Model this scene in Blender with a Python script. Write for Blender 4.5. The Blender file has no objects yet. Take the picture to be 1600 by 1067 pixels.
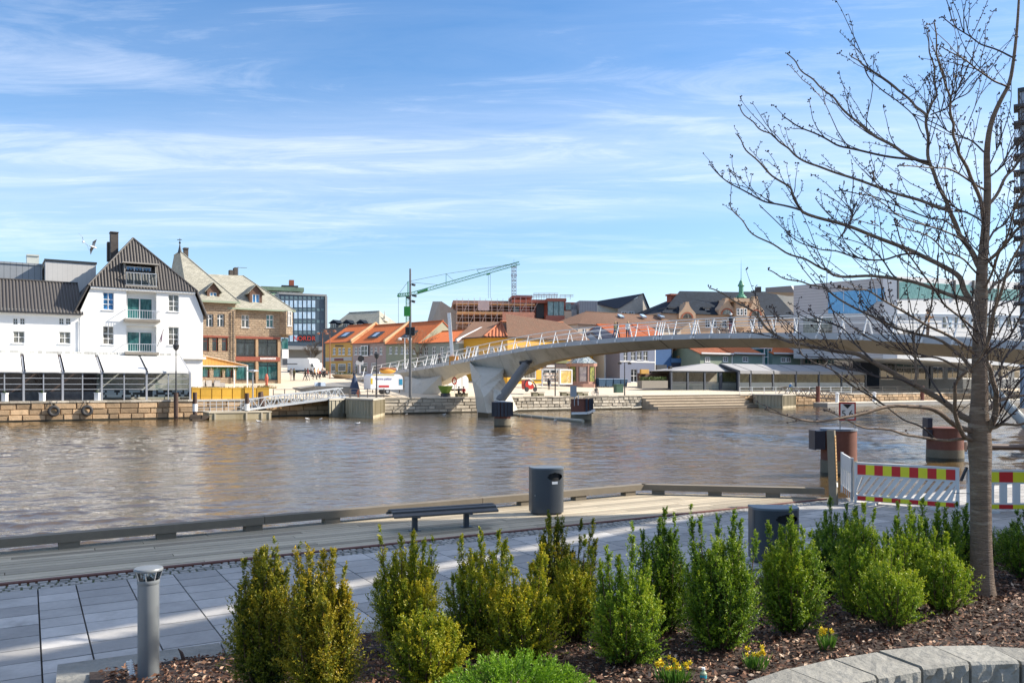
import bpy, bmesh, math, random
import numpy as np
from mathutils import Vector, Matrix
rnd = random.Random(7)
C = bpy.data.collections.new('scene'); bpy.context.scene.collection.children.link(C)
F, CX, HY, CZ = 1300.0, 800.0, 600.0, 3.5
def P(px, py, Y): return Vector(((px-CX)/F*Y, Y, CZ-(py-HY)/F*Y))
def G(px, py, z): return P(px, py, (CZ-z)*F/(py-HY))
V = Vector
T = V((.8447, .5352, 0)); N = V((-.5352, .8447, 0)); Z = V((0, 0, 1))
Q0 = V((-46.7, 75.8, 0))
def Q(s, d, z): return Q0 + T*s + N*d + Z*z
def gz(d):
    pts = [(-5,1.9),(4,1.9),(30,4.1),(65,6.0),(130,8.5),(600,9.5)]
    for (a,za),(b,zb) in zip(pts, pts[1:]):
        if d <= b: return za+(zb-za)*(max(d,a)-a)/(b-a)
    return 9.5
def QS(px, d):
    """point (s) on the line with setback d seen in column px"""
    k = (px-CX)/F; o = Q0+N*d
    return (k*o.y-o.x)/(T.x-k*T.y)
def QP(px, d, z=None):
    s = QS(px, d); return Q(s, d, gz(d) if z is None else z)
def GF(px, py):
    """point of the sloping far ground seen at px,py"""
    lo, hi = 0., 250.
    for _ in range(40):
        m = (lo+hi)/2; p = QP(px, m); y = HY+(CZ-p.z)*F/p.y
        if y > py: lo = m
        else: hi = m
    return QP(px, lo)

# ---------------------------------------------------------------- mesh builder
class MB:
    def __init__(s): s.v=[]; s.f=[]; s.m=[]; s.ti=[]; s.mi=0; s.t=.5
    def poly(s, pts):
        b=len(s.v); s.v += [V(p) for p in pts]; s.f.append(tuple(range(b,b+len(pts)))); s.m.append(s.mi); s.ti.append(s.t)
    def box8(s, p):
        b=len(s.v); s.v += [V(q) for q in p]
        for q in ((0,3,2,1),(4,5,6,7),(0,1,5,4),(1,2,6,5),(2,3,7,6),(3,0,4,7)):
            s.f.append(tuple(b+i for i in q)); s.m.append(s.mi); s.ti.append(s.t)
    def bx(s, x0,x1,y0,y1,z0,z1):
        s.box8([(x0,y0,z0),(x1,y0,z0),(x1,y1,z0),(x0,y1,z0),(x0,y0,z1),(x1,y0,z1),(x1,y1,z1),(x0,y1,z1)])
    def fbox(s, o, a, b, u0,u1,d0,d1,z0,z1):
        q=lambda u,d,z: o+a*u+b*d+Z*z
        s.box8([q(u0,d0,z0),q(u1,d0,z0),q(u1,d1,z0),q(u0,d1,z0),q(u0,d0,z1),q(u1,d0,z1),q(u1,d1,z1),q(u0,d1,z1)])
    def bar(s, p0, p1, w, h=None, up=None):
        h=h or w; p0=V(p0); p1=V(p1); d=(p1-p0).normalized(); up=V(up) if up else (Z if abs(d.z)<.95 else V((0,1,0)))
        x=d.cross(up).normalized()*(w/2); y=x.cross(d).normalized()*(h/2)
        s.box8([p0-x-y,p0+x-y,p1+x-y,p1-x-y,p0-x+y,p0+x+y,p1+x+y,p1-x+y])
    def tube(s, pts, r, n=8, caps=True):
        pts=[V(p) for p in pts]; 
        if not hasattr(r,'__len__'): r=[r]*len(pts)
        rings=[]; ref=None
        for i,p in enumerate(pts):
            d=(pts[min(i+1,len(pts)-1)]-pts[max(i-1,0)]).normalized()
            if ref is None: ref=Z if abs(d.z)<.9 else V((1,0,0))
            x=d.cross(ref)
            if x.length<1e-4: x=d.cross(V((.3,.7,.2)))
            x.normalize(); y=d.cross(x).normalized(); ref=x.cross(d)
            b=len(s.v); rings.append(b)
            for k in range(n):
                a=2*math.pi*k/n; s.v.append(p+(x*math.cos(a)+y*math.sin(a))*r[i])
        for b0,b1 in zip(rings,rings[1:]):
            for k in range(n):
                s.f.append((b0+k,b0+(k+1)%n,b1+(k+1)%n,b1+k)); s.m.append(s.mi); s.ti.append(s.t)
        if caps:
            s.f.append(tuple(rings[0]+k for k in range(n))[::-1]); s.m.append(s.mi); s.ti.append(s.t)
            s.f.append(tuple(rings[-1]+k for k in range(n))); s.m.append(s.mi); s.ti.append(s.t)
    def lathe(s, prof, c=(0,0,0), n=24, caps=True):
        c=V(c); rings=[]
        for r,z in prof:
            rings.append(len(s.v))
            for k in range(n):
                a=2*math.pi*k/n; s.v.append(c+V((r*math.cos(a),r*math.sin(a),z)))
        for b0,b1 in zip(rings,rings[1:]):
            for k in range(n):
                s.f.append((b0+k,b0+(k+1)%n,b1+(k+1)%n,b1+k)); s.m.append(s.mi); s.ti.append(s.t)
        if caps:
            s.f.append(tuple(rings[0]+k for k in range(n))[::-1]); s.m.append(s.mi); s.ti.append(s.t)
            s.f.append(tuple(rings[-1]+k for k in range(n))); s.m.append(s.mi); s.ti.append(s.t)
    def prism(s, pts, ext):
        pts=[V(p) for p in pts]; ext=V(ext); n=len(pts); q=[p+ext for p in pts]
        s.poly(pts[::-1]); s.poly(q)
        for i in range(n): s.poly([pts[i],pts[(i+1)%n],q[(i+1)%n],q[i]])
    def ico(s, c, r, sub=1, sq=(1,1,1)):
        bm=bmesh.new(); bmesh.ops.create_icosphere(bm,subdivisions=sub,radius=1); b=len(s.v); bm.verts.ensure_lookup_table()
        s.v += [V(c)+V((v.co.x*r*sq[0],v.co.y*r*sq[1],v.co.z*r*sq[2])) for v in bm.verts]
        for f in bm.faces: s.f.append(tuple(b+v.index for v in f.verts)); s.m.append(s.mi); s.ti.append(s.t)
        bm.free()

def _autouv(me, verts):
    uv=me.uv_layers.new(name='UVMap'); arr=np.empty(len(me.loops)*2,dtype=np.float32)
    for p in me.polygons:
        n=p.normal
        if abs(n.z)>.97: h=T; w=N
        else:
            h=V((-n.y,n.x,0)).normalized(); w=n.cross(h)
            if w.z<0: w=-w
        for li in p.loop_indices:
            c=verts[me.loops[li].vertex_index]; arr[2*li]=c.dot(h); arr[2*li+1]=c.dot(w)
    uv.data.foreach_set('uv',arr)

def obj(name, mb, m, parent=None, smooth=False, loc=None, uv=True):
    me=bpy.data.meshes.new(name)
    if parent is not None:
        o0=V((0,0,0)); q=parent
        while q is not None: o0+=q.location; q=q.parent
    elif loc is not None: o0=V(loc)
    else:
        xs=[v.x for v in mb.v]; ys=[v.y for v in mb.v]; zs=[v.z for v in mb.v]
        o0=V(((min(xs)+max(xs))/2,(min(ys)+max(ys))/2,min(zs)))
    me.from_pydata([tuple(v-o0) for v in mb.v],[],mb.f); me.update()
    for mm in (m if isinstance(m,(list,tuple)) else [m]): me.materials.append(mm)
    me.polygons.foreach_set('material_index',mb.m)
    a=me.attributes.new('tint','FLOAT','FACE'); a.data.foreach_set('value',mb.ti)
    if uv: _autouv(me, mb.v)
    if smooth:
        me.polygons.foreach_set('use_smooth',[True]*len(me.polygons))
    o=bpy.data.objects.new(name,me); C.objects.link(o)
    if parent is not None: o.parent=parent
    else: o.location=o0
    return o
def smooth_angle(o, ang=40):
    me=o.data; me.polygons.foreach_set('use_smooth',[True]*len(me.polygons))
    bm=bmesh.new(); bm.from_mesh(me)
    bmesh.ops.remove_doubles(bm,verts=bm.verts,dist=1e-5)
    for e in bm.edges:
        if len(e.link_faces)==2: e.smooth = e.calc_face_angle(0)<math.radians(ang)
    bm.to_mesh(me); bm.free()
def thing(name,label,cat,loc=(0,0,0),group=None):
    o=bpy.data.objects.new(name,None); o.empty_display_size=.2; C.objects.link(o); o.location=loc
    o['label']=label; o['category']=cat
    if group: o['group']=group
    return o
def tag(o,label,cat,group=None):
    o['label']=label; o['category']=cat
    if group: o['group']=group
    return o
def structure(o): o['kind']='structure'; return o
def dup(r0, loc, rz=0, label=None, group=None):
    r=r0.copy(); C.objects.link(r); r.location=loc; r.rotation_euler=(0,0,rz)
    if label: r['label']=label
    if group: r['group']=group
    for ch in list(r0.children):
        c=ch.copy(); C.objects.link(c); c.parent=r
        for g in ch.children:
            d=g.copy(); C.objects.link(d); d.parent=c
    return r

# ---------------------------------------------------------------- materials
def _nt(name):
    m=bpy.data.materials.new(name); m.use_nodes=True; nt=m.node_tree; nt.nodes.clear()
    out=nt.nodes.new('ShaderNodeOutputMaterial'); b=nt.nodes.new('ShaderNodeBsdfPrincipled'); nt.links.new(b.outputs[0],out.inputs[0])
    return m,nt,b
def nd(nt,t,**kw):
    n=nt.nodes.new(t)
    for k,v in kw.items():
        if k in n.inputs.keys() if hasattr(n.inputs,'keys') else False: n.inputs[k].default_value=v
        else: setattr(n,k,v)
    return n
def mth(nt,op,a,b=None,c=None,clamp=False):
    n=nt.nodes.new('ShaderNodeMath'); n.operation=op; n.use_clamp=clamp
    for i,x in enumerate((a,b,c)):
        if x is None: continue
        if isinstance(x,(int,float)): n.inputs[i].default_value=x
        else: nt.links.new(x,n.inputs[i])
    return n.outputs[0]
def mixc(nt,f,a,b,blend='MIX'):
    n=nt.nodes.new('ShaderNodeMix'); n.data_type='RGBA'; n.blend_type=blend
    for i,x in ((0,f),(6,a),(7,b)):
        if isinstance(x,(int,float)): n.inputs[i].default_value=x
        elif isinstance(x,(tuple,list)): n.inputs[i].default_value=(*x[:3],1)
        else: nt.links.new(x,n.inputs[i])
    return n.outputs[2]
def noise(nt,vec,scale,detail=4,rough=.55,dist=0):
    n=nt.nodes.new('ShaderNodeTexNoise'); n.inputs['Scale'].default_value=scale; n.inputs['Detail'].default_value=detail
    n.inputs['Roughness'].default_value=rough; n.inputs['Distortion'].default_value=dist
    if vec is not None: nt.links.new(vec,n.inputs['Vector'])
    return n.outputs['Fac']
def mapping(nt,vec,sc=(1,1,1),rot=0):
    n=nt.nodes.new('ShaderNodeMapping'); n.inputs['Scale'].default_value=sc; n.inputs['Rotation'].default_value=(0,0,rot)
    nt.links.new(vec,n.inputs['Vector']); return n.outputs[0]
def ramp(nt,f,stops):
    n=nt.nodes.new('ShaderNodeValToRGB'); e=n.color_ramp.elements
    while len(e)<len(stops): e.new(.5)
    for i,(p,c) in enumerate(stops):
        e[i].position=p; e[i].color=(*c,1) if len(c)==3 else c
    nt.links.new(f,n.inputs[0]); return n.outputs[0]
def bump(nt,b,h,strength,dist=.02):
    n=nt.nodes.new('ShaderNodeBump'); n.inputs['Strength'].default_value=strength; n.inputs['Distance'].default_value=dist
    nt.links.new(h,n.inputs['Height']); nt.links.new(n.outputs[0],b.inputs['Normal'])
MATS={}
def mat(name,c,rough=.7,var=.18,sc=1.5,tv=0.,bmp=0.,bsc=25.,bd=.01,metal=0.,spec=.5,stain=None,st=.5,pat=None,coat=0.,stretch=(1,1,1),co='Object'):
    """painted / stone / wood surface: base colour, tint per face (tv), two noises, optional stain colour and pattern"""
    if name in MATS: return MATS[name]
    m,nt,b=_nt(name); MATS[name]=m
    tc=nt.nodes.new('ShaderNodeTexCoord'); vec=tc.outputs['UV' if (pat or co=='UV') else 'Object']
    v2=mapping(nt,vec,stretch)
    n1=noise(nt,v2,sc,5,.6); n2=noise(nt,v2,sc*7,3,.6)
    k=mth(nt,'ADD',mth(nt,'MULTIPLY',mth(nt,'SUBTRACT',n1,.5),2.6*var),mth(nt,'MULTIPLY',mth(nt,'SUBTRACT',n2,.5),1.4*var))
    k=mth(nt,'ADD',k,1.)
    if tv:
        at=nt.nodes.new('ShaderNodeAttribute'); at.attribute_name='tint'
        k=mth(nt,'MULTIPLY',k,mth(nt,'ADD',mth(nt,'MULTIPLY',mth(nt,'SUBTRACT',at.outputs['Fac'],.5),2*tv),1.))
    col=c; hgt=None
    if pat:
        kind=pat[0]; kind2='rough' if kind=='rubble' else ''; kind='brick' if kind2 else kind
        if kind=='brick':
            _,bw,bh,c2,cm,ms=pat
            br=nt.nodes.new('ShaderNodeTexBrick'); br.inputs['Scale'].default_value=1; br.inputs['Brick Width'].default_value=bw; br.inputs['Row Height'].default_value=bh
            br.inputs['Mortar Size'].default_value=ms; br.inputs['Color1'].default_value=(*c,1); br.inputs['Color2'].default_value=(*c2,1); br.inputs['Mortar'].default_value=(*cm,1)
            if kind2=='rough':
                wn=nt.nodes.new('ShaderNodeTexNoise'); wn.inputs['Scale'].default_value=1.7; wn.inputs['Detail'].default_value=2; nt.links.new(vec,wn.inputs['Vector'])
                sv=nt.nodes.new('ShaderNodeVectorMath'); sv.operation='MULTIPLY_ADD'; nt.links.new(wn.outputs['Color'],sv.inputs[0]); sv.inputs[1].default_value=(.7,.28,0); nt.links.new(vec,sv.inputs[2]); nt.links.new(sv.outputs[0],br.inputs['Vector'])
            else: nt.links.new(vec,br.inputs['Vector'])
            col=br.outputs['Color']; hgt=mth(nt,'MULTIPLY',br.outputs['Fac'],-1.)
        elif kind in('rows','cols'):
            _,per,c2,wd=pat
            sp=nt.nodes.new('ShaderNodeSeparateXYZ'); nt.links.new(vec,sp.inputs[0])
            fr=mth(nt,'FRACT',mth(nt,'DIVIDE',sp.outputs[1 if kind=='rows' else 0],per))
            ms=mth(nt,'LESS_THAN',fr,wd); col=mixc(nt,ms,c,c2); hgt=mth(nt,'MULTIPLY',ms,-1.)
    rgb=nt.nodes.new('ShaderNodeRGB') if not hasattr(col,'links') and isinstance(col,(tuple,list)) else None
    if rgb: rgb.outputs[0].default_value=(*col,1); col=rgb.outputs[0]
    vm=nt.nodes.new('ShaderNodeVectorMath'); vm.operation='SCALE'; nt.links.new(col,vm.inputs[0]); nt.links.new(k,vm.inputs['Scale']); col=vm.outputs[0]
    if stain:
        sm=ramp(nt,noise(nt,v2,sc*.6,6,.65,.4),[(st,(0,0,0)),(min(1,st+.18),(1,1,1))])
        col=mixc(nt,sm,col,stain)
    nt.links.new(col,b.inputs['Base Color'])
    b.inputs['Roughness'].default_value=rough; b.inputs['Metallic'].default_value=metal; b.inputs['Specular IOR Level'].default_value=spec
    if coat: b.inputs['Coat Weight'].default_value=coat
    if bmp:
        hh=noise(nt,v2,bsc,5,.6)
        if hgt is not None: hh=mth(nt,'ADD',hh,mth(nt,'MULTIPLY',hgt,1.5))
        bump(nt,b,hh,bmp,bd)
    return m
def glass(name,c=(.015,.02,.025),rough=.03,wob=.15,c2=None):
    if name in MATS: return MATS[name]
    m,nt,b=_nt(name); MATS[name]=m
    tc=nt.nodes.new('ShaderNodeTexCoord')
    n=noise(nt,tc.outputs['Object'],.9,3,.6); n3=noise(nt,mapping(nt,tc.outputs['Object'],(2.2,2.2,.7)),1.3,4,.7)
    col=mixc(nt,ramp(nt,n3,[(.45,(0,0,0)),(.62,(1,1,1))]),c,c2 or tuple(x*2.6 for x in c))
    nt.links.new(col,b.inputs['Base Color']); b.inputs['Roughness'].default_value=rough; b.inputs['Specular IOR Level'].default_value=.8
    bump(nt,b,n,wob,.03); return m
def clearglass(name,tint=(.9,.95,.95),a=.8):
    if name in MATS: return MATS[name]
    m=bpy.data.materials.new(name); m.use_nodes=True; MATS[name]=m; nt=m.node_tree; nt.nodes.clear()
    out=nt.nodes.new('ShaderNodeOutputMaterial'); g=nt.nodes.new('ShaderNodeBsdfGlossy'); g.inputs['Roughness'].default_value=.02
    t=nt.nodes.new('ShaderNodeBsdfTransparent'); t.inputs[0].default_value=(*tint,1); fr=nt.nodes.new('ShaderNodeFresnel'); fr.inputs[0].default_value=1.5
    mx=nt.nodes.new('ShaderNodeMixShader'); nt.links.new(fr.outputs[0],mx.inputs[0]); nt.links.new(t.outputs[0],mx.inputs[1]); nt.links.new(g.outputs[0],mx.inputs[2]); nt.links.new(mx.outputs[0],out.inputs[0])
    return m
white=mat('white_paint',(.80,.80,.78),.55,.05,.8,bmp=.1,bsc=8,stain=(.66,.65,.61),st=.66)
wmetal=mat('white_metal',(.78,.78,.77),.4,.05,3)
dark=mat('dark_metal',(.03,.032,.036),.45,.2,4)
steel=mat('galvanised',(.42,.44,.46),.4,.15,4,metal=.6)
alu=mat('aluminium',(.62,.64,.66),.38,.1,5,metal=.5)
G1=glass('window_glass'); G2=glass('blue_glass',(.02,.09,.2),.03,.1); G3=glass('teal_glass',(.02,.09,.095),.04,.1,(.05,.17,.17)); G4=glass('curtain_glass',(.06,.06,.055),.05,.1,(.25,.24,.21))
pantile=mat('black_pantile',(.072,.066,.062),.55,.2,2,bmp=.5,bsc=14,pat=('rows',.36,(.05,.045,.042),.10))
otile=mat('orange_pantile',(.52,.135,.035),.75,.22,1.2,pat=('rows',.36,(.36,.09,.025),.12),stain=(.33,.10,.035),st=.6)
rtile=mat('weathered_red_pantile',(.42,.13,.05),.8,.35,1.5,pat=('rows',.36,(.25,.08,.03),.12),stain=(.22,.09,.05),st=.5)
btile=mat('brown_pantile',(.22,.12,.075),.8,.35,1.2,pat=('rows',.36,(.14,.08,.05),.12),stain=(.17,.12,.08),st=.5)
slate=mat('pale_slate',(.36,.345,.28),.8,.3,1.0,bmp=.3,bsc=10,pat=('brick',.45,.3,(.28,.27,.22),(.20,.19,.15),.02),stain=(.42,.42,.38),st=.6)
dslate=mat('dark_slate',(.017,.028,.045),.75,.35,.8,spec=.12,pat=('brick',.5,.35,(.012,.02,.032),(.008,.01,.014),.02),stain=(.034,.045,.058),st=.62)
zinc=mat('grey_zinc',(.27,.29,.31),.45,.1,.6,pat=('cols',.6,(.12,.13,.14),.08))
conc=mat('concrete',(.40,.37,.31),.85,.22,.8,bmp=.3,bsc=20,stain=(.29,.26,.21),st=.58)
conc_d=mat('old_concrete',(.30,.28,.22),.85,.3,.9,bmp=.4,bsc=20,stain=(.15,.14,.09),st=.52,stretch=(1,1,.25))
SUN, SKY, EXPO, CLD, SKV = 5.0, .14, .90, 5.6, .74
# ---------------------------------------------------------------- walls, windows, houses
class W:
    """a vertical wall seen in the photograph: A, B its left and right ends on the ground plan"""
    def __init__(s,A,B):
        s.A=V((A[0],A[1],0)); B=V((B[0],B[1],0)); s.L=(B-s.A).length; s.t=(B-s.A).normalized()
        n=V((-s.t.y,s.t.x,0)); s.n=n if n.dot(s.A)>0 else -n
    def u(s,px):
        k=(px-CX)/F; return (k*s.A.y-s.A.x)/(s.t.x-k*s.t.y)
    def z(s,py,u,d=0): return CZ-(py-HY)/F*((s.A+s.t*u+s.n*d).y)
    def pt(s,u,z,d=0): return s.A+s.t*u+s.n*d+Z*z
    def ud(s,px,d=0):
        o=s.A+s.n*d; k=(px-CX)/F; return (k*o.y-o.x)/(s.t.x-k*s.t.y)
    def pp(s,px,py,d=0):
        u=s.ud(px,d); return s.pt(u,s.z(py,u,d),d)
    def R(s,x0,y0,x1,y1,d=0):
        a,b=s.ud(x0,d),s.ud(x1,d); m=(a+b)/2; return a,b,s.z(y1,m,d),s.z(y0,m,d)
    def pbox(s,mb,x0,y0,x1,y1,d0,d1):
        a,b,c,e=s.R(x0,y0,x1,y1,d0); s.box(mb,a,b,d0,d1,c,e)
    def box(s,mb,u0,u1,d0,d1,z0,z1): mb.fbox(s.A,s.t,s.n,u0,u1,d0,d1,z0,z1)
def WP(px0,Y0,px1,Y1): return W(((px0-CX)/F*Y0,Y0),((px1-CX)/F*Y1,Y1))
def WQ(px0,px1,d):
    a=QP(px0,d); b=QP(px1,d); return W((a.x,a.y),(b.x,b.y))

def wallmesh(mb,w,u0,u1,z0,z1,holes,rev=.18,d0=0.):
    us=sorted({u0,u1,*[max(u0,min(u1,x)) for h in holes for x in h[:2]]}); zs=sorted({z0,z1,*[max(z0,min(z1,x)) for h in holes for x in h[2:4]]})
    for a,b in zip(us,us[1:]):
        for c,d in zip(zs,zs[1:]):
            um,zm=(a+b)/2,(c+d)/2
            if any(h[0]<um<h[1] and h[2]<zm<h[3] for h in holes): continue
            mb.poly([w.pt(a,c,d0),w.pt(b,c,d0),w.pt(b,d,d0),w.pt(a,d,d0)])
    for h in holes:
        a,b,c,d=h[:4]; r=h[4] if len(h)>4 else rev
        q=[(a,c),(b,c),(b,d),(a,d)]
        for i in range(4):
            p,r2=q[i],q[(i+1)%4]
            mb.poly([w.pt(p[0],p[1],d0),w.pt(r2[0],r2[1],d0),w.pt(r2[0],r2[1],d0+r),w.pt(p[0],p[1],d0+r)])
def window(parent,w,rect,nx=2,ny=2,d=.16,fw=.07,fm=None,gm=None,sill=True,name='window',bt=.04,cross=None):
    a,b,c,e=rect; fm=fm or wmetal; gm=gm or G1; mb=MB()
    w.box(mb,a,b,d-.05,d+.04,c,c+fw); w.box(mb,a,b,d-.05,d+.04,e-fw,e)
    w.box(mb,a,a+fw,d-.05,d+.04,c+fw,e-fw); w.box(mb,b-fw,b,d-.05,d+.04,c+fw,e-fw)
    for i in range(1,nx):
        x=a+(b-a)*i/nx; w.box(mb,x-bt,x+bt,d-.03,d+.03,c+fw,e-fw)
    zs=[c+(e-c)*i/ny for i in range(1,ny)] if cross is None else [c+(e-c)*q for q in cross]
    for z in zs: w.box(mb,a+fw,b-fw,d-.025,d+.025,z-bt,z+bt)
    o=obj(name,mb,fm,parent)
    g=MB(); g.poly([w.pt(a+.02,c+.02,d+.01),w.pt(b-.02,c+.02,d+.01),w.pt(b-.02,e-.02,d+.01),w.pt(a+.02,e-.02,d+.01)]); obj('pane',g,gm,o)
    if sill:
        sm=MB(); w.box(sm,a-.1,b+.1,-.09,d,c-.08,c-.002); obj('sill',sm,fm,o)
    return o
def ribroof(mb,pts,per=.3,amp=.035,thick=.12,n=4,fine=True):
    """pantiled plane over a convex polygon: ribs run up the slope"""
    pts=[V(p) for p in pts]; nrm=(pts[1]-pts[0]).cross(pts[2]-pts[0]).normalized()
    if nrm.z<0: nrm=-nrm
    h=V((-nrm.y,nrm.x,0)); h=h.normalized() if h.length>1e-3 else T; v=nrm.cross(h); o=pts[0]
    q=[((p-o).dot(h),(p-o).dot(v)) for p in pts]; u0=min(x for x,_ in q); u1=max(x for x,_ in q)
    k=max(2,int((u1-u0)/per*n)); prev=None
    for i in range(k+1):
        u=u0+(u1-u0)*i/k; u=min(max(u,u0+1e-4),u1-1e-4); vs=[]
        for (a,b),(c,d) in zip(q,q[1:]+q[:1]):
            if (a-u)*(c-u)<=0 and abs(a-c)>1e-9: vs.append(b+(d-b)*(u-a)/(c-a))
        if not vs: continue
        ph=((u-u0)/per)%1.; hh=amp*(abs(math.sin(math.pi*ph))*2-1)
        A=o+h*u+v*min(vs)+nrm*hh; B=o+h*u+v*max(vs)+nrm*hh
        if prev: mb.poly([prev[0],A,B,prev[1]])
        prev=(A,B)
    low=[p-nrm*thick for p in pts]; mb.poly(low[::-1])
    for i in range(len(pts)): mb.poly([low[i],low[(i+1)%len(pts)],pts[(i+1)%len(pts)],pts[i]])
def house(name,label,w,u0,u1,ze,zr,D,wallm,roofm,wins=(),hipL=0,hipR=0,over=.3,zb=None,rf=.5,per=.3,amp=.035,cat='house',group=None,chim=(),trim=None,fm=None,loc=None,rev=.16):
    zb=zb if zb is not None else 0.
    t=thing(name,label,cat,loc or w.pt((u0+u1)/2,zb,0),group)
    mb=MB(); holes=[]
    for x in wins:
        holes.append(w.R(*x[:4]))
    wallmesh(mb,w,u0,u1,zb,ze,holes,rev)
    mb.poly([w.pt(u1,zb),w.pt(u1,zb,D),w.pt(u1,ze,D),w.pt(u1,ze)]); mb.poly([w.pt(u0,zb,D),w.pt(u0,zb),w.pt(u0,ze),w.pt(u0,ze,D)]); mb.poly([w.pt(u1,zb,D),w.pt(u0,zb,D),w.pt(u0,ze,D),w.pt(u1,ze,D)])
    dr=D*rf
    if not hipL: mb.poly([w.pt(u0,ze,D),w.pt(u0,ze),w.pt(u0,zr-.1,dr)])
    if not hipR: mb.poly([w.pt(u1,ze),w.pt(u1,ze,D),w.pt(u1,zr-.1,dr)])
    obj('wall',mb,wallm,t)
    sl=(zr-ze)/dr; dz=over*sl; a=u0-(over if hipL else .12); b=u1+(over if hipR else .12)
    FL,FR=w.pt(a,ze-dz,-over),w.pt(b,ze-dz,-over); slb=(zr-ze)/(D-dr); BL,BR=w.pt(a,ze-over*slb,D+over),w.pt(b,ze-over*slb,D+over)
    RL,RR=w.pt(u0+hipL if hipL else a,zr,dr),w.pt(u1-hipR if hipR else b,zr,dr)
    r=MB(); f=ribroof
    f(r,[FL,FR,RR,RL],per,amp); f(r,[BR,BL,RL,RR],per,amp)
    if hipL: f(r,[BL,FL,RL],per,amp)
    if hipR: f(r,[FR,BR,RR],per,amp)
    r.bar(RL+Z*.05,RR+Z*.05,.26,.12)
    ro=obj('roof',r,roofm,t)
    g=MB(); g.bar(FL+V((0,0,-.06))-w.n*.05,FR+V((0,0,-.06))-w.n*.05,.13,.12); obj('gutter',g,dark,t)
    for x in wins:
        k=x[4] if len(x)>4 else {}
        window(t,w,w.R(*x[:4]),**{**dict(fm=fm),**k})
    for c in chim:
        px0,px1,py0,mm=c[:4]; m=MB(); ua,ub=w.u(px0),w.u(px1); dd=c[4] if len(c)>4 else dr
        k=(w.A+w.t*ua+w.n*dd).y/(w.A+w.t*ua).y; zt=w.z(py0,ua,dd); um=w.u(px0)
        # column px seen at depth dd
        o=w.A+w.n*dd; f2=lambda px:(((px-CX)/F)*o.y-o.x)/(w.t.x-((px-CX)/F)*w.t.y)
        ua,ub=f2(px0),f2(px1); w.box(m,ua,ub,dd-(ub-ua)/2,dd+(ub-ua)/2,zr-1.2,zt); w.box(m,ua-.06,ub+.06,dd-(ub-ua)/2-.06,dd+(ub-ua)/2+.06,zt-.25,zt-.08)
        obj('chimney',m,mm,ro)
    return t
def block(name,label,w,u0,u1,zb,zt,D,m,wins=(),cat='building',fm=None,flat=None,group=None,rev=.15,parapet=.0):
    t=thing(name,label,cat,w.pt((u0+u1)/2,zb),group); mb=MB(); holes=[w.R(*x[:4]) for x in wins]
    wallmesh(mb,w,u0,u1,zb,zt,holes,rev)
    mb.poly([w.pt(u1,zb),w.pt(u1,zb,D),w.pt(u1,zt,D),w.pt(u1,zt)]); mb.poly([w.pt(u0,zb,D),w.pt(u0,zb),w.pt(u0,zt),w.pt(u0,zt,D)]); mb.poly([w.pt(u1,zb,D),w.pt(u0,zb,D),w.pt(u0,zt,D),w.pt(u1,zt,D)])
    obj('wall',mb,m,t); r=MB(); w.box(r,u0-.1,u1+.1,-.1,D+.1,zt-.02,zt+.2); obj('roof',r,flat or dark,t)
    for x in wins: window(t,w,w.R(*x[:4]),**{**dict(fm=fm,sill=False),**(x[4] if len(x)>4 else {})})
    return t

# ================================================================ SETTING
# water
m,nt,b=_nt('canal_water'); water_m=m
tc=nt.nodes.new('ShaderNodeTexCoord'); ob=tc.outputs['Object']
v1=mapping(nt,ob,(1,1.7,1),-.35); n1=noise(nt,v1,.55,3,.55,.6); n2=noise(nt,mapping(nt,ob,(1,1.5,1),.5),2.3,4,.6,.5); n3=noise(nt,mapping(nt,ob,(1,1.3,1),-.2),9,3,.6)
h=mth(nt,'ADD',mth(nt,'ADD',mth(nt,'MULTIPLY',n1,1.1),mth(nt,'MULTIPLY',n2,.42)),mth(nt,'MULTIPLY',n3,.07))
big=noise(nt,mapping(nt,ob,(.4,1.6,1),.3),.06,3,.5,.4)
b.inputs['Base Color'].default_value=(.085,.054,.020,1); b.inputs['Roughness'].default_value=.04; b.inputs['IOR'].default_value=1.62
bn=nt.nodes.new('ShaderNodeBump'); bn.inputs['Distance'].default_value=.10; nt.links.new(h,bn.inputs['Height'])
nt.links.new(mth(nt,'ADD',mth(nt,'MULTIPLY',big,.9),.12),bn.inputs['Strength']); nt.links.new(bn.outputs[0],b.inputs['Normal'])
_r=np.random.default_rng(3)
ys=np.concatenate([np.linspace(-40,6.8,8),np.geomspace(7,150,640),np.geomspace(160,1200,14)]); us=np.concatenate([np.linspace(-6,-.8,10),np.linspace(-.72,.72,900),np.linspace(.8,6,10)])
YY,UU=np.meshgrid(ys,us,indexing='ij'); XX=UU*np.maximum(YY,14.); dx=np.gradient(XX,axis=1); dy=np.gradient(YY,axis=0); sp=np.maximum(np.abs(dx),np.abs(dy)); ZZ=np.zeros_like(XX)
for i in range(90):
    lam=.20*(2.6/.20)**_r.random(); th=math.pi/2+.35+_r.normal(0,.5); k=2*math.pi/lam; sl=.034*(1.0 if lam<.7 else .85); amp=sl/k
    fade=np.clip((lam/np.where(abs(math.sin(th))>.5,np.abs(dy),sp)-2.2)/2,0,1)
    kx,ky=k*math.cos(th),k*math.sin(th); env=.75+.5*np.sin(XX*_r.uniform(.02,.12)+YY*_r.uniform(.02,.12)+_r.uniform(0,6)); ph=_r.uniform(0,6)
    ZZ+=amp*fade*env*np.sin(kx*XX+ky*YY+ph+.5*np.sin(XX*.31*_r.random()+YY*.23+ph))
gustf=.74+.55*np.sin(XX*.045+YY*.11+1.5*np.sin(YY*.05))*np.sin(YY*.06-XX*.03); ZZ*=gustf
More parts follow.
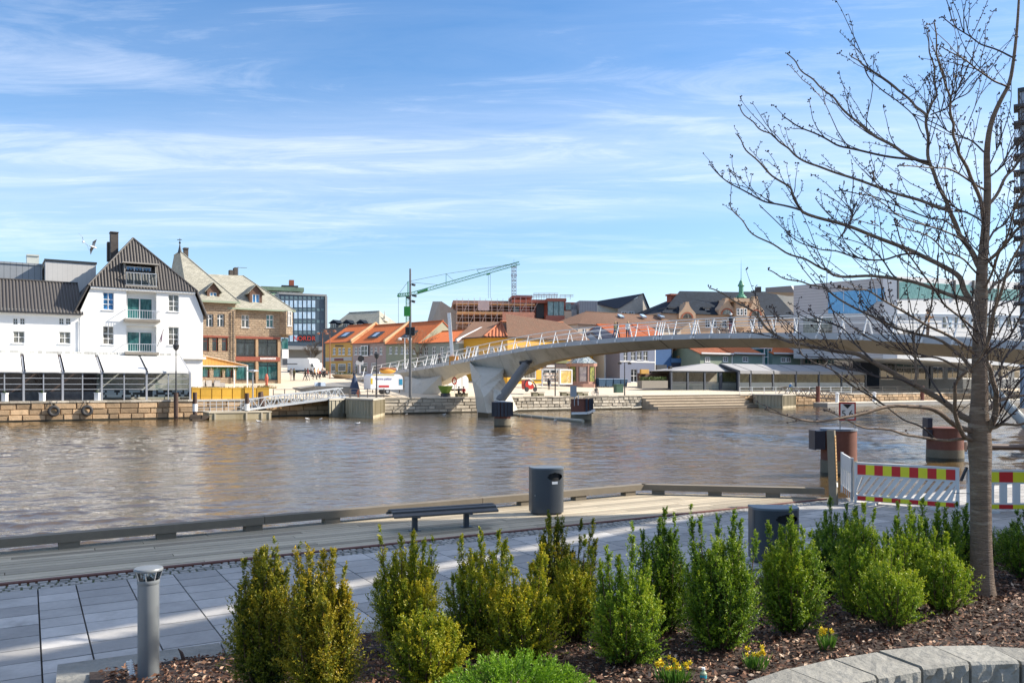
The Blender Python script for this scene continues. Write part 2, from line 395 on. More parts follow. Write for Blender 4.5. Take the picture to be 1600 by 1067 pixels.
nY,nX=XX.shape; co=np.stack([XX,YY,ZZ],-1).reshape(-1,3).astype(np.float32); ii=np.arange(nY*nX,dtype=np.int32).reshape(nY,nX)
qd=np.stack([ii[:-1,:-1],ii[:-1,1:],ii[1:,1:],ii[1:,:-1]],-1).reshape(-1,4)
me=bpy.data.meshes.new('water'); me.vertices.add(len(co)); me.vertices.foreach_set('co',co.ravel()); me.loops.add(qd.size); me.loops.foreach_set('vertex_index',qd.ravel()); me.polygons.add(len(qd)); me.polygons.foreach_set('loop_start',np.arange(0,qd.size,4,dtype=np.int32)); me.polygons.foreach_set('use_smooth',np.ones(len(qd),dtype=bool)); me.update(calc_edges=True); me.materials.append(water_m)
wo_=bpy.data.objects.new('water',me); C.objects.link(wo_); wo_['kind']='structure'
# far ground
paveF=mat('far_paving',(.56,.48,.37),.85,.14,.3,pat=('brick',.8,.4,(.52,.45,.35),(.40,.34,.26),.02),stain=(.48,.41,.31),st=.62)
gm=MB(); ds=[0,4,9,15,22,30,45,65,95,130,250,600]; ss=[-300+i*20 for i in range(66)]
for s0,s1 in zip(ss,ss[1:]):
    for d0,d1 in zip(ds,ds[1:]):
        gm.poly([Q(s0,d0,gz(d0)),Q(s1,d0,gz(d0)),Q(s1,d1,gz(d1)),Q(s0,d1,gz(d1))])
structure(obj('ground',gm,paveF,loc=(0,0,0)))
# quay walls of the far bank, stone by stone
stoneB=mat('brown_quay_stone',(.46,.32,.19),.85,.3,2.5,tv=.42,bmp=.7,bsc=9,bd=.05,stain=(.17,.12,.07),st=.6)
stoneG=mat('grey_quay_stone',(.48,.43,.35),.85,.3,2.5,tv=.35,bmp=.7,bsc=9,bd=.05,stain=(.22,.19,.14),st=.62)
wetst=mat('wet_foot_of_wall',(.035,.03,.018),.5,.3,2)
def stonewall(label,px0,px1,m,course=(.1,.62,1.15,1.7),d=0.,zt=1.9,L=(.8,1.9),seed=1,copem=None,pxs=True,s0=None,s1=None):
    r=random.Random(seed); a=QS(px0,d) if s0 is None else s0; c=QS(px1,d) if s1 is None else s1; t=thing('quay_wall',label,'quay wall',Q((a+c)/2,d,-1))
    mb=MB(); mb.t=.05
    mb.fbox(Q(0,d,0),T,N,a,c,.06,1.2,-1.2,zt-.16)
    for z0,z1 in zip(course,course[1:]):
        s=a
        while s<c-.2:
            l=min(r.uniform(*L),c-s); 
            if c-s-l<.4: l=c-s
            mb.t=r.random(); o=-r.uniform(.0,.09); g=.02; q=[]
            for (u,z) in ((s+g,z0+g),(s+l-g,z0+g),(s+l-g,z1-g),(s+g,z1-g)): q.append((u,z))
            f=[Q(u+r.uniform(-.01,.01),d+.08,z) for u,z in q]; ins=.05
            b2=[Q(q[0][0]+ins,d+o,q[0][1]+ins*.7),Q(q[1][0]-ins,d+o+r.uniform(-.03,.03),q[1][1]+ins*.7),Q(q[2][0]-ins,d+o+r.uniform(-.03,.03),q[2][1]-ins*.7),Q(q[3][0]+ins,d+o,q[3][1]-ins*.7)]
            mb.poly(b2)
            for i in range(4): mb.poly([f[i],f[(i+1)%4],b2[(i+1)%4],b2[i]])
            s+=l
    obj('stonework',mb,m,t)
    cp=MB(); s=a
    while s<c-.1:
        l=min(r.uniform(1.2,2.2),c-s); cp.t=r.random(); cp.fbox(Q(0,d,0),T,N,s,s+l-.02,-.1,.75,zt-.16,zt+.02+r.uniform(0,.015)); s+=l
    obj('coping',cp,copem or stoneG,t)
    ft=MB(); ft.fbox(Q(0,d,0),T,N,a,c,-.03,.05,-1,.16); obj('waterline',ft,wetst,t)
    return t
stonewall('brown rough stone quay wall below the white restaurant terrace, hung with two tyres',-220,515,stoneB,(.12,.62,1.14,1.72),seed=3)
stonewall('grey stone quay wall in bridge shadow between concrete jetty and bridge pier',600,770,stoneG,(.12,.5,.9,1.3,1.74),seed=4)
stonewall('pale granite quay wall in front of the kiosk, right of the bridge pier',770,1003,stoneG,(.12,.5,.9,1.3,1.74),L=(.6,1.2),seed=5)
stonewall('sandy stone quay wall behind the floating pontoon on the far right',1156,1800,stoneB,(.12,.65,1.2,1.74),seed=6)
# near bank
dA=G(0,862,.9); dB=G(1000,770,.9); dC=G(1292,777,.9); dD=G(1750,803,.9); dA0=dA-T*40
ng=mat('near_subsoil',(.16,.15,.13),.9,.2,1)
nb=MB(); edge=[dA0,dB,dC,dD,V((60,15,.9))]
for a,b2 in zip(edge,edge[1:]): nb.poly([V((a.x,a.y,.84)),V((b2.x,b2.y,.84)),V((b2.x,-60,.84)),V((a.x,-60,.84))][::-1])
for a,b2 in zip(edge,edge[1:]): nb.poly([V((a.x,a.y,.84)),V((a.x,a.y,-1)),V((b2.x,b2.y,-1)),V((b2.x,b2.y,.84))])
structure(obj('near_ground',nb,ng,loc=(0,0,0)))
# ================================================================ FAR BANK: white restaurant building
def railing(parent,w,u0,u1,z0,z1,d,m,n=6,dd=None,name='railing',bar=.03,glassm=None):
    mb=MB(); w.box(mb,u0,u1,d-.03,d+.03,z1-.06,z1); w.box(mb,u0,u1,d-.02,d+.02,z0+.05,z0+.09)
    for i in range(n+1):
        x=u0+(u1-u0)*i/n; w.box(mb,x-bar/2,x+bar/2,d-.015,d+.015,z0,z1-.06)
    if dd:
        for x in (u0,u1): w.box(mb,x-.02,x+.02,d+.03,dd,z1-.06,z1-.005)
    o=obj(name,mb,m,parent)
    if glassm:
        g=MB(); g.poly([w.pt(u0,z0+.1,d+.02),w.pt(u1,z0+.1,d+.02),w.pt(u1,z1-.1,d+.02),w.pt(u0,z1-.1,d+.02)]); obj('pane',g,glassm,o)
    return o
cg=clearglass('clear_glass')
w=WQ(0,318,6); wb_=thing('white_building','white rendered waterfront building with black pantiled gable, balconies and a long awninged terrace','building',w.pt(w.u(223),1.5))
ztop=w.z(451,w.u(223)); zsh=w.z(490,w.u(222)); uA,uB=w.u(127),w.u(316); uC,uD=w.u(143),w.u(303)
WN=[(160.5,456.7,178,484.4),(160.5,509.6,178,538.4),(263,460.3,279.5,486.9),(263,511,279.5,539.3)]
BAL=[(197.6,456,244.4,499,198,466,238,498.5),(197.6,509,244.4,550.5,198,518.4,238,549.5)]
mb=MB(); holes=[w.R(*x) for x in WN]+[(*w.R(*x[:4]),.75) for x in BAL]
wallmesh(mb,w,uC,uD,1.2,ztop,holes,.2)
mb.poly([w.pt(uA,1.2),w.pt(uC,1.2),w.pt(uC,ztop),w.pt(uA-.1,zsh)]); mb.poly([w.pt(uD,1.2),w.pt(uB,1.2),w.pt(uB+.1,zsh),w.pt(uD,ztop)])
for x in BAL:
    a,b,c,e=w.R(*x[:4]); mb.poly([w.pt(a,c,.75),w.pt(b,c,.75),w.pt(b,e,.75),w.pt(a,e,.75)])
D=13.
mb.poly([w.pt(uB,1.2),w.pt(uB,1.2,D),w.pt(uB,zsh,D),w.pt(uB,zsh)]); mb.poly([w.pt(uA,1.2,D),w.pt(uA,1.2),w.pt(uA,zsh),w.pt(uA,zsh,D)]); mb.poly([w.pt(uB,1.2,D),w.pt(uA,1.2,D),w.pt(uA,zsh,D),w.pt(uC,ztop,D),w.pt(uD,ztop,D),w.pt(uB,zsh,D)])
w.box(mb,uA-.2,uB+.35,-.28,0,w.z(560,w.u(222)),w.z(556,w.u(222)))
w.box(mb,uC-.1,uD+.1,-.22,0,ztop-.28,ztop)
obj('wall',mb,white,wb_)
for x in WN: window(wb_,w,w.R(*x),2,3,gm=G2 if x[1]<460 else G4,cross=(.33,.6),bt=.03,d=.17)
pk=w.pp(208,373,3.2); pkb=V(pk)+w.n*11
EL,ER=w.pt(uC-.35,ztop-.05,-.3),w.pt(uD+.35,ztop-.05,-.3); SL,SR=w.pt(uA-.75,zsh-.25,-.25),w.pt(uB+.6,zsh-.25,-.25)
bk=w.n*14.2; r=MB()
ribroof(r,[EL,ER,pk],.3,.075); ribroof(r,[EL+bk,EL,pk,pkb],.3,.075); ribroof(r,[ER,ER+bk,pkb,pk],.3,.075)
ribroof(r,[SL+bk,SL,EL,EL+bk],.3,.075); ribroof(r,[SR,SR+bk,ER+bk,ER],.3,.075); r.poly([EL+bk,ER+bk,pkb])
for a,b2 in ((EL,pk),(ER,pk)): r.tube([V(a)+Z*.06,V(b2)+Z*.06],.1,6)
rf_=obj('roof',r,pantile,wb_)
brickd=mat('sooty_chimney_brick',(.10,.085,.075),.85,.3,2,pat=('brick',.25,.08,(.08,.065,.06),(.05,.045,.04),.012))
c=MB(); w.pbox(c,173,362,185,405,5,6); w.pbox(c,172.4,362,185.6,363.5,4.9,6.1); w.pbox(c,168,378,173.2,408,6.0,6.8); obj('chimney',c,brickd,rf_)
# dormer with its balcony
dm=MB(); a,b2,c0,e0=w.R(194,413,244.5,449,.5)
w.box(dm,a,a+.12,.5,2.4,c0,e0); w.box(dm,b2-.12,b2,.5,2.4,c0,e0); w.box(dm,a-.2,b2+.2,.2,2.6,e0,e0+.14); w.box(dm,a,b2,-.28,2.3,c0-.05,c0+.1)
dmo=obj('dormer',dm,mat('dormer_cladding',(.30,.28,.25),.6,.1,2),wb_)
window(wb_,w,w.R(197,417,236,446,.9),3,1,d=.95,sill=False,gm=G2,name='balcony_door')
railing(wb_,w,a+.1,b2-.1,c0+.1,w.z(427,w.u(222)),-.2,alu,4,dd=.5,glassm=cg)
for x in BAL:
    window(wb_,w,w.R(*x[4:],.68),2,1,d=.68,sill=False,gm=G3,name='balcony_door',bt=.05)
slabm=mat('balcony_slab',(.22,.20,.17),.8,.2,2)
for (x0,y0,x1,y1,yt) in ((193,499.5,248.5,503.5,485.4),(194,550.5,246.5,554.5,537.5)):
    s_=MB(); a,b2,c0,e0=w.R(x0,y0,x1,y1); w.box(s_,a,b2,-.75,-.01,c0,e0); so=obj('balcony',s_,slabm,wb_)
    railing(so,w,a+.05,b2-.05,e0,w.z(yt,(a+b2)/2),-.7,alu,14,dd=-.02)
dp=MB(); dp.tube([w.pt(w.u(125),w.z(552,w.u(125)),-.06),w.pt(w.u(125),w.z(500,w.u(125)),-.06)],.05,6); obj('downpipe',dp,wmetal,wb_)
fl=MB(); fl.bar(w.pp(246,541,-.1),w.pp(255.5,515,-1.0),.04); fo=obj('flagpole',fl,dark,wb_)
fg=MB(); fg.prism([w.pp(251,527,-.6),w.pp(254.5,517,-.95),w.pp(252.8,533,-.8),w.pp(250.5,536,-.6)],w.n*.03); obj('flag',fg,mat('flag_cloth',(.35,.2,.25),.8,.4,4),fo)
# the lower left wing
lw=W(tuple((w.A+w.t*w.u(-130)+w.n*.06)[:2]),tuple((w.A+w.t*w.u(127)+w.n*.06)[:2]))
lz=lw.z(484,lw.u(60)); wins=[]
for x0,x1 in ((20.2,27.8),(31,38.8),(92.2,99.8),(102.7,110.4)): wins.append((x0,497.2,x1,507,dict(nx=2,ny=2,fw=.05,bt=.02,sill=False)))
for x0,x1,dy in ((20,38.6,0),(92.2,110.4,1)): wins.append((x0,517.4+dy,x1,536+dy,dict(nx=2,ny=2,gm=G4,bt=.03)))
for x0,x1 in ((-60,-40),): wins.append((x0,516,x1,535,dict(nx=2,ny=2,gm=G4,bt=.03)))
lh=house('white_building','lower white wing with black pantiled roof, left of the gabled white block',lw,0,lw.u(127.3),lz,lw.z(438.5,lw.u(60),5),11,white,pantile,wins,per=.3,amp=.075,cat='building',over=.45,zb=1.2)
fb=MB(); lw.box(fb,0,lw.u(127),-.32,-.005,lw.z(559,lw.u(60)),lw.z(555.5,lw.u(60))); lw.box(fb,0,lw.u(127.2),-.3,-.004,lz-.5,lz-.2); obj('fascia',fb,white,lh)
# flat roofed blocks behind
bw=WQ(0,200,19); zcl=mat('pale_zinc_cladding',(.55,.54,.52),.5,.08,.5,pat=('cols',.5,(.42,.42,.41),.05))
block('rooftop_block','pale zinc clad rooftop storey with flat black roof behind the white wing',bw,bw.u(71),bw.u(150),8,bw.z(410,bw.u(110)),7,zcl)
bw2=WQ(-120,70,21); block('warehouse','grey corrugated flat roofed block at far left behind the white wing',bw2,0,bw2.u(66),2,bw2.z(413,bw2.u(30)),8,zinc,flat=zinc)
v=MB(); bw2.pbox(v,42,399,61,413,2,4); bw2.pbox(v,41.6,397.6,61.4,400,1.9,4.1); tag(obj('vent_unit',v,mat('vent_sheet',(.50,.52,.47),.5,.1,2)),'boxy metal ventilation unit on the grey flat roof at far left','vent')

# ---------------- glazed verandah with five awnings
vw=WQ(0,297,.9); ve=thing('glazed_verandah','glazed restaurant verandah with five white sloping awnings on the left quay','verandah',vw.pt(vw.u(150),1.9))
zf=vw.z(619.5,vw.u(150)); zt=vw.z(582,vw.u(150)); posts=[-80,-24,37,98,159,229,297]; mids=[-52,7,68,129,194,263]
fr=MB()
for p in posts: u=vw.u(p); vw.box(fr,u-.09,u+.09,-.09,.09,1.9,zt)
for p in mids: u=vw.u(p); vw.box(fr,u-.05,u+.05,-.05,.05,1.9,zt)
ua,ub=vw.u(-80),vw.u(297)
vw.box(fr,ua,ub,-.1,.1,zt-.1,zt+.08)
for y in (591,600,608): z=vw.z(y,vw.u(150)); vw.box(fr,ua,ub,-.03,.03,z-.03,z+.03)
zr=vw.z(560,vw.u(150),4.6)+.25
for p in posts: u=vw.u(p); fr.bar(vw.pt(u,zt,0),vw.pt(u,zr,4.9),.14,.2)
vw.box(fr,ub-.1,ub+.1,.1,4.9,1.9,2.1)
obj('frame',fr,mat('grey_frame_paint',(.30,.32,.36),.45,.08,3),ve)
g=MB(); g.poly([vw.pt(ua,1.95,.02),vw.pt(ub,1.95,.02),vw.pt(ub,zt,.02),vw.pt(ua,zt,.02)]); g.poly([vw.pt(ub,1.95,.02),vw.pt(ub,1.95,4.9),vw.pt(ub,zt,4.9),vw.pt(ub,zt,.02)]); obj('glazing',g,cg,ve)
awm=mat('white_awning',(.70,.70,.685),.75,.05,1.2)
for p0,p1 in ((-78,-27),(-22,34),(40,95),(101,156),(162,227),(231,294)):
    a=MB(); u0,u1=vw.u(p0),vw.u(p1); q=[vw.pt(u0,zt+.17,-.15),vw.pt(u1,zt+.17,-.15),vw.pt(u1,zr+.12,4.7),vw.pt(u0,zr+.12,4.7)]
    a.prism(q,Z*.03); a.prism([vw.pt(u0,zt+.2,-.16),vw.pt(u1,zt+.2,-.16),vw.pt(u1,zt-.02,-.17),vw.pt(u0,zt-.02,-.17)],-vw.n*.02); obj('awning',a,awm,ve)
rp=MB(); 
for i in range(60):
    u=ua+(ub-ua)*i/60; rp.t=rnd.random(); vw.box(rp,u,u+(ub-ua)/60-.02,4.7,5.0,zr+.1,zr+.42)
obj('valance',rp,mat('valance_cloth',(.55,.55,.52),.8,.15,3,tv=.3),ve)
inn=MB(); 
u159=vw.u(159)
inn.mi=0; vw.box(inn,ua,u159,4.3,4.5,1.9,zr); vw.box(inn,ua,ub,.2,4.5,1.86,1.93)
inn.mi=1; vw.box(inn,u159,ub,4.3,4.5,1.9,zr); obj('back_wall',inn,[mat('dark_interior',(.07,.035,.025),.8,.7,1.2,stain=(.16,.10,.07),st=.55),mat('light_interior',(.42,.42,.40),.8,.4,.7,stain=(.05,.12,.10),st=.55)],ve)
ck=MB(); z0,z1=vw.z(620,vw.u(225)),vw.z(609.5,vw.u(225)); n=48; u0,u1=vw.u(161),vw.u(296)
for j in range(3):
    for i in range(n):
        ck.mi=int(rnd.random()<.45); vw.box(ck,u0+(u1-u0)*i/n,u0+(u1-u0)*(i+1)/n,.06,.09,z0+(z1-z0)*j/3,z0+(z1-z0)*(j+1)/3)
obj('chequered_panel',ck,[white,mat('black_panel',(.02,.02,.02),.5,.1,3)],ve)
pl=MB(); u0=vw.u(-80); z1=vw.z(612,vw.u(80))
vw.box(pl,u0,u159-.1,.06,.1,1.9,z1); obj('plinth_panel',pl,mat('mottled_panel',(.16,.15,.17),.6,.6,3.),ve)
# furniture seen through the glass
tb=mat('table_wood',(.25,.12,.05),.5,.3,3); 
tt=thing('cafe_table','small dark wooden table inside the glazed verandah','table',(0,0,0),'tables inside the verandah')
x=MB(); x.lathe([(.38,.72),(.4,.74),(.38,.76)],n=12); obj('tabletop',x,tb,tt); x=MB(); x.lathe([(.2,0),(.04,.03),(.04,.72)],n=8); obj('leg',x,dark,tt)
tlabs=['cafe table by the leftmost verandah bay','cafe table left of the first white planter','cafe table behind the middle of the dark verandah bays','cafe table near the verandah post between dark and light bays','cafe table behind the chequered panel','cafe table by the right end wall of the verandah']
for i,(p,d) in enumerate(((18,2.0),(52,1.6),(85,2.4),(120,1.8),(200,2.2),(262,1.8))):
    q=vw.pt(vw.u(p),1.93,d)
    if i==0: tt.location=q; tt['label']=tlabs[0]
    else: dup(tt,q,0,tlabs[i])
pt=thing('planter_post','tall white planter box with a small shrub, left of the verandah','planter',(0,0,0),'white planters in front of the verandah')
x=MB(); x.bx(-.2,.2,-.2,.2,0,.75); x.bx(-.23,.23,-.23,.23,.68,.76); obj('box',x,white,pt)
x=MB()
for i in range(40): 
    a=rnd.uniform(0,6.3); r_=rnd.uniform(0,.16); p=V((r_*math.cos(a),r_*math.sin(a),.74)); x.tube([p,p+V((rnd.uniform(-.1,.1),rnd.uniform(-.1,.1),rnd.uniform(.1,.35)))],[.012,.004],3)
obj('plant',x,mat('planter_green',(.05,.09,.02),.7,.3,5),pt)
for i,(p,l) in enumerate(((7.5,'white planter box with small shrub at the left edge of the photo'),(66,'white planter box standing by the second verandah bay'),(152,'white planter box at the join of dark and light verandah bays'))):
    q=Q(QS(p,.45),.45,1.92)
    if i==0: pt.location=q; pt['label']=l
    else: dup(pt,q,0,l)
# tyres hung on the wall
tyre=thing('tyre_fender','black tyre hung on chains against the stone quay, left of two','tyre',(0,0,0),'tyre fenders on the quay wall')
x=MB(); R_,r_=.38,.15
for i in range(24):
    a0,a1=2*math.pi*i/24,2*math.pi*(i+1)/24
    for j in range(10):
        b0,b1=2*math.pi*j/10,2*math.pi*(j+1)/10
        f=lambda a,b:(T*math.cos(a)+Z*math.sin(a))*(R_+r_*math.cos(b))+N*(r_*.8*math.sin(b))
        x.poly([f(a0,b0),f(a1,b0),f(a1,b1),f(a0,b1)])
to=obj('tread',x,mat('tyre_rubber',(.035,.035,.037),.7,.3,6),tyre,smooth=True); 
x=MB(); 
for s in (-1,1): x.tube([T*.12*s+Z*.45,T*.3*s+Z*.95+N*.2],.025,5)
obj('chain',x,dark,tyre)
tyre.location=Q(QS(84,-.2),-.28,.98)
dup(tyre,Q(QS(136,-.2),-.28,.98),0,'black tyre hung on chains against the stone quay, right of two')

# ================================================================ stone building with slate roof
rust=mat('rusticated_brown_stone',(.42,.32,.22),.9,.35,1.2,bmp=1.,bsc=7,bd=.06,pat=('rubble',.62,.3,(.36,.265,.18),(.25,.19,.13),.03),stain=(.31,.225,.15),st=.58)
dressed=mat('dressed_sandstone',(.40,.27,.16),.85,.15,1.5); redp=mat('oxide_red_paint',(.27,.075,.045),.55,.15,2)
sw=WQ(300,460,24); st_=thing('stone_building','brown rusticated stone building with pale slate hipped roof, red framed shopfronts and dormers','building',sw.pt(sw.u(400),3))
lz_=sw.z(472,sw.u(340)); rz_=sw.z(484,sw.u(410)); u0,um,u1,u2=sw.u(296),sw.u(366),sw.u(439),sw.u(455.5)
upL=[(320.6,491,332,510.6),(338,491,349.3,510.6)]; loL=[(314,527.5,325,549),(330,527.5,339.4,549),(345,527.5,354.4,549)]
upR=[(377.5,492,389.4,511.6),(416,492,427.5,511.6)]; loR=[(368.4,530,398.4,555.6),(403.7,530,433,555.6)]; gfR=[(369,566,398.5,593),(404,566,434,593)]; gfL=[(312,566,326,590),(332,566,346,590),(350,566,362,590)]
mb=MB(); wallmesh(mb,sw,u0,um,2.2,lz_,[sw.R(*x) for x in upL+loL+gfL],.25,-.6); wallmesh(mb,sw,um,u1,2.2,rz_,[sw.R(*x) for x in upR+loR+gfR],.25)
mb.poly([sw.pt(um,2.2,-.6),sw.pt(um,2.2,0),sw.pt(um,lz_,0),sw.pt(um,lz_,-.6)]); D=16
mb.poly([sw.pt(u1,2.2),sw.pt(u1,2.2,D),sw.pt(u1,rz_,D),sw.pt(u1,rz_)]); mb.poly([sw.pt(u0,2.2,D),sw.pt(u0,2.2,-.6),sw.pt(u0,lz_,-.6),sw.pt(u0,lz_,D)]); mb.poly([sw.pt(u0,2.2,D),sw.pt(u1,2.2,D),sw.pt(u1,rz_,D),sw.pt(u0,rz_,D)])
mb.poly([sw.pt(um,rz_,.2),sw.pt(um,lz_,.2),sw.pt(um,lz_,D),sw.pt(um,rz_,D)])
obj('wall',mb,rust,st_)
for x in upL: window(st_,sw,sw.R(*x,-.6),2,2,d=-.42,cross=(.66,),bt=.05)
for x in loL: window(st_,sw,sw.R(*x,-.6),1,2,d=-.42,cross=(.75,),fm=redp)
for x in gfL: window(st_,sw,sw.R(*x,-.6),1,2,d=-.42,cross=(.75,),fm=redp,gm=G3)
for i,x in enumerate(upR): window(st_,sw,sw.R(*x),2,2,d=.18,cross=(.62,),bt=.05,gm=G3 if i else G4)
for x in loR: window(st_,sw,sw.R(*x),2,2,d=.18,cross=(.8,),fm=dark)
for x in gfR: window(st_,sw,sw.R(*x),2,2,d=.2,cross=(.8,),fm=dark,gm=G3)
tr=MB()
for x0,x1 in ((311,356.5),): a,b2,c,e=sw.R(x0,524.5,x1,527.2,-.6); sw.box(tr,a,b2,-.72,-.6,c,e)
for y0,y1 in ((526,529.5),(557.5,564)): a,b2,c,e=sw.R(366.4,y0,437,y1); sw.box(tr,a,b2,-.2,-.003,c,e)
for x0 in (399.2,433.6,364.8):
    a,b2,c,e=sw.R(x0,527,x0+3.6,597); q=MB(); sw.box(q,a,b2,-.16,-.004,c-.6,e); obj('pilaster',q,dressed,st_)
obj('shopfront_band',tr,redp,st_)
sg=MB(); rr=random.Random(5)
for i in range(13):
    a,b2,c,e=sw.R(406+i*1.9,558.7,407.2+i*1.9,561.8); sw.box(sg,a,b2,-.23,-.205,c,e)
obj('sign_lettering',sg,white,st_)
# oriel on the right corner
orl=MB(); oz0,oz1=sw.z(523,u1),rz_-.1; pts=[sw.pt(u1-.2,0,-.02),sw.pt(u1+.45,0,-.85),sw.pt(u2,0,-.55),sw.pt(u2+.2,0,.9),sw.pt(u1,0,1.2)]
orl.prism([V((p.x,p.y,oz0)) for p in pts],Z*(oz1-oz0)); orl.prism([V((p.x,p.y,oz0-.35))*1 for p in [pts[0].lerp(pts[4],.3),pts[1].lerp(pts[4],.35),pts[2].lerp(pts[4],.3),pts[3].lerp(pts[4],.2)]],Z*.36)
obj('oriel',orl,rust,st_)
ow=W(tuple(pts[1][:2]),tuple(pts[2][:2])); window(st_,ow,(.25,ow.L-.25,oz0+1.2,oz0+3.2),2,2,d=-.04,cross=(.7,),gm=G4)
gl=MB(); sw.pbox(gl,440,529,450,545,.2,.3); obj('stair_glazing',gl,G3,st_)
wl=MB(); sw.pbox(wl,441,546,451,560,-.1,.1); obj('balustrade',wl,wmetal,st_)
# roofs
pkL=sw.pp(281,392,6); r=MB(); o=.5
A=sw.pt(u0-.4,lz_,-.6-o); B=sw.pt(um+.5,lz_,-.6-o); Bb=sw.pt(um+.5,lz_,D); 
ribroof(r,[A,B,pkL],.6,.0); ribroof(r,[B,Bb,V(pkL)+sw.n*4,pkL],.6,.0); ribroof(r,[sw.pt(u0-.4,lz_,D),A,pkL,V(pkL)+sw.n*4],.6,0)
R0=sw.pp(316,431,7); R1=sw.pp(380,431,7); E0=sw.pt(um-1,rz_,-o); E1=sw.pt(u2+.4,rz_,-o); E2=sw.pt(u2+.4,rz_,D)
ribroof(r,[E0,E1,R1,R0],.6,.0); ribroof(r,[E1,E2,R1],.6,.0); ribroof(r,[E2,sw.pt(um-1,rz_,D),R0,R1],.6,0)
r.tube([R0,R1],.08,6); r.tube([E1,R1],.09,6); r.tube([B,pkL],.09,6)
ro=obj('roof',r,slate,st_)
gt=MB(); gt.bar(A+V((0,0,-.06)),B+V((0,0,-.06)),.22,.26); gt.bar(E0+V((0,0,-.06)),E1+V((0,0,-.06)),.22,.2); obj('gutter',gt,mat('verdigris_gutter',(.30,.36,.26),.6,.2,3),st_)
dpp=MB(); dpp.tube([sw.pp(364,486,-.75),sw.pp(364,596,-.75)],.07,6); obj('downpipe',dpp,dark,st_)
fi=MB(); fi.lathe([(.3,-.3),(.12,.5),(.05,.9),(.16,1.1),(.05,1.25),(.03,1.7)],pkL,8); fi.tube([V(pkL)+V((-.35,0,1.5)),V(pkL)+V((.25,0,1.5))],.05,5); obj('finial',fi,dark,ro)
ch=MB(); sw.pbox(ch,288,388,294.4,405,7,7.8); sw.pbox(ch,287.5,387,295,389,6.9,7.9); obj('chimney',ch,brickd,ro)
ch=MB(); sw.pbox(ch,359,422,365,432,7,7.8); sw.pbox(ch,366,418.5,371.5,432,7,7.8); ch.tube([sw.pp(366,418,7.4),sw.pp(386,418.6,7.4)],.03,4); ch.tube([sw.pp(372,430,7.4),sw.pp(372,417,7.4)],.03,4); obj('chimney',ch,brickd,ro)
rustm=mat('lichen_rust_roof',(.30,.19,.09),.9,.4,3)
for (x0,y0,x1,y1,ya,dd,zz) in ((323.5,455,343,471,448,-.45,0),(390,458,409.5,477,452.5,.9,0)):
    d=MB(); a,b2,c,e=sw.R(x0,y0,x1,y1,dd); wallmesh(d,sw,a,b2,c-.5,e,[(a+.35,b2-.35,c,e-.15)],.12,dd); m_=(a+b2)/2; za=e+1.0
    d.poly([sw.pt(a,e,dd),sw.pt(b2,e,dd),sw.pt(m_,za,dd)])
    for uu in (a,b2): d.poly([sw.pt(uu,c-.5,dd),sw.pt(uu,e,dd),sw.pt(uu,e,dd+3.5),sw.pt(uu,c-.5,dd+3.5)])
    do=obj('dormer',d,mat('dormer_wood',(.13,.07,.045),.7,.2,3),st_)
    q=MB(); 
    for s_ in (a-.3,b2+.3): q.prism([sw.pt(s_,e-.2,dd-.25),sw.pt(m_,za+.08,dd-.25),sw.pt(m_,za+.08,dd+4.5),sw.pt(s_,e-.2,dd+3.8)],Z*.1)
    obj('dormer_roof',q,slate,do); window(do,sw,(a+.35,b2-.35,c,e-.15),2,1,d=dd+.1,gm=G2,sill=False,bt=.05)
# pergola terrace and yellow planters
ptm=mat('orange_canopy',(.62,.30,.07),.75,.12,2,pat=('cols',.35,(.50,.22,.05),.15)); pw=WQ(307,388,9)
pg=thing('pergola','white framed terrace pergola with sloping orange fabric roof beside the white building','pergola',pw.pt(pw.u(345),2.3))
ua,ub=pw.u(307),pw.u(386.5); zb=gz(9); f=MB(); zt=pw.z(573,ub)
for d in (0,6):
    for u in (ua+.1,ub): pw.box(f,u-.07,u+.07,d-.07,d+.07,zb,zt+(.0 if u==ub else .0))
    pw.box(f,ua,ub+.07,d-.06,d+.06,zt-.02,zt+.14)
f.bar(pw.pt(ua,zt+1.35,0),pw.pt(ub+.07,zt+.12,0),.12); f.bar(pw.pt(ua,zt+1.35,6),pw.pt(ub+.07,zt+.12,6),.12)
obj('frame',f,wmetal,pg); q=MB(); q.prism([pw.pt(ua,zt+1.3,-.2),pw.pt(ub,zt+.1,-.2),pw.pt(ub,zt+.1,6.2),pw.pt(ua,zt+1.3,6.2)],Z*.05); q.prism([pw.pt(ua,zt+1.25,-.1),pw.pt(ub-.2,zt+.14,-.1),pw.pt(ua,zt+.14,-.1)],pw.n*.05); obj('canopy',q,ptm,pg)
hp=MB()
for i in range(130):
    u=rnd.uniform(ua+.6,ub-.4)*1.; u=ua+.5+(ub-ua-1.5)*rnd.random()**1.3; p=pw.pt(u,zt-.05,.25+rnd.random()*.3); hp.tube([p,p+V((rnd.uniform(-.15,.15),0,-rnd.uniform(.1,.45+(.7 if abs(u-(ua+ub)/2-.3)<.35 else 0))))],[.05,.015],4)
obj('hanging_plant',hp,mat('hanging_green',(.05,.12,.03),.7,.3,4),pg)
bc=MB(); pw.pbox(bc,307,598,352,605.5,.3,.45)
for x0 in (311,322,335): pw.pbox(bc,x0,594,x0+9,604,-.1,.25)
bo=obj('counter',bc,mat('bar_counter',(.40,.38,.36),.6,.2,2,stain=(.07,.06,.06),st=.5),pg)
ylw=mat('ochre_planter_paint',(.52,.30,.03),.65,.15,1.5,tv=.22); yw=WQ(299,424,1.6)
xs=[299,313,331,346.5,363,382,401,421]; yl=['leftmost of the ochre planter boxes, half behind the verandah corner','second ochre planter box from the left, squarer and paler','third ochre planter box from the left on the quay','ochre planter box left of the middle of the row','ochre planter box in the middle of the row','ochre planter box behind the dark timber pile and lamp post','rightmost ochre planter box with dry plants spilling over its end']
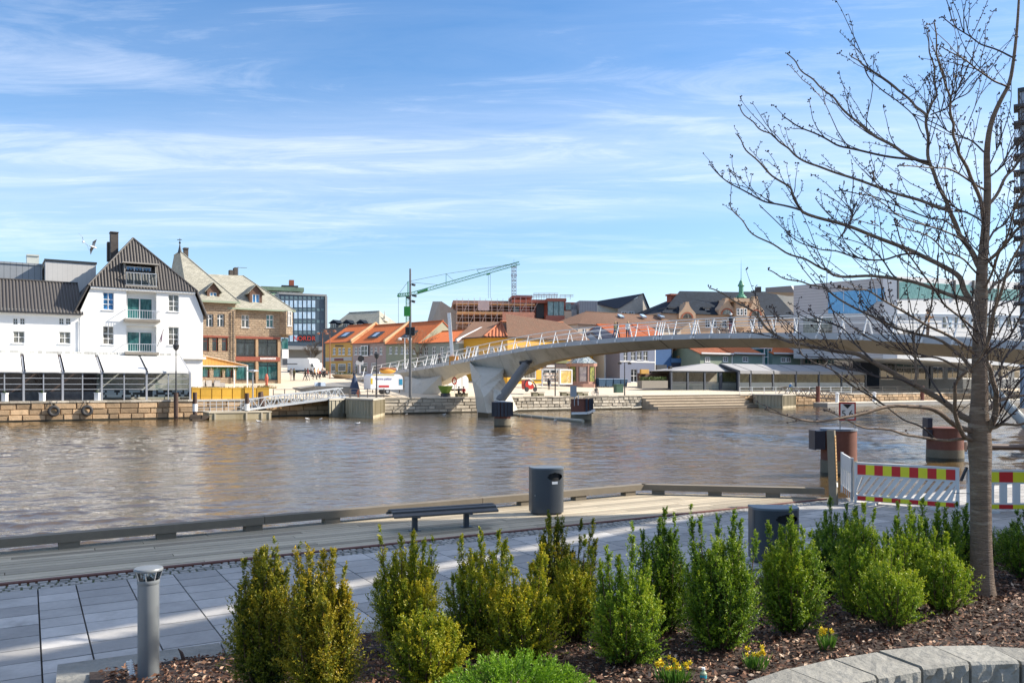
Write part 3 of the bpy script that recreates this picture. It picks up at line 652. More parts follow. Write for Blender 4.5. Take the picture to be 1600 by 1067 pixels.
strawm=mat('dry_plants',(.30,.22,.06),.85,.5,5)
for i,(p,q_) in enumerate(zip(xs,xs[1:])):
    b_=thing('planter_box',yl[i],'planter',yw.pt((yw.u(p)+yw.u(q_))/2,1.92,.3),'ochre planters along the quay'); x=MB(); x.t=rnd.random(); a,c=yw.u(p)+.04,yw.u(q_)-.04; h_=yw.z(606,yw.u(p))
    yw.box(x,a,c,0,.75,1.92,h_); yw.box(x,a-.02,c+.02,-.02,.06,h_-.1,h_+.02); yw.box(x,a,c,-.015,0,2.28,2.31); obj('box',x,ylw,b_)
    g=MB()
    for k in range(50 if i<6 else 160):
        pp_=yw.pt(rnd.uniform(a,c)+(rnd.random()**2*1.2 if i==6 else 0),h_-.05,rnd.uniform(.1,.65)); g.tube([pp_,pp_+V((rnd.uniform(-.2,.2),rnd.uniform(-.2,.2),rnd.uniform(.04,.26 if i<5 else .42)))],[.03,.008],3)
    obj('plant',g,strawm,b_)
# ================================================================ TOWN behind the quay
# office block
ow=WP(436,232,511,238); navy=mat('navy_spandrel',(.045,.07,.10),.4,.12,.5,spec=.6)
ofw=thing('office_block','tall blue grey glass office block with red letters in its windows, behind the stone building','office building',ow.pt(ow.u(475),6))
mb=MB(); ua,ub=ow.u(436),ow.u(510.3); zt=ow.z(461.5,ow.u(475)); zl=ow.z(541,ow.u(475))
ow.box(mb,ua,ub,0,14,zl,zt); obj('wall',mb,navy,ofw)
ft=MB(); ow.box(ft,ua,ub,-.25,14.2,zt,zt+.5); ow.box(ft,ub-.5,ub+.1,-.5,.0,zl-.3,zt); ow.box(ft,ua,ub,-.6,14,zl-1.0,zl); 
for x in (440,486.5,508): 
    u=ow.u(x); ow.box(ft,u-.3,u+.3,.2,.8,4,zl)
ow.box(ft,ua,ub,3.,3.2,4,zl)
obj('frame',ft,mat('grey_office_frame',(.23,.24,.25),.6,.1,.5),ofw)
skyg=glass('painted_sky_glass',(.30,.44,.60),.05,.1,(.48,.60,.72)); redl=mat('red_letter',(.45,.04,.03),.5,.05,2)  # bright sky reflection painted into the glass base colour
for r_,(y0,y1) in enumerate(((469.5,480.5),(487.5,498),(506,516.5),(523.5,533.5))):
    for i in range(8):
        xa=442.5+i*8.55 if False else 440.5+i*6.72+ (0)
        xa=452.5-6.9*2+i*6.95
        a,b2,c,e=ow.R(xa,y0,xa+5,y1); q=MB(); ow.box(q,a,b2,-.12,-.003,c,e); o=obj('window',q,skyg if (r_<3 or i<4) else G1,ofw)
        if r_==3 and 3<=i<8:
            cu=bpy.data.curves.new('letter','FONT'); cu.body='NORDR'[i-3]; cu.size=1.75; cu.extrude=.02; cu.align_x='CENTER'
            to=bpy.data.objects.new('letter',cu); me=bpy.data.meshes.new_from_object(to); bpy.data.objects.remove(to)
            lo=bpy.data.objects.new('letter',me); C.objects.link(lo); me.materials.append(redl); lo.parent=o
            ang=math.atan2(ow.t.y,ow.t.x); lo.matrix_basis=Matrix.Translation(ow.pt((a+b2)/2,c+.25,-.16)-o.location-ofw.location)@Matrix.Rotation(ang,4,'Z')@Matrix.Rotation(math.pi/2,4,'X')
for (y0,y1) in ((463,467.5),(482,486),(500,504.5),(517.5,522)):
    q=MB()
    for i in range(10): a,b2,c,e=ow.R(439+i*6.95,y0,443.5+i*6.95,y1); ow.box(q,a,b2,-.06,-.002,c,e)
    obj('spandrel',q,mat('teal_spandrel',(.10,.16,.19),.4,.15,.6),ofw)
# its set back storey
pw2=WP(407,240,475,244); ps=thing('rooftop_block','set back top storey with green copper roof on the blue office block','rooftop storey',pw2.pt(0,25))
a,b2,c,e=pw2.R(420,456,470,468); q=MB(); pw2.box(q,a,b2,0,9,c-3,e); obj('wall',q,mat('pale_render',(.55,.56,.54),.8,.08,1),ps)
for x in (439,452): window(ps,pw2,pw2.R(x,456.5,x+7,461),2,1,d=-.02,sill=False,fw=.15)
a,b2,c,e=pw2.R(407,449,474.5,455); q=MB(); pw2.box(q,a,b2,-1.2,10,c,e); q.prism([pw2.pp(417,463,-2),pw2.pp(436,463,-2),pw2.pp(432,457,-.5),pw2.pp(417,457,-.5)],pw2.n*1.5); ro=obj('roof',q,mat('green_copper',(.17,.25,.17),.7,.3,.6,stain=(.10,.13,.10),st=.5),ps)
q=MB(); pw2.pbox(q,452,437.5,459.5,450,3,5); obj('chimney',q,mat('red_chimney_brick',(.30,.085,.05),.85,.2,1),ro); q=MB(); pw2.pbox(q,440,446,466,449,2,6); obj('roof_hatch',q,dark,ro)
# slate roofed building
s2=WP(505,212,592,204); lab=mat('cream_render',(.58,.52,.40),.85,.1,.6)
t=house('town_house','long grey slate roofed house with three small dormers behind the yellow house','' or s2,s2.u(506),s2.u(592),s2.z(518,s2.u(550)),s2.z(487,s2.u(550),7),14,lab,slate,(),hipL=2.5,hipR=5,amp=0,zb=6)
for x in (516,536.5,558):
    a,b2,c,e=s2.R(x,505,x+11,514,1.5); q=MB(); s2.box(q,a,b2,1.5,5,c,e); m_=(a+b2)/2; q.prism([s2.pt(a-.4,e,1.2),s2.pt(b2+.4,e,1.2),s2.pt(m_,e+.9,1.2)],s2.n*4); do=obj('dormer',q,dslate,t)
    window(do,s2,(a+.35,b2-.35,c+.2,e-.2),2,1,d=1.45,sill=False)
q=MB(); q.lathe([(.55,-2),(.55,.8),(.95,.9),(.9,1.2),(.4,1.5),(.3,2.3),(.12,2.4),(.06,3.6)],s2.pp(601,508,6),10); tag(obj('roof_turret',q,lab),'small stone turret with finial poking above the orange roofs','turret')
mw=WP(504,200,548,190); block('town_house','dark metal clad low house between office block and the yellow house',mw,0,mw.L,5,mw.z(513,mw.L/2),8,mat('dark_cladding',(.05,.055,.065),.6,.1,.4,pat=('cols',.7,(.10,.105,.12),.12)))
# row of orange roofed houses
rA=V(((508-CX)/F*159,159,0)); rdir=V((.75,-.66,0)).normalized(); rwl=W(tuple(rA[:2]),tuple((rA+rdir*37)[:2]))
yel=mat('yellow_render',(.58,.34,.09),.8,.1,.6,stain=(.48,.28,.09),st=.6); mauve=mat('mauve_render',(.40,.30,.27),.8,.1,.6); grn=mat('sage_render',(.30,.31,.22),.8,.1,.6); gry=mat('grey_green_render',(.29,.32,.29),.8,.1,.6)
def ups(xs,y0,y1,w_=4.2,**k): return [(x,y0,x+w_,y1,dict(nx=2,ny=2,fw=.09,bt=.05,d=.1,**k)) for x in xs]
dr=dict(nx=1,ny=2,fw=.12,d=.1,sill=False,cross=(.75,),name='shop_window')
specs=[('yellow rendered corner house with orange pantiled roof and dark red shop sign',508.5,550.8,533.5,507.5,yel,otile,ups((520,528.5,534.5,543.5),543.5,554)+[(517,568,524,580,dr),(528,568,540,580,dr),(543,567,548,583,dr)]),
 ('mauve rendered house with orange roof and roof window, right of the yellow house',551,603,534.5,506.5,mauve,otile,ups((554,560,578,585,593),542.5,554)+[(566,540,577,556,dict(nx=2,ny=2,d=-.3,fw=.12)),(554,567,559,584,dr),(563,567,574,582,dr),(580,567,588,582,dr)]),
 ('sage green house with orange roof half hidden by a bare tree',603.2,655,535,503,grn,otile,ups((608,617,626,634,645),542,553)+[(610,567,620,583,dr),(628,567,640,583,dr)]),
 ('low grey green house with bright orange roof and white fire wall behind the bridge ramp',655.2,716.5,534,516,gry,otile,ups((653.5,663,675.5,688,698),542,555,5.5))]
for i,(l,x0,x1,ye,yr,wm,rm,wins) in enumerate(specs):
    um=rwl.u((x0+x1)/2); D=11
    t=house('town_house',l,rwl,rwl.u(x0),rwl.u(x1),rwl.z(ye,um),rwl.z(yr,um,D/2),D,wm,rm,wins,zb=2.5,group=None,fm=wmetal)
    # fire wall along the right verge
    q=MB(); ub=rwl.u(x1); ze=rwl.z(ye,um); zr_=rwl.z(yr,um,D/2)
    if i!=2:
        q.prism([rwl.pt(ub-.35,ze-.4,-.3),rwl.pt(ub-.35,ze+.25,-.3),rwl.pt(ub-.35,zr_+.35,D/2),rwl.pt(ub-.35,ze+.2,D),rwl.pt(ub-.35,ze-.4,D)],rwl.t*.4); obj('fire_wall',q,[mat('peach_render',(.62,.40,.22),.8,.1,1),mat('peach_render',(.62,.40,.22)),None,white][i],t)
    if i<3:
        q=MB(); sl=(zr_-ze)/(D/2)
        for k,(xa,xb,da,db,mm) in enumerate((((x0+x1)/2-9,(x0+x1)/2+7,1.2,2.9,dark),)):
            a,b2=rwl.u(xa-2),rwl.u(xb-2); q.box8([rwl.pt(a,ze+da*sl,da),rwl.pt(b2,ze+da*sl,da),rwl.pt(b2,ze+db*sl,db),rwl.pt(a,ze+db*sl,db)]+[rwl.pt(a,ze+da*sl+.2,da),rwl.pt(b2,ze+da*sl+.2,da),rwl.pt(b2,ze+db*sl+.2,db),rwl.pt(a,ze+db*sl+.2,db)])
        ro_=obj('skylight',q,dark,t); q=MB(); a+=.9; b2-=.9; q.poly([rwl.pt(a,ze+1.4*sl+.23,1.4),rwl.pt(b2,ze+1.4*sl+.23,1.4),rwl.pt(b2,ze+2.6*sl+.23,2.6),rwl.pt(a,ze+2.6*sl+.23,2.6)]); obj('pane',q,skyg,ro_)
    if i==0:
        q=MB(); a,b2,c,e=rwl.R(509,558,550,564); rwl.box(q,a,b2,-.06,-.003,c,e); obj('shop_band',q,mat('pale_band',(.45,.42,.40),.7,.1,1),t)
        q=MB(); a,b2,c,e=rwl.R(523,560,537,563.5); rwl.box(q,a,b2,-.12,-.065,c,e); obj('sign',q,mat('dark_red_sign',(.16,.02,.02),.5,.2,2),t)
        q=MB()
        for k in range(7): a,b2,c,e=rwl.R(524+k*1.9,539,525.2+k*1.9,541.8); rwl.box(q,a,b2,-.05,-.003,c,e)
        obj('lettering',q,dark,t)
# bare little trees in front of them
barkg=mat('town_tree_bark',(.23,.16,.10),.9,.3,4)
def bare(px,py,h,seed,label,sp=1.,cone=.55):
    r=random.Random(seed); b=GF(px,py); mb=MB(); tr=MB()
    tr.tube([b-Z*.2,b+Z*h*.3,b+Z*h*.55],[.13,.10,.07],6); t=thing('bare_tree',label,'tree',b); obj('trunk',tr,barkg,t)
    def br(p,d,l,rad,lev):
        q=p+d*l*.5+V((r.uniform(-.1,.1),r.uniform(-.1,.1),.03))*l; e=q+(d+V((0,0,.12))).normalized()*l*.5; mb.tube([p,q,e],[rad,rad*.75,rad*.45],4 if lev else 5,False)
        if lev<3:
            for _ in range((6,5,4)[lev]):
                f=r.uniform(.25,1); s=p.lerp(e,f); nd_=(d+V((r.uniform(-1,1),r.uniform(-1,1),r.uniform(-.25,.6)))*.85).normalized(); br(s,nd_,l*r.uniform(.4,.65),max(rad*.55,.014),lev+1)
    for k in range(9):
        a=r.uniform(0,6.28); f=r.uniform(.25,.55); br(b+Z*h*f,V((math.cos(a)*cone*1.3,math.sin(a)*cone*1.3,.8)).normalized(),h*.42*sp,.05,0)
    obj('crown',mb,barkg,t); return t
bare(596,583,8.0,1,'bare leafless tree in front of the mauve and sage houses',1.0,.7)
bare(652,590,7.5,2,'bare leafless tree behind the tall signal mast and bridge ramp',1.0,.7)
bare(487,574,6.5,3,'thin bare tree in front of the blue office block',.8)
# mustard building
mus=mat('mustard_render',(.62,.32,.025),.75,.1,.7); t=thing('shop_house','mustard yellow shop house with hipped brown tile roof behind the bridge','shop',P(800,602,133))
a_,b_,c_,d_=P(717,531,137),P(759,529,132),P(793,529,132),P(918,529,146); zz=11.1
for p in (a_,b_,c_,d_): p.z=zz
cs=[a_,b_,c_,d_]; back=[P(930,529,158),P(735,529,156)]
for p in back: p.z=zz
mb=MB(); ring=[V((p.x,p.y,0))*1 for p in cs+back]
walls=[W(tuple(p[:2]),tuple(q[:2])) for p,q in zip(cs,cs[1:])]
shop=[(800,573,838,592,dict(nx=2,ny=1,fw=.15,d=.1,sill=False,name='shop_window',gm=G4)),(848,575,892,598,dict(nx=4,ny=1,fw=.15,d=.1,sill=False,name='shop_window'))]
upw=[(x,541,x+7,556,dict(nx=2,ny=2,fw=.12,d=.1)) for x in (806,826,846,866,880)]; uw1=[(x,541,x+6,556,dict(nx=2,ny=2,fw=.12,d=.1)) for x in (728,742)]; uw2=[(x,541,x+6,556,dict(nx=2,ny=2,fw=.12,d=.1)) for x in (765,779)]
for ww,ws in zip(walls,(uw1,uw2,shop+upw)):
    wallmesh(mb,ww,0,ww.L,2.5,zz,[ww.R(*x[:4]) for x in ws],.15)
for p,q in ((ring[3],ring[4]),(ring[4],ring[5]),(ring[5],ring[0])): mb.poly([V((p.x,p.y,2.5)),V((q.x,q.y,2.5)),V((q.x,q.y,zz)),V((p.x,p.y,zz))])
obj('wall',mb,mus,t)
for ww,ws in zip(walls,(uw1,uw2,shop+upw)):
    for x in ws: window(t,ww,ww.R(*x[:4]),**x[4])
w3=walls[2]; q=MB(); u0,u1,z0,z1=w3.R(796,562,893,566.5); w3.box(q,u0,u1,-.25,-.004,z0,z1); u0,u1,z0,z1=w3.R(796,592.5,893,594.5); w3.box(q,u0,u1,-.12,-.004,z0,z1)
obj('shop_cornice',q,mat('olive_band',(.12,.13,.05),.6,.15,1),t)
q=MB(); u0,u1,z0,z1=w3.R(846,568,892,575); w3.box(q,u0,u1,-.12,-.005,z0,z1); so=obj('sign',q,mat('dark_shop_sign',(.05,.03,.03),.5,.1,1),t)
q=MB()
for k in range(8): u0,u1,z0,z1=w3.R(853+k*1.8,570.5,854.2+k*1.8,573.4); w3.box(q,u0,u1,-.16,-.125,z0,z1)
obj('lettering',q,white,so)
r1=P(783.5,503,139); r2=P(880,504,147); r0=P(742,511,147); over=lambda p,q:p
cen=V((0,0,0))
for p in cs+back: cen+=p/6
eo=lambda p: V((p.x+(p.x-cen.x)*.04,p.y+(p.y-cen.y)*.04,zz-.1))
e=[eo(p) for p in cs+back]; r=MB()
ribroof(r,[e[0],e[1],r1,r0],.3,.04); ribroof(r,[e[2],e[3],r2,r1],.3,.04); ribroof(r,[e[3],e[4],r2],.3,.04); ribroof(r,[e[4],e[5],r0],.3,.04); r.poly([e[4],r0,r1,r2]); ribroof(r,[e[5],e[0],r0],.3,.04)
obj('roof',r,btile,t); h=MB(); ribroof(h,[e[1],e[2],r1],.55,.09); h.tube([e[1]+Z*.1,r1+Z*.1],.14,6); h.tube([e[2]+Z*.1,r1+Z*.1],.14,6); h.tube([r1+Z*.05,r2+Z*.05],.14,6); obj('corner_roof',h,rtile,t)
q=MB(); 
for p,s_ in zip(e,e[1:4]): q.bar(p-Z*.1,s_-Z*.1,.14)
obj('gutter',q,dark,t)
# ---------------- construction site
cw=WP(690,186,935,190); t=thing('unfinished_building','unfinished concrete building with zinc and rust red upper storeys behind the yellow shop','building',cw.pt(cw.u(812),8))
q=MB(); q.prism([cw.pp(690,471,0),cw.pp(714,487,0),cw.pp(714,540,0),cw.pp(690,540,0)],cw.n*.4); q.prism([cw.pp(690,471,0),cw.pp(690,540,0),cw.pp(660,540,14),cw.pp(678,471,14)],-cw.t*.3); obj('gable_wall',q,mat('raw_concrete',(.30,.27,.24),.9,.15,.4),t)
q=MB()
for y in (473,490,505): a,b2,c,e_=cw.R(708,y,835,y+3,1.5); cw.box(q,a,b2,1.5,14,c,e_)
for x in range(712,835,14): a,b2,c,e_=cw.R(x,471,x+2.2,530,2.2); cw.box(q,a,b2,2.2,2.8,c,e_)
a,b2,c,e_=cw.R(708,470,835,530,6); cw.box(q,a,b2,6,14,c,e_); obj('slabs',q,mat('raw_floor_slab',(.42,.26,.19),.9,.3,.8),t)
rustc=mat('rust_red_cladding',(.32,.11,.075),.6,.25,.8)
q=MB()
for x0,x1,y0,y1,d0,d1 in ((800,860,468,473,.0,6),(812,828,473,505,1,8),(835,858,474,512,2.,9),(855,885,466,471,-1.2,6),(853,882,493,503,-1.2,6),(800,832,462,466,2,10)):
    cw.pbox(q,x0,y0,x1,y1,d0,d1)
cw.pbox(q,800,472,905,520,8,14); obj('clad_bay',q,rustc,t)
for gq in ((856,471.2,881,493,-1,-.6),(802,479,812,489,1.5,1.8),(884,474,892,484,2,2.2)): q=MB(); cw.pbox(q,*gq); obj('curtain_glazing',q,glass('bay_glass',(.10,.19,.20),.05,.1,(.22,.33,.33)),t)
q=MB(); 
for x in (864.5,873): cw.pbox(q,x,471,x+.7,493,-1.1,-1.0)
cw.pbox(q,838,474,850,497,1.4,1.9); obj('opening',q,dark,t)
q=MB(); cw.pbox(q,905,470,933.5,515,0,9); cw.pbox(q,890,476,906,500,3,9); cw.pbox(q,892,484,902,512,1.2,3); obj('zinc_block',q,zinc,t)
q=MB(); cw.pbox(q,881.5,486,893,515,-1,4); obj('stair_core',q,mat('sandy_concrete',(.48,.38,.28),.85,.1,.6),t)
q=MB(); a,b2,c,e_=cw.R(690,506,700,510,0)
for x0,x1,y in ((806,872,461.5),(834,872,458.5),(875,896,461)): 
    for yy in (y,y+2.2): q.bar(cw.pp(x0,yy,1),cw.pp(x1,yy,1),.09)
    x=x0
    while x<=x1: q.bar(cw.pp(x,y-.5,1),cw.pp(x,468,1),.08); x+=8
obj('roof_railing',q,mat('safety_rail',(.30,.22,.22),.6,.1,2),t)
sct=mat('scaffold_tube',(.66,.50,.43),.5,.2,2); t=thing('scaffold','tall tube scaffold with timber decks on the unfinished building','scaffold',cw.pt(cw.u(750),8))
q=MB()
for x in range(714,840,9):
    for d in (-1.6,-.2): q.bar(cw.pp(x,466+rnd.uniform(-2,2),d),cw.pp(x,527,d),.09)
for y in (473,478,483,489,496,503,510,517):
    for d in (-1.6,-.2): q.bar(cw.pp(713,y,d),cw.pp(836,y+1.5,d),.07)
for k,x in enumerate(range(714,830,18)): q.bar(cw.pp(x,510,-1.6),cw.pp(x+9,490,-1.6),.07); q.bar(cw.pp(x+9,490,-1.6),cw.pp(x+18,473,-1.6),.07)
obj('tubes',q,sct,t)
q=MB()
for y in (475,490,504,518): cw.pbox(q,713,y,836,y+1.1,-1.6,-.2)
cw.pbox(q,714,487.2,790,489.3,-1.75,-1.65); obj('deck_boards',q,mat('scaffold_boards',(.80,.45,.20),.8,.2,1),t)
q=MB(); cw.pbox(q,785,487.5,835,503,-1.78,-1.73); obj('netting',q,mat('orange_netting',(.80,.36,.22),.8,.25,1.5),t)
q=MB(); cw.pbox(q,747,469.5,764.5,485,-1.78,-1.73); bo=obj('banner',q,mat('pale_banner',(.66,.50,.45),.7,.15,1),t)
# crane
grnp=mat('green_crane_paint',(.05,.30,.12),.5,.15,2); Yc=168
def lattice(mb,p0,p1,w_,n,tr=.05,up=None):
    p0=V(p0);p1=V(p1); d=(p1-p0).normalized(); x=d.cross(V((0,1,0)) if abs(d.y)<.9 else Z).normalized()*w_/2; y=V((0,w_/2,0)); c=[x+y,x-y,-x-y,-x+y]
    for k in range(4): mb.bar(p0+c[k],p1+c[k],tr*1.6)
    for i in range(n):
        a=p0.lerp(p1,i/n); b=p0.lerp(p1,(i+1)/n)
        for k in range(4): mb.bar(a+c[k],b+c[(k+1)%4],tr); mb.bar(a+c[k],a+c[(k+1)%4],tr)
t=thing('tower_crane','green self erecting crane with long jib slanting up to the right over the roofs','crane',P(640,560,Yc))
q=MB(); lattice(q,P(637.5,545,Yc),P(637.5,462,Yc),.75,14,.045); q.bar(P(637.5,465,Yc),P(637.5,440,Yc),.18); obj('mast',q,grnp,t)
q=MB(); lattice(q,P(643,459.5,Yc),P(812,411,Yc),.6,34,.035); q.prism([P(652,458,Yc-.5),P(668,453,Yc-.5),P(668,450.5,Yc-.5),P(652,455.5,Yc-.5)],V((0,1,0))); q.bar(P(697,444,Yc),P(697,428,Yc),.1); q.bar(P(750,429,Yc),P(745,422,Yc),.08); q.prism([P(760,428,Yc-.4),P(766,426.2,Yc-.4),P(766,428,Yc-.4),P(760,429.6,Yc-.4)],V((0,.8,0))); obj('jib',q,grnp,t)
q=MB(); 
for a,b2 in (((637.5,440),(697,428)),((697,428),(810,411)),((640,441),(683,445)),((637.5,440),(622,461)),((622.5,461),(622.5,505)),((763,428),(763,466)),((766,428),(766,466)),((697,428),(712,441)),((745,422),(800,414))): q.bar(P(*a,Yc),P(*b2,Yc),.055)
obj('stay_cable',q,dark,t); q=MB(); lattice(q,P(622,461.5,Yc),P(641,460,Yc),.6,5,.06); q.prism([P(620.5,461,Yc-.3),P(624,461,Yc-.3),P(624,463.5,Yc-.3),P(620.5,463.5,Yc-.3)],V((0,.6,0))); obj('counter_jib',q,grnp,t)
t=thing('lattice_mast','grey lattice antenna mast standing on the unfinished building','mast',P(803,470,192)); q=MB(); lattice(q,P(803,475,192),P(803,413,192),1.0,12,.08); obj('lattice',q,steel,t)
q=MB(); 
for y in (417,424,431,438,447): q.bar(P(799,y,191.5),P(807,y,191.5),.35,.12)
for x in (799.5,806.5): q.bar(P(x,419,191.5),P(x,416.5,191.5),.25); q.bar(P(x,432,191.5),P(x,428.5,191.5),.3)
q.bar(P(803,413,192),P(803,405,192),.06); obj('antenna',q,steel,t)
# gabled building with black roof, 935..1018
k=WP(932,205,1022,205); t=thing('gabled_building','angular grey building with black sloping roof and concrete gable behind the brown roof','building',k.pt(k.L/2,8))
q=MB(); q.prism([k.pp(934,476,0),k.pp(968,476,0),k.pp(968,520,0),k.pp(934,520,0)],k.n*10); obj('wall',q,mat('pale_green_render',(.42,.47,.42),.8,.1,.6),t)
q=MB(); q.prism([k.pp(966,481,-2),k.pp(1004.5,460,-2),k.pp(1004.5,520,-2),k.pp(960,520,-2)],k.n*.5); q.prism([k.pp(1004.5,460,-2),k.pp(1017,490,0),k.pp(1017,520,0),k.pp(1004.5,520,-2)],k.n*.5); obj('gable_wall',q,mat('weathered_concrete',(.36,.33,.29),.9,.35,.35),t)
q=MB(); q.poly([k.pp(933,472,0),k.pp(966,482,-2.2),k.pp(1005,458.5,-2.2),k.pp(995,463,9)]); q.prism([k.pp(933,470.5,0),k.pp(996,464,0),k.pp(1005,458.5,-2.2),k.pp(968,481.5,-2.2),k.pp(962,482,-2),k.pp(933,476,0)],k.n*.3); q.prism([k.pp(1004,458,-2.3),k.pp(1006,458.5,-2.3),k.pp(1019,490,-.3),k.pp(1017,490,-.3)],k.n*8); obj('roof',q,mat('blue_black_roof',(.02,.03,.05),.5,.15,.5),t)
for x in (971,982): window(t,k,k.R(x,486.5,x+9,491,-2),2,1,d=-2.05,sill=False,fw=.12)
# ornate building with dark roof, gables and copper turret
o=WP(1030,188,1245,202); t=thing('ornate_building','ornate sandstone civic building with dark slate roof, curved gables and green copper turret','building',o.pt(o.u(1140),8))
sand=mat('ornate_sandstone',(.47,.33,.22),.85,.12,.8); ua,ub=o.u(1033),o.u(1245); ze=o.z(492,o.u(1140)); mb=MB()
wn=[(x,499,x+8,512,dict(nx=2,ny=2,fw=.15)) for x in (1102,1112,1128,1141,1152,1172,1184)]
wallmesh(mb,o,ua,ub,6,ze,[o.R(*x[:4]) for x in wn],.2); mb.poly([o.pt(ua,6),o.pt(ua,6,16),o.pt(ua,ze,16),o.pt(ua,ze)]); mb.poly([o.pt(ub,6),o.pt(ub,6,16),o.pt(ub,ze,16),o.pt(ub,ze)]); obj('wall',mb,sand,t)
for x in wn: window(t,o,o.R(*x[:4]),**x[4])
r=MB(); L0,L1=o.pt(ua,ze-.1,-.4),o.pt(ub,ze-.1,-.4); R0,R1=o.pp(1058,464,8),o.pp(1152,454.5,8); R2=o.pt(ub,R1.z,8); B0,B1=o.pt(ua,ze,16.4),o.pt(ub,ze,16.4)
for p in ([L0,L1,R2,R0],[B1,B0,R0,R2],[B0,L0,R0]): ribroof(r,p,.8,0)
r.tube([R0,R2],.15,6); r.tube([L0,R0],.15,6); ro=obj('roof',r,dslate,t)
q=MB(); o.pbox(q,1049,460,1059.5,474,6,8); o.pbox(q,1048,459,1060.5,461.5,5.8,8.2); obj('chimney',q,mat('red_chimney_brick',(.3,.085,.05)),ro)
brk=mat('arch_brick',(.34,.10,.05),.85,.2,1.5)
for cx,wd,yt,yb in ((1074,13,474,498),(1136,12.5,468,492),(1181,13,465,494)):
    g=[(cx-wd,yb),(cx-wd,yb-8),(cx-wd+2.2,yb-11),(cx-wd+6,yb-15),(cx-4,yt+4),(cx-2.5,yt),(cx+2.5,yt),(cx+4,yt+4),(cx+wd-6,yb-15),(cx+wd-2.2,yb-11),(cx+wd,yb-8),(cx+wd,yb)]
    q=MB(); q.prism([o.pp(x,y,-.6) for x,y in g],o.n*2.2); q.prism([o.pp(x,y,-.6) for x,y in ((cx-2.7,yt-.2),(cx+2.7,yt-.2),(cx+2.7,yt-2.2),(cx-2.7,yt-2.2))],o.n*1.2); go=obj('gable',q,sand,t)
    q=MB(); n=9
    for i in range(n):
        a0,a1=math.pi*i/n,math.pi*(i+1)/n; f=lambda a,rr:o.pp(cx+math.cos(a)*rr,yb-1-math.sin(a)*rr,-.66)
        q.prism([f(a0,7.6),f(a0,9.6),f(a1,9.6),f(a1,7.6)],o.n*.05)
    obj('arch',q,brk,go); q=MB(); q.prism([o.pp(cx+math.cos(math.pi*i/8)*7,yb-1-math.sin(math.pi*i/8)*7,-.64) for i in range(9)],o.n*.03); obj('arched_window',q,G4,go)
for x in (1100,1046): 
    q=MB(); o.pbox(q,x,482,x+10,493,1,5); o.pbox(q,x-1.5,480,x+11.5,482.5,.6,5); do=obj('dormer',q,dark,t); window(do,o,o.R(x+2,483,x+8,492.5,.95),2,1,d=.95,sill=False,fw=.15)
q=MB(); o.pbox(q,1107,476,1112,484,3,4); obj('chimney',q,white,ro)
q=MB(); o.pbox(q,1149.5,470,1169,512,-1.2,4); o.pbox(q,1147,466,1171,471.5,-2,5); obj('tower',q,sand,t)
for x in (1151,1156.5,1162.5): window(t,o,o.R(x,482,x+4.5,493,-1.25),1,2,d=-1.25,sill=False,fw=.15)
q=MB(); c=o.pp(1158,466,2); sc=c.y/F
q.lathe([(r_*sc,z_*sc) for r_,z_ in ((9,0),(8.5,2),(6.2,3.2),(6,5),(3.7,6),(3.7,18),(5.2,19),(5.4,20),(3.6,23),(2.4,26.5),(.8,28.5),(.5,32),(.25,52),(.05,62))],c,10); obj('copper_turret',q,mat('turret_copper',(.10,.30,.19),.6,.25,1.5,stain=(.06,.14,.09),st=.6),t,smooth=False)
# cream block right of it
k=WP(1163,214,1246,214); t=block('town_house','plain cream rendered block with two chimneys behind the ornate building',k,k.u(1163),k.u(1242),8,k.z(457,20),10,mat('cream_wall',(.68,.62,.50),.8,.06,.5),[(x,484,x+8,493,dict(nx=2,ny=1,fw=.2)) for x in (1202,1218)],flat=mat('brown_flat_roof',(.14,.10,.07),.8,.2,1))
for x in (1183,1231): q=MB(); k.pbox(q,x,448,x+6.5,458,2,4); obj('chimney',q,brickd,t)
# ---------------- culture house
gs=mat('grey_plank_cladding',(.50,.48,.47),.6,.07,.25,pat=('rows',.55,(.30,.285,.28),.12)); k1=WP(1195,168,1403,150); t=thing('culture_house','large angular grey clad culture house with blue glass front and white wing','culture house',k1.pt(k1.u(1330),4))
def prs(k,pts,d0,d1,m,nm,par): 
    q=MB(); q.prism([k.pp(x,y,d0) for x,y in pts],k.n*(d1-d0)); return obj(nm,q,m,par)
prs(k1,[(1240,446.5),(1403,431.5),(1403,560),(1240,560)],0,14,gs,'grey_wall',t)
prs(k1,[(1196,449.5),(1236,446.5),(1242,457),(1196,457)],4,14,mat('dark_fascia',(.22,.21,.20),.6,.1,.4),'eaves',t)
prs(k1,[(1294,457.5),(1402,448.5),(1402,471),(1370,471),(1348,489.5),(1294,489.5)],-.12,-.01,glass('blue_film_glass',(.07,.30,.60),.04,.06,(.10,.38,.68)),'glass_front',t)
q=MB(); 
for x in (1318,1343,1370): q.bar(k1.pp(x,457.5-(x-1294)*.083,-.15),k1.pp(x,487 if x<1348 else 471,-.15),.12)
obj('mullions',q,alu,t)
prs(k1,[(1255,497),(1300,497),(1300,520),(1255,520)],-.1,-.01,G4,'low_window',t)
k2=WP(1402,149,1700,172); wc=mat('white_panel_cladding',(.74,.74,.73),.5,.06,.3,pat=('rows',1.2,(.62,.62,.62),.05))
prs(k2,[(1402,431.5),(1540,438.5),(1700,446),(1700,580),(1402,560)],0,14,wc,'white_wing',t)
prs(k2,[(1404,440),(1524,446),(1524,466),(1404,467)],-.1,-.01,glass('teal_band_glass',(.06,.20,.20),.04,.06,(.14,.34,.33)),'window_band',t); prs(k2,[(1530,450),(1600,453),(1600,469),(1530,469)],-.1,-.01,MATS['teal_band_glass'],'window_band',t)
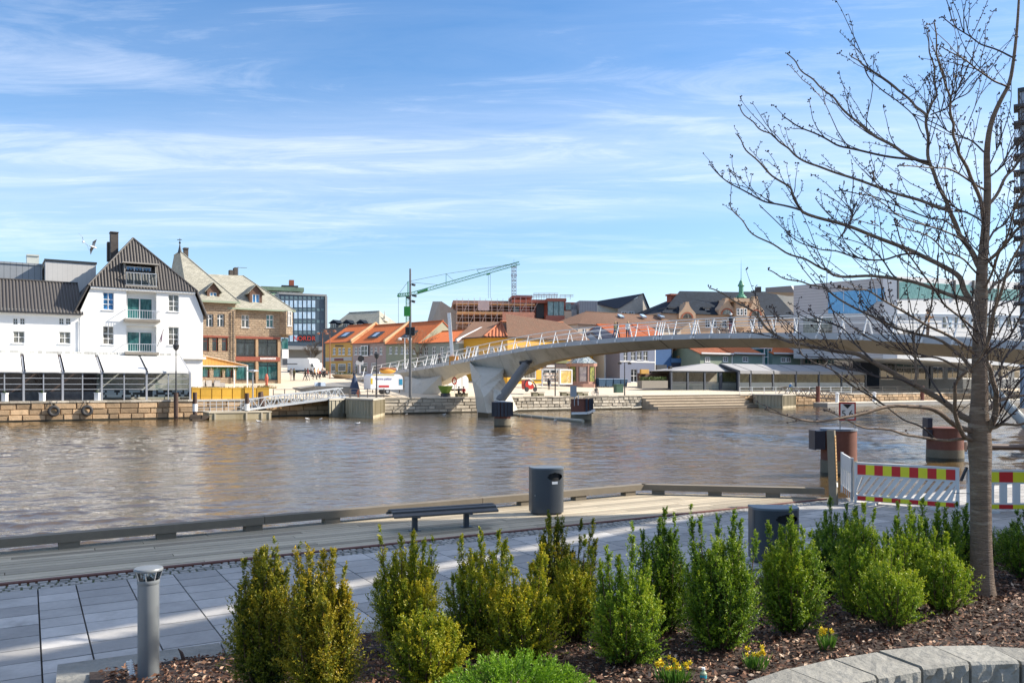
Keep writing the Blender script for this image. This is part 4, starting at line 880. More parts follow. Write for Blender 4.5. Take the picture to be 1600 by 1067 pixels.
for x in (1403,1491.5,1521): prs(k2,[(x,438),(x+2.2,438),(x+2.2,467),(x,467)],-.3,-.08,dark,'mullion',t)
prs(k2,[(1402,489.8),(1700,493),(1700,494.5),(1402,491.5)],-.4,-.01,alu,'ledge',t)
for i,x in enumerate((1474,1482.5,1493,1504,1514.5,1540,1554,1563,1574,1585,1597)):
    prs(k2,[(x,496),(x+4.8,496),(x+4.8,511),(x,511)],-.08,-.01,skyg if i%3==1 else G1,'slit_window',t)
# ================================================================ right half of the far quay
# brown roofed cream house
k=WQ(896,1064,48); t=house('town_house','cream house with long brown tiled hipped roof and roof lights behind the bridge railing',k,k.u(903),k.u(1064),k.z(509,k.u(985)),k.z(489.5,k.u(985),6),12,mat('stone_cream_render',(.46,.40,.33),.85,.1,.6),btile,[(x,514,x+6,526,dict(nx=2,ny=2,fw=.12)) for x in (910,921,934,1052)],hipL=6.5,hipR=0,zb=3)
for x in (966,1001,1029):
    q=MB(); a,b2,c,e=k.R(x,493,x+6,497.5,4.2); q.prism([k.pt(a,c,3.4),k.pt(b2,c,3.4),k.pt(b2,e,4.6),k.pt(a,e,4.6)],V((0,-.3,.3))); obj('skylight',q,skyg,t)
k=WQ(936,972,30); house('town_house','narrow white weatherboard house between kiosk and blue grey house',k,k.u(944),k.u(967.5),k.z(536,k.u(955)),k.z(520,k.u(955),4),8,mat('white_boards',(.62,.66,.66),.6,.05,.5,pat=('rows',.16,(.50,.54,.55),.15)),btile,[(955,544,962,553),(949,570,963,592,dict(nx=2,ny=2,gm=G3))],zb=2.5)
bgb=mat('blue_grey_boards',(.16,.185,.26),.6,.07,.5,pat=('rows',.16,(.12,.14,.20),.15)); k=WQ(967,1095,26)
t=house('town_house','blue grey weatherboard house with white window frames and orange roof under the bridge',k,k.u(968.5),k.u(1024),k.z(529,k.u(995)),k.z(508,k.u(995),6.5),13,bgb,otile,[(974.5,549.5,981,563.5),(986,549.5,993.5,563.5),(995.5,549,1003,562.5),(1005.5,548.5,1012.5,563.5),(986,577,996,597),(1003,577,1014,590)],hipL=0,hipR=0,zb=2.5)
q=MB(); a,b2,c,e=k.R(968.5,564.5,1024,566.5); k.box(q,a,b2,-.05,-.003,c,e); u=k.u(1023.5); k.box(q,u-.1,u+.12,-.04,.1,2.5,k.z(531,u)); obj('trim',q,wmetal,t)
blu=mat('strong_blue_boards',(.025,.09,.23),.55,.1,.5,pat=('cols',.22,(.015,.06,.17),.12))
t=house('town_house','strong blue boarded house with dark open roof terrace and orange roof under the bridge',k,k.u(1024.3),k.u(1049),k.z(531,k.u(1036)),k.z(508,k.u(1036),6.5),13,blu,otile,[(1030,575,1040,592,dict(nx=2,ny=2))],zb=2.5)
te=thing('terrace_house','dark roof terrace storey with blue balustrade and wooden furniture right of the blue house','terrace',k.pt(k.u(1070),2.5))
q=MB(); a,b2,_,_=k.R(1049.5,540,1094,600); z0=k.z(567,(a+b2)/2); z1=k.z(541,(a+b2)/2); k.box(q,a,b2,0,6,2.5,z0); k.box(q,a,b2,4,6,z0,z1); obj('storey',q,mat('midnight_blue_boards',(.02,.03,.06),.6,.2,.6),te)
q=MB(); k.box(q,a,b2,-.3,5,z1,z1+.25); 
for x in (1050.5,1080,1093): u=k.u(x); k.box(q,u-.1,u+.1,0,.2,z0,z1)
obj('canopy',q,dark,te); q=MB(); k.pbox(q,1049,560,1094,567,-.1,-.02); obj('balustrade',q,mat('blue_balustrade',(.05,.13,.28),.5,.15,1),te)
q=MB(); 
for x in (1060,1072,1080): k.pbox(q,x,556,x+8,560.5,.3,.9)
obj('bench',q,mat('honey_wood',(.45,.25,.08),.7,.2,2),te)
q=MB(); k.pbox(q,1062,561,1063,563,-.2,-.15)
# green sheds
sg=mat('sage_boards',(.22,.27,.20),.6,.07,.5,pat=('rows',.2,(.17,.21,.155),.15)); sg2=mat('teal_green_boards',(.19,.27,.235),.6,.07,.5,pat=('rows',.2,(.15,.215,.185),.15))
k=WQ(1090,1260,21)
for x0,x1,m_,rm,l,ws in ((1094,1144.5,sg,rtile,'sage green boathouse with weathered red tile roof, left of the green sheds',[(1101.5,558,1109,565.5),(1129.5,557.5,1137,565)]),(1145.2,1193,sg2,otile,'teal green shed with orange tile roof in the middle of the shed row',[(1160,557.5,1168.5,565)]),(1207,1252,sg2,otile,'teal green shed with orange roof and double window at the right end of the row',[(1220,558.5,1227,565.5),(1228,558.5,1235,565.5)])):
    um=k.u((x0+x1)/2); t=house('boathouse',l,k,k.u(x0),k.u(x1),k.z(552.5,um),k.z(539.5,um,4),9,m_,rm,[(*x,dict(fw=.12,d=-.03)) for x in ws],zb=2.,over=.45,cat='shed')
    q=MB(); u=k.u(x1-.8); k.box(q,u-.1,u+.1,-.05,.1,2,k.z(553.5,u)); a,b2,c,e=k.R(x0,551.2,x1,553.4); k.box(q,a,b2,-.4,-.3,c,e); obj('trim',q,wmetal,t)
q=MB(); a,b2,c,e=k.R(1194,545,1206,570,1); t=thing('glazed_link','narrow glazed stair link between the two teal sheds','glazed link',k.pt(a,2.,1)); k.box(q,a,b2,1,6,2.,e); obj('glazing',q,G3,t); q=MB()
for x in (1194,1199.7,1205): u=k.ud(x,1); k.box(q,u-.07,u+.07,.9,1,2,e)
z=k.z(558,a,1); k.box(q,a,b2,.92,.99,z,z+.12); k.box(q,a,b2,.8,6,e,e+.15); obj('frame',q,wmetal,t)
# restaurant pavilions
dkf=mat('slate_blue_frame',(.055,.065,.085),.45,.1,2); k=WQ(1046,1153,11); t=thing('restaurant_pavilion','dark framed glass restaurant pavilion with pale hipped canopy, below the sage shed','pavilion',k.pt(k.u(1100),2.4))
ps=[1048.5,1074,1100.5,1125.5,1151.5]; zb=2.2; zt=k.z(579.5,k.u(1100)); q=MB(); un=[k.u(p) for p in ps]
for u in un: k.box(q,u-.16,u+.16,-.16,.16,zb,zt); k.box(q,u-.12,u+.12,4.9,5.1,zb,zt)
for d in (0,5): k.box(q,un[0],un[-1],d-.12,d+.12,zt-.25,zt); k.box(q,un[0],un[-1],d-.08,d+.08,k.z(597,un[2])-.06,k.z(597,un[2])+.06)
u=(un[2]+un[3])/2; k.box(q,un[3]-.35,un[3]+.35,-.14,.14,zb,zt); obj('frame',q,dkf,t)
cvm=mat('pale_canopy',(.27,.27,.275),.7,.06,1); q=MB(); zr=k.z(567,un[2],2.5)
ws=[k.pt(un[0]-.2,zt,-.3),k.pt(un[-1]+.2,zt,-.3),k.pt(un[-1]+.2,zt,5.3),k.pt(un[0]-.2,zt,5.3)]; ra,rb=k.pt(un[3]-1,zr,2.5),k.pt(un[3]+.6,zr,2.5)
for p in ([ws[0],ws[1],rb,ra],[ws[1],ws[2],rb],[ws[2],ws[3],ra,rb],[ws[3],ws[0],ra]): q.poly(p); 
k.box(q,un[0]-.2,un[-1]+.2,-.32,5.3,zt-.06,zt-.0); obj('canopy',q,cvm,t)
q=MB(); q.poly([k.pt(un[0],zb,-.02),k.pt(un[-1],zb,-.02),k.pt(un[-1],zt,-.02),k.pt(un[0],zt,-.02)]); obj('glazing',q,cg,t)
q=MB()
for a,b2 in zip(un,un[1:]):
    k.box(q,a+.2,b2-.2,.02,.1,zb+.25,k.z(598,un[2]))
obj('lower_panel',q,mat('grey_low_panel',(.50,.50,.48),.6,.1,1,pat=('rows',.45,(.3,.3,.3),.1)),t)
q=MB(); k.box(q,un[0],un[-1],4.6,4.8,zb,zt); obj('back_wall',q,mat('busy_interior',(.34,.30,.24),.8,.9,.9,stain=(.42,.38,.30),st=.52),t)
k=WQ(1150,1360,8.5); t=thing('restaurant_pavilion','long restaurant conservatory with white sloping awnings in front of the teal sheds','pavilion',k.pt(k.u(1250),2.2)); ps=[1154,1172,1207.5,1243,1279,1314.5,1352]; un=[k.u(p) for p in ps]
q=MB(); zt=k.z(581.5,k.u(1240)); zb=2.0
for u in un: k.box(q,u-.16,u+.16,-.16,.16,zb,zt); q.bar(k.pt(u,zt,0),k.pt(u,zt+1.3,4.2),.22)
k.box(q,un[0],un[-1],-.1,.1,zt-.2,zt); k.box(q,un[0],un[-1],4,4.4,zb,zt+1.3); obj('frame',q,dkf,t)
for a,b2 in zip(un,un[1:]):
    q=MB(); q.prism([k.pt(a+.15,zt+.12,-.2),k.pt(b2-.15,zt+.12,-.2),k.pt(b2-.15,zt+1.4,4.1),k.pt(a+.15,zt+1.4,4.1)],Z*.05); k.box(q,a+.15,b2-.15,-.22,-.18,zt-.35,zt+.14); obj('awning',q,cvm,t)
q=MB(); k.box(q,un[0],un[-1],.05,.12,k.z(597.5,un[3])-.9,k.z(597.5,un[3])); obj('lower_panel',q,white,t); q=MB(); k.box(q,un[0],un[-1],3.5,3.7,zb,zt+.8); obj('back_wall',q,mat('olive_interior',(.20,.20,.10),.8,.9,.8,stain=(.35,.30,.14),st=.58),t)
q=MB(); q.poly([k.pt(un[0],zb,-.05),k.pt(un[-1],zb,-.05),k.pt(un[-1],zt,-.05),k.pt(un[0],zt,-.05)]); obj('glazing',q,cg,t)
# buildings between sheds and the right edge
k=WQ(1254,1335,22); block('town_house','row of narrow glass fronted flats right of the teal sheds, under the bridge',k,k.u(1255),k.u(1331),2,k.z(541,k.u(1290)),8,mat('grey_flat_wall',(.42,.42,.42),.7,.1,.6),[(x,548,x+11,569,dict(nx=2,ny=1,gm=G3,fw=.15)) for x in (1258,1276,1294,1312)])
k=WQ(1330,1395,18); block('town_house','low house of pale grey horizontal cladding under the bridge',k,k.u(1332),k.u(1388),2,k.z(552.5,k.u(1360)),8,mat('pale_plank_cladding',(.58,.56,.54),.6,.06,.3,pat=('rows',.45,(.42,.40,.39),.12)),[(1336,578,1342,594),(1352,578,1360,594)])
k=WQ(1373,1453,12); t=block('glass_pavilion','dark teal glass waterfront pavilion with pale blue canopy roof on the far right quay',k,k.u(1374),k.u(1451),2,k.z(558.5,k.u(1412)),8,dkf,[(1376,561,1398,593,dict(nx=2,ny=1,gm=G1)),(1401,561,1448,573,dict(nx=4,ny=1,gm=G3)),(1401,575,1448,593,dict(nx=4,ny=1,gm=G1))],flat=mat('pale_blue_roof',(.45,.52,.62),.5,.06,.5))
q=MB(); a,b2,c,e=k.R(1374,551,1451,556.5); q.prism([k.pt(a,c,-.8),k.pt(b2,c,-.8),k.pt(b2,e+.2,3),k.pt(a,e+.2,3)],Z*.12); obj('canopy',q,MATS['pale_blue_roof'],t)
k=WQ(1452,1640,12); t=block('glass_pavilion','white and dark waterfront pavilion with slanted white roofs behind the tree trunk',k,k.u(1454),k.u(1640),2,k.z(566,k.u(1520)),9,mat('pavilion_dark',(.10,.11,.12),.6,.2,.6),[(x,572,x+17,592,dict(nx=2,ny=1,fw=.2)) for x in (1458,1481,1504,1560,1585,1610)],flat=white)
q=MB(); 
for x0 in (1460,1500,1560): q.prism([k.pp(x0,566,-.5),k.pp(x0+34,566,-.5),k.pp(x0+30,557,4),k.pp(x0-12,557,4)],Z*.2)
obj('canopy',q,white,t)
# high rise with dark balconies at the right edge of the picture
a=V((52,84,0)); tw=W(((1593.5-CX)/F*86,86),((1593.5-CX)/F*86+14*.85,86-14*.52)); t=thing('apartment_tower','tall grey apartment tower with dark balcony slabs at the right edge of the photo','apartment tower',tw.pt(0,2)); q=MB(); zt=tw.z(143,.5); tw.box(q,0,14,0,14,1,zt); obj('wall',q,mat('tower_mesh',(.30,.34,.40),.5,.1,.4,pat=('cols',.3,(.16,.18,.22),.3)),t)
y=166
for i,y in enumerate((168,194,219.5,245,270,296,321,346,372,397,423,448,474,500)):
    q=MB(); z=tw.z(y,0); tw.box(q,-.55,14.5,-1.0,1.4,z-.15,z+.1); obj('balcony',q,mat('dark_slab',(.07,.07,.075),.7,.15,1),t)
q=MB(); tw.box(q,-.2,14.2,-.2,14.2,zt,zt+.4); obj('roof',q,dark,t)
# ---------------- kiosk, stands, bins
kc=QP(909,19); zc=gz(19); sc=kc.y/F; pink=mat('pink_granite',(.36,.20,.15),.5,.2,2); t=thing('kiosk','octagonal pink granite kiosk with glass pyramid roof and window posters on the far quay','kiosk',kc)
n=8; R_=22.5*sc; zz=[zc-.3,CZ-(568-HY)*sc]
mb=MB(); ring=[kc+V((R_*math.cos(math.pi/8+i*math.pi/4),R_*math.sin(math.pi/8+i*math.pi/4),0)) for i in range(n)]
for i in range(n):
    p,q_=ring[i],ring[(i+1)%n]; mb.poly([V((p.x,p.y,zz[0])),V((q_.x,q_.y,zz[0])),V((q_.x,q_.y,zz[1])),V((p.x,p.y,zz[1]))])
mb.lathe([(R_+.25,zc-.3),(R_+.25,zc+.35),(R_,zc+.4)],V((kc.x,kc.y,0)),8); mb.lathe([(R_+.02,zz[1]-.5),(R_+.15,zz[1]-.45),(R_+.2,zz[1])],V((kc.x,kc.y,0)),8); obj('wall',mb,pink,t)
q=MB(); q.lathe([(R_+.25,zz[1]+.02),(.25,zz[1]+17*sc),(.05,zz[1]+17.5*sc)],V((kc.x,kc.y,0)),8); obj('glass_roof',q,glass('pyramid_glass',(.12,.17,.19),.08,.05,(.45,.48,.45)),t)
q=MB()
for p in ring: q.bar(V((p.x,p.y,zz[1]+.05)),kc*1+V((0,0,zz[1]+17.3*sc-kc.z)),.12)
obj('roof_bars',q,alu,t)
posterA=mat('poster_green',(.20,.21,.04),.5,.9,1.6,stain=(.03,.05,.02),st=.5); posterB=mat('poster_pale',(.50,.42,.38),.5,.6,1.4,stain=(.16,.13,.20),st=.55); posterC=mat('poster_yellow',(.55,.38,.10),.5,.8,1.2,stain=(.72,.68,.60),st=.5)
for i in range(n):
    p,q_=ring[i],ring[(i+1)%n]; m_=(p+q_)/2; out=(m_-V((kc.x,kc.y,m_.z))).normalized()
    if out.dot(V((.0,-1,0)))<-.1: continue
    d=(q_-p); x=MB(); z0,z1=zc+.75,zz[1]-.55; A=p+d*.16+out*.03; B=p+d*.84+out*.03
    x.poly([V((A.x,A.y,z0)),V((B.x,B.y,z0)),V((B.x,B.y,z1)),V((A.x,A.y,z1))]); o_=obj('poster',x,(posterA,posterB)[i%2],t); x=MB()
    for s,e in ((A,A),(B,B)): x.bar(V((s.x,s.y,z0)),V((s.x,s.y,z1)),.1)
    obj('frame',x,dark,o_)
k=WQ(845,898,14); t=thing('poster_board','white framed poster board with yellow flowers poster left of the kiosk','poster board',k.pt(k.u(884),gz(14))); q=MB(); a,b2,c,e=k.R(874.5,577,894,600.5)
k.box(q,a,a+.18,-.08,.08,c,e); k.box(q,b2-.18,b2,-.08,.08,c,e); k.box(q,a,b2,-.07,.07,e-.18,e+.02); k.box(q,a,b2,-.07,.07,c-.02,c+.18); obj('frame',q,wmetal,t); q=MB(); k.box(q,a+.1,b2-.1,-.02,.04,c+.1,e-.1); obj('poster',q,posterC,t)
t=thing('newsstand','open newsstand rack of magazines and postcards outside the yellow shop','newsstand',k.pt(k.u(860),gz(15),1)); q=MB(); a,b2,c,e=k.R(847,578,873,600,1)
for u in (a,(a+b2)/2,b2): k.box(q,u-.06,u+.06,.9,1.1,c-.4,e)
k.box(q,a,b2,.6,2,e,e+.15)
for z in (c+.3,c+.8,c+1.3): k.box(q,a,b2,.8,1.2,z,z+.06)
obj('frame',q,alu,t); 
for j in range(3):
    q=MB()
    for i in range(14): q.t=rnd.random(); u=a+.1+(b2-a-.3)*i/14; z=c+.36+j*.5; k.box(q,u,u+.2,.85,.95,z,z+.35)
    obj('magazines',q,mat('magazine_covers',(.40,.33,.28),.5,.5,6,tv=.8),t)
blb=mat('blue_bin_plastic',(.03,.075,.14),.5,.15,2); wbn=thing('wheelie_bin','dark blue bin, first from the left beside the kiosk','bin',(0,0,0),'blue bins beside the kiosk')
x=MB(); x.box8([(-.6,-.5,.12),(.6,-.5,.12),(.6,.5,.12),(-.6,.5,.12),(-.7,-.6,1.25),(.7,-.6,1.25),(.7,.6,1.25),(-.7,.6,1.25)]); obj('body',x,blb,wbn); x=MB(); x.prism([(-.74,-.64,1.25),(-.74,.64,1.25),(-.74,.5,1.45),(-.74,-.5,1.4)],(1.48,0,0)); obj('lid',x,blb,wbn)
x=MB(); 
for sx in (-.5,.5): x.tube([(sx-.05,-.4,.1),(sx+.05,-.4,.1)],.1,8); x.tube([(sx-.05,.4,.1),(sx+.05,.4,.1)],.1,8)
obj('wheel',x,dark,wbn)
for i,(px,l) in enumerate(((938,''),(949,'dark blue bin, second from the left beside the kiosk'),(961,'dark blue bin, third from the left beside the kiosk'),(972,'dark blue bin at the right end, in front of the blue grey house'))):
    p=QP(px,17); 
    if i==0: wbn.location=p; wbn.rotation_euler=(0,0,.56)
    else: dup(wbn,p,.56,l)
t=thing('utility_cabinet','green metal utility cabinet beside a lamp post on the granite quay','cabinet',QP(968.5,2.6)); q=MB(); k=WQ(960,980,2.6); k.pbox(q,963.5,601,974,613.5,0,.7); obj('body',q,mat('green_cabinet',(.035,.09,.06),.5,.1,3),t); q=MB(); k.pbox(q,963,600,974.5,601.3,-.05,.75); obj('lid',q,mat('cabinet_lid',(.07,.14,.10),.5,.1,3),t)
t=thing('hedge_planter','long grey planter box with clipped green hedge left of the glass pavilion','planter',QP(1024,11)); k=WQ(1000,1048,11); q=MB(); k.pbox(q,1003,594.5,1043.5,606.5,0,1.1); obj('box',q,mat('grey_planter',(.22,.20,.17),.8,.1,1),t)
q=MB(); a,b2,c,e=k.R(1004,588.5,1043,595,.1)
for i in range(900):
    p=k.pt(rnd.uniform(a,b2),rnd.uniform(c,e),rnd.uniform(.1,1)); s=.09; v=V((rnd.uniform(-1,1),rnd.uniform(-1,1),rnd.uniform(-1,1)))*s; v2=V((rnd.uniform(-1,1),rnd.uniform(-1,1),rnd.uniform(-1,1)))*s; q.t=rnd.random(); q.poly([p-v,p+v2,p+v,p-v2])
obj('hedge',q,mat('hedge_green',(.07,.11,.02),.7,.4,5,tv=.5),t)
t=thing('terrace_bar','brown wooden terrace bar with dark canopy behind the hedge planter','bar',QP(1025,15)); k=WQ(1000,1050,14); q=MB(); k.pbox(q,1002,583,1046,604,1,2); obj('counter',q,mat('dark_bar_wood',(.09,.05,.035),.7,.3,1),t); q=MB(); k.pbox(q,1047,572,1050.5,606,-.5,0); k.pbox(q,1026,570,1042,588,2,2.3); obj('screen',q,dark,t); q=MB(); k.pbox(q,1002,577,1014,584,.5,.9); obj('menu_board',q,mat('amber_board',(.55,.30,.06),.6,.2,2),t)
# steps, concrete jetties, pontoons
t=thing('quay_steps','broad timber clad sitting steps down to the water on the far quay','steps',Q(QS(1080,0),0,0)); st=mat('weathered_step_timber',(.44,.37,.28),.85,.2,.6,pat=('rows',.18,(.30,.25,.19),.1),stain=(.32,.27,.2),st=.55); a,c=QS(1003,0),QS(1158,0)
q=MB()
for i,(z,d0) in enumerate(((1.9,-.05),(1.52,-.8),(1.14,-1.6),(.76,-2.4),(.4,-3.3))): q.t=.3+.1*i; q.fbox(Q(0,0,0),T,N,a,c,d0,.6 if i==0 else d0+1.0,-.8,z)
obj('tread',q,st,t); q=MB()
for i,(z,d0) in enumerate(((1.9,-.05),(1.52,-.8),(1.14,-1.6),(.76,-2.4),(.4,-3.3))): q.fbox(Q(0,0,0),T,N,a,c,d0-.04,d0+.06,z-.1,z+.012)
q.fbox(Q(0,0,0),T,N,a,c,-3.36,-3.2,-.8,.12); obj('nosing',q,mat('dark_step_edge',(.13,.10,.075),.85,.2,2),t)
def jetty(label,pts,ztop,m,light=None):
    t=thing('concrete_jetty',label,'jetty',V((sum(p.x for p in pts)/len(pts),sum(p.y for p in pts)/len(pts),0))); q=MB(); q.prism([V((p.x,p.y,-.8)) for p in pts],Z*(ztop+.8-.14)); obj('wall',q,m,t); q=MB(); cx=sum((V((p.x,p.y,0)) for p in pts),V((0,0,0)))/len(pts)
    q.prism([cx+(V((p.x,p.y,0))-cx)*1.015+Z*(ztop-.14) for p in pts],Z*.16); obj('capping',q,conc,t)
    f=MB()
    for p,r_ in zip(pts,pts[1:]+pts[:1]):
        n=int((r_-p).length/.6)
        for i in range(n):
            s=p.lerp(r_,(i+.5)/n); s=cx+(V((s.x,s.y,0))-cx)*1.004; f.bar(V((s.x,s.y,.3)),V((s.x,s.y,ztop-.16)),.12)
    obj('board_joint',f,m,t); return t
jm=mat('streaked_jetty_concrete',(.42,.37,.26),.85,.25,1,bmp=.3,bsc=12,stain=(.20,.17,.10),st=.5,stretch=(1.5,1.5,.12))
g=lambda px,py:P(px,py,3.5*F/(py-HY))
jetty('streaked concrete jetty where the aluminium gangway lands, left of the bridge',[g(541,650.5),g(583,653.5),g(601,648.5),g(585,640)+N*3,g(545,640)+N*2],1.95,jm)
jetty('dark concrete jetty block left of the gangway landing',[g(515,651.5),g(540,650),g(552,642)+N,g(520,642)+N*2],1.9,conc_d)
jetty('grey concrete jetty block right of the timber steps',[g(1181,636.3),g(1223,637.5),g(1243.5,635.8),g(1240,631)+N*4,g(1185,631)+N*4],1.95,jm)
# pontoons and gangway
pw_=mat('wet_pontoon_concrete',(.40,.34,.22),.85,.2,.8,stain=(.24,.19,.10),st=.5,stretch=(1,1,.3)); t=thing('pontoon','low pale floating pontoon below the ochre planters, railed on one side','pontoon',Q(QS(375,-3),-3,0)); k=WQ(322,432,-4.2); q=MB(); a,b2=k.u(327),k.u(424); k.box(q,a,b2,0,2.8,-.4,.62); obj('float',q,pw_,t); q=MB(); k.box(q,a-.05,b2+.05,-.06,2.86,.62,.74); 
for x in (336,385,409,421): u=k.u(x); k.box(q,u-.08,u+.08,-.1,0,-.2,.6)
obj('deck',q,mat('pontoon_deck',(.46,.41,.31),.8,.2,1),t); railing(t,k,k.u(318),k.u(405),.74,1.85,2.6,alu,9,bar=.05); q=MB(); 
for z in (1.1,1.45): k.box(q,k.u(318),k.u(405),2.58,2.62,z,z+.04)
obj('mid_rail',q,alu,t)
t=thing('timber_raft','dark timber fender raft moored at the left end of the pontoon','raft',Q(QS(314,-3),-3.6,0)); k=WQ(290,335,-4.4); q=MB(); a,b2=k.u(297),k.u(326)
for i in range(5): q.t=rnd.random(); k.box(q,a+i*.1,b2-.1-.25*i,i*.32,i*.32+.28,.1+.03*i,.42+.03*i)
k.box(q,a+.2,b2-.6,-.06,1.4,-.2,.1); obj('timbers',q,mat('dark_wet_timber',(.075,.055,.04),.8,.4,2,tv=.4),t); q=MB(); q.prism([k.pt(b2-.7,-.1,-.05),k.pt(b2+.25,.35,-.05),k.pt(b2-.6,.48,-.05)],k.n*1.4); obj('bow',q,MATS['dark_wet_timber'],t)
t=thing('gangway','aluminium truss gangway rising from the pontoon to the concrete jetty','gangway',Q(QS(400,-2),-2.5,.7)); A=Q(QS(383,-2.3),-2.3,.85); B=Q(QS(540,-1.0),-1.0,2.05); q=MB(); L=(B-A).length; n=16; w_=N*1.3
for s in (0,1):
    o=w_*s; q.bar(A+o,B+o,.16,.2); q.bar(A+o+Z*1.05+(B-A)*.03,B+o+Z*1.05-(B-A)*.03,.1,.1)
    for i in range(n): p=A.lerp(B,i/n)+o; r_=A.lerp(B,(i+1)/n)+o; q.bar(p,p+Z*1.05,.07); q.bar(p+(Z*1.05 if i%2 else Z*0),r_+(Z*0 if i%2 else Z*1.05),.06)
obj('truss',q,alu,t); q=MB(); q.box8([A+Z*.02,A+w_+Z*.02,B+w_+Z*.02,B+Z*.02,A+Z*.07,A+w_+Z*.07,B+w_+Z*.07,B+Z*.07]); obj('walkway',q,steel,t)
pile=mat('dark_timber_pile',(.075,.045,.035),.85,.3,3); 
for px,py0,py1,d,l,wt in ((275,614,657,-.5,'tall dark timber pile against the quay wall right of the tyres',0),(304.5,613,650,-3.2,'white sleeved timber pile by the raft',1),(386,614,648,-3.4,'white sleeved timber pile by the pontoon railing',1),(406.5,613,640,-1.2,'short reddish upright pile between gangway and planters',0),(415,612,640,-1.0,'leaning reddish timber pile between gangway and planters',0)):
    b=Q(QS(px,d),d,-.5); Y=b.y; zt=CZ-(py0-HY)/F*Y; t=thing('mooring_pile',l,'pile',b,'timber mooring piles at the left quay'); q=MB(); tp=V((b.x-(.5 if px==415 else 0),b.y,zt)); q.tube([b,tp],.21 if not wt else .2,10); obj('post',q,pile,t)
    if wt: q=MB(); q.tube([b+Z*1.3,V((tp.x,tp.y,zt-(zt*.42)))],.225,10); obj('sleeve',q,white,t)
# timber floating pontoon at right, posts, railings
k=WQ(1292,1700,-6); t=thing('pontoon','long white edged floating pontoon along the far right quay','pontoon',k.pt(k.u(1400),0)); q=MB(); a,b2=k.u(1293),k.u(1690); k.box(q,a,b2,0,2.6,-.3,.42); obj('float',q,mat('pontoon_side',(.30,.30,.29),.8,.2,.5),t); q=MB(); k.box(q,a-.05,b2,-.05,2.65,.42,.6); obj('deck',q,mat('pontoon_white_edge',(.62,.58,.50),.7,.1,.5),t)
sp=[(1278,594,627,'rust red steel pile behind the white bollards, left of the 5,6 sign'),(1441,595,626,'rust red steel pile on the far pontoon behind the branches')]
for px,y0,y1,l in sp:
    b=Q(QS(px,-3.2),-3.2,-.5); t=tag(obj('steel_pile',(lambda q:(q.lathe([(.32,-.5),(.32,3.1),(.28,3.16)],V((b.x,b.y,0)),12),q)[1])(MB()),mat('red_rust_steel',(.15,.05,.035),.75,.35,2)),l,'pile','steel pontoon piles')
wb0=None
for px,l in ((1308,'white mushroom topped bollard on the pontoon, left of two'),(1366,'white mushroom topped bollard on the pontoon, right of two')):
    b=Q(QS(px,-5),-5,.58); q=MB(); q.lathe([(.3,0),(.26,1.2),(.34,1.3),(.34,1.5),(.1,1.6)],b,12); tag(obj('mooring_bollard',q,wmetal),l,'bollard','white bollards on the pontoon')
t=thing('gangway','dark lattice railed gangway from the grey jetty down to the long pontoon','gangway',Q(QS(1270,-3),-3,.6)); A=Q(QS(1226,-2),-2,2.0); B=Q(QS(1330,-4.5),-4.5,.75); q=MB(); n=14
for s in (0,1):
    o=N*1.2*s; q.bar(A+o,B+o,.14); q.bar(A+o+Z*1.1,B+o+Z*1.1,.09)
    for i in range(n): p=A.lerp(B,i/n)+o; r_=A.lerp(B,(i+1)/n)+o; q.bar(p+(Z*1.1 if i%2 else Z*0),r_+(Z*0 if i%2 else Z*1.1),.08)
obj('truss',q,mat('brown_gangway',(.10,.075,.06),.6,.2,2),t); q=MB(); q.box8([A,A+N*1.2,B+N*1.2,B,A+Z*.06,A+N*1.2+Z*.06,B+N*1.2+Z*.06,B+Z*.06]); obj('walkway',q,wmetal,t)
def fence(label,px0,px1,d,h,n,m,bars=2,z=None,nm='quay_railing'):
    k=WQ(px0,px1,d); z=gz(d) if z is None else z; t=thing(nm,label,'railing',k.pt(k.L/2,z)); q=MB()
    for i in range(bars): zz=z+h*(i+1)/bars; k.box(q,0,k.L,-.03,.03,zz-.05,zz)
    obj('rail',q,m,t)
    q0=None
    for i in range(n+1):
        q=MB(); u=k.L*i/n; k.box(q,u-.04,u+.04,-.04,.04,z-.02,z+h+.03); obj('post',q,m,t)
    return t
thinr=mat('thin_dark_rail',(.10,.09,.085),.5,.1,4)
fence('thin dark railing along the quay edge behind the aluminium gangway',427,546,.5,1.05,7,thinr)
fence('thin railing with posts round the concrete jetty by the hot dog trailer',548,600,-1.5,1.05,4,thinr,3,1.95)
fence('pale railing on the quay edge above the grey jetty and pontoon gangway',1156,1330,1.0,1.1,10,alu,3)
fence('thin railing along the far right quay wall above the pontoon',1332,1640,1.2,1.15,16,thinr,3)
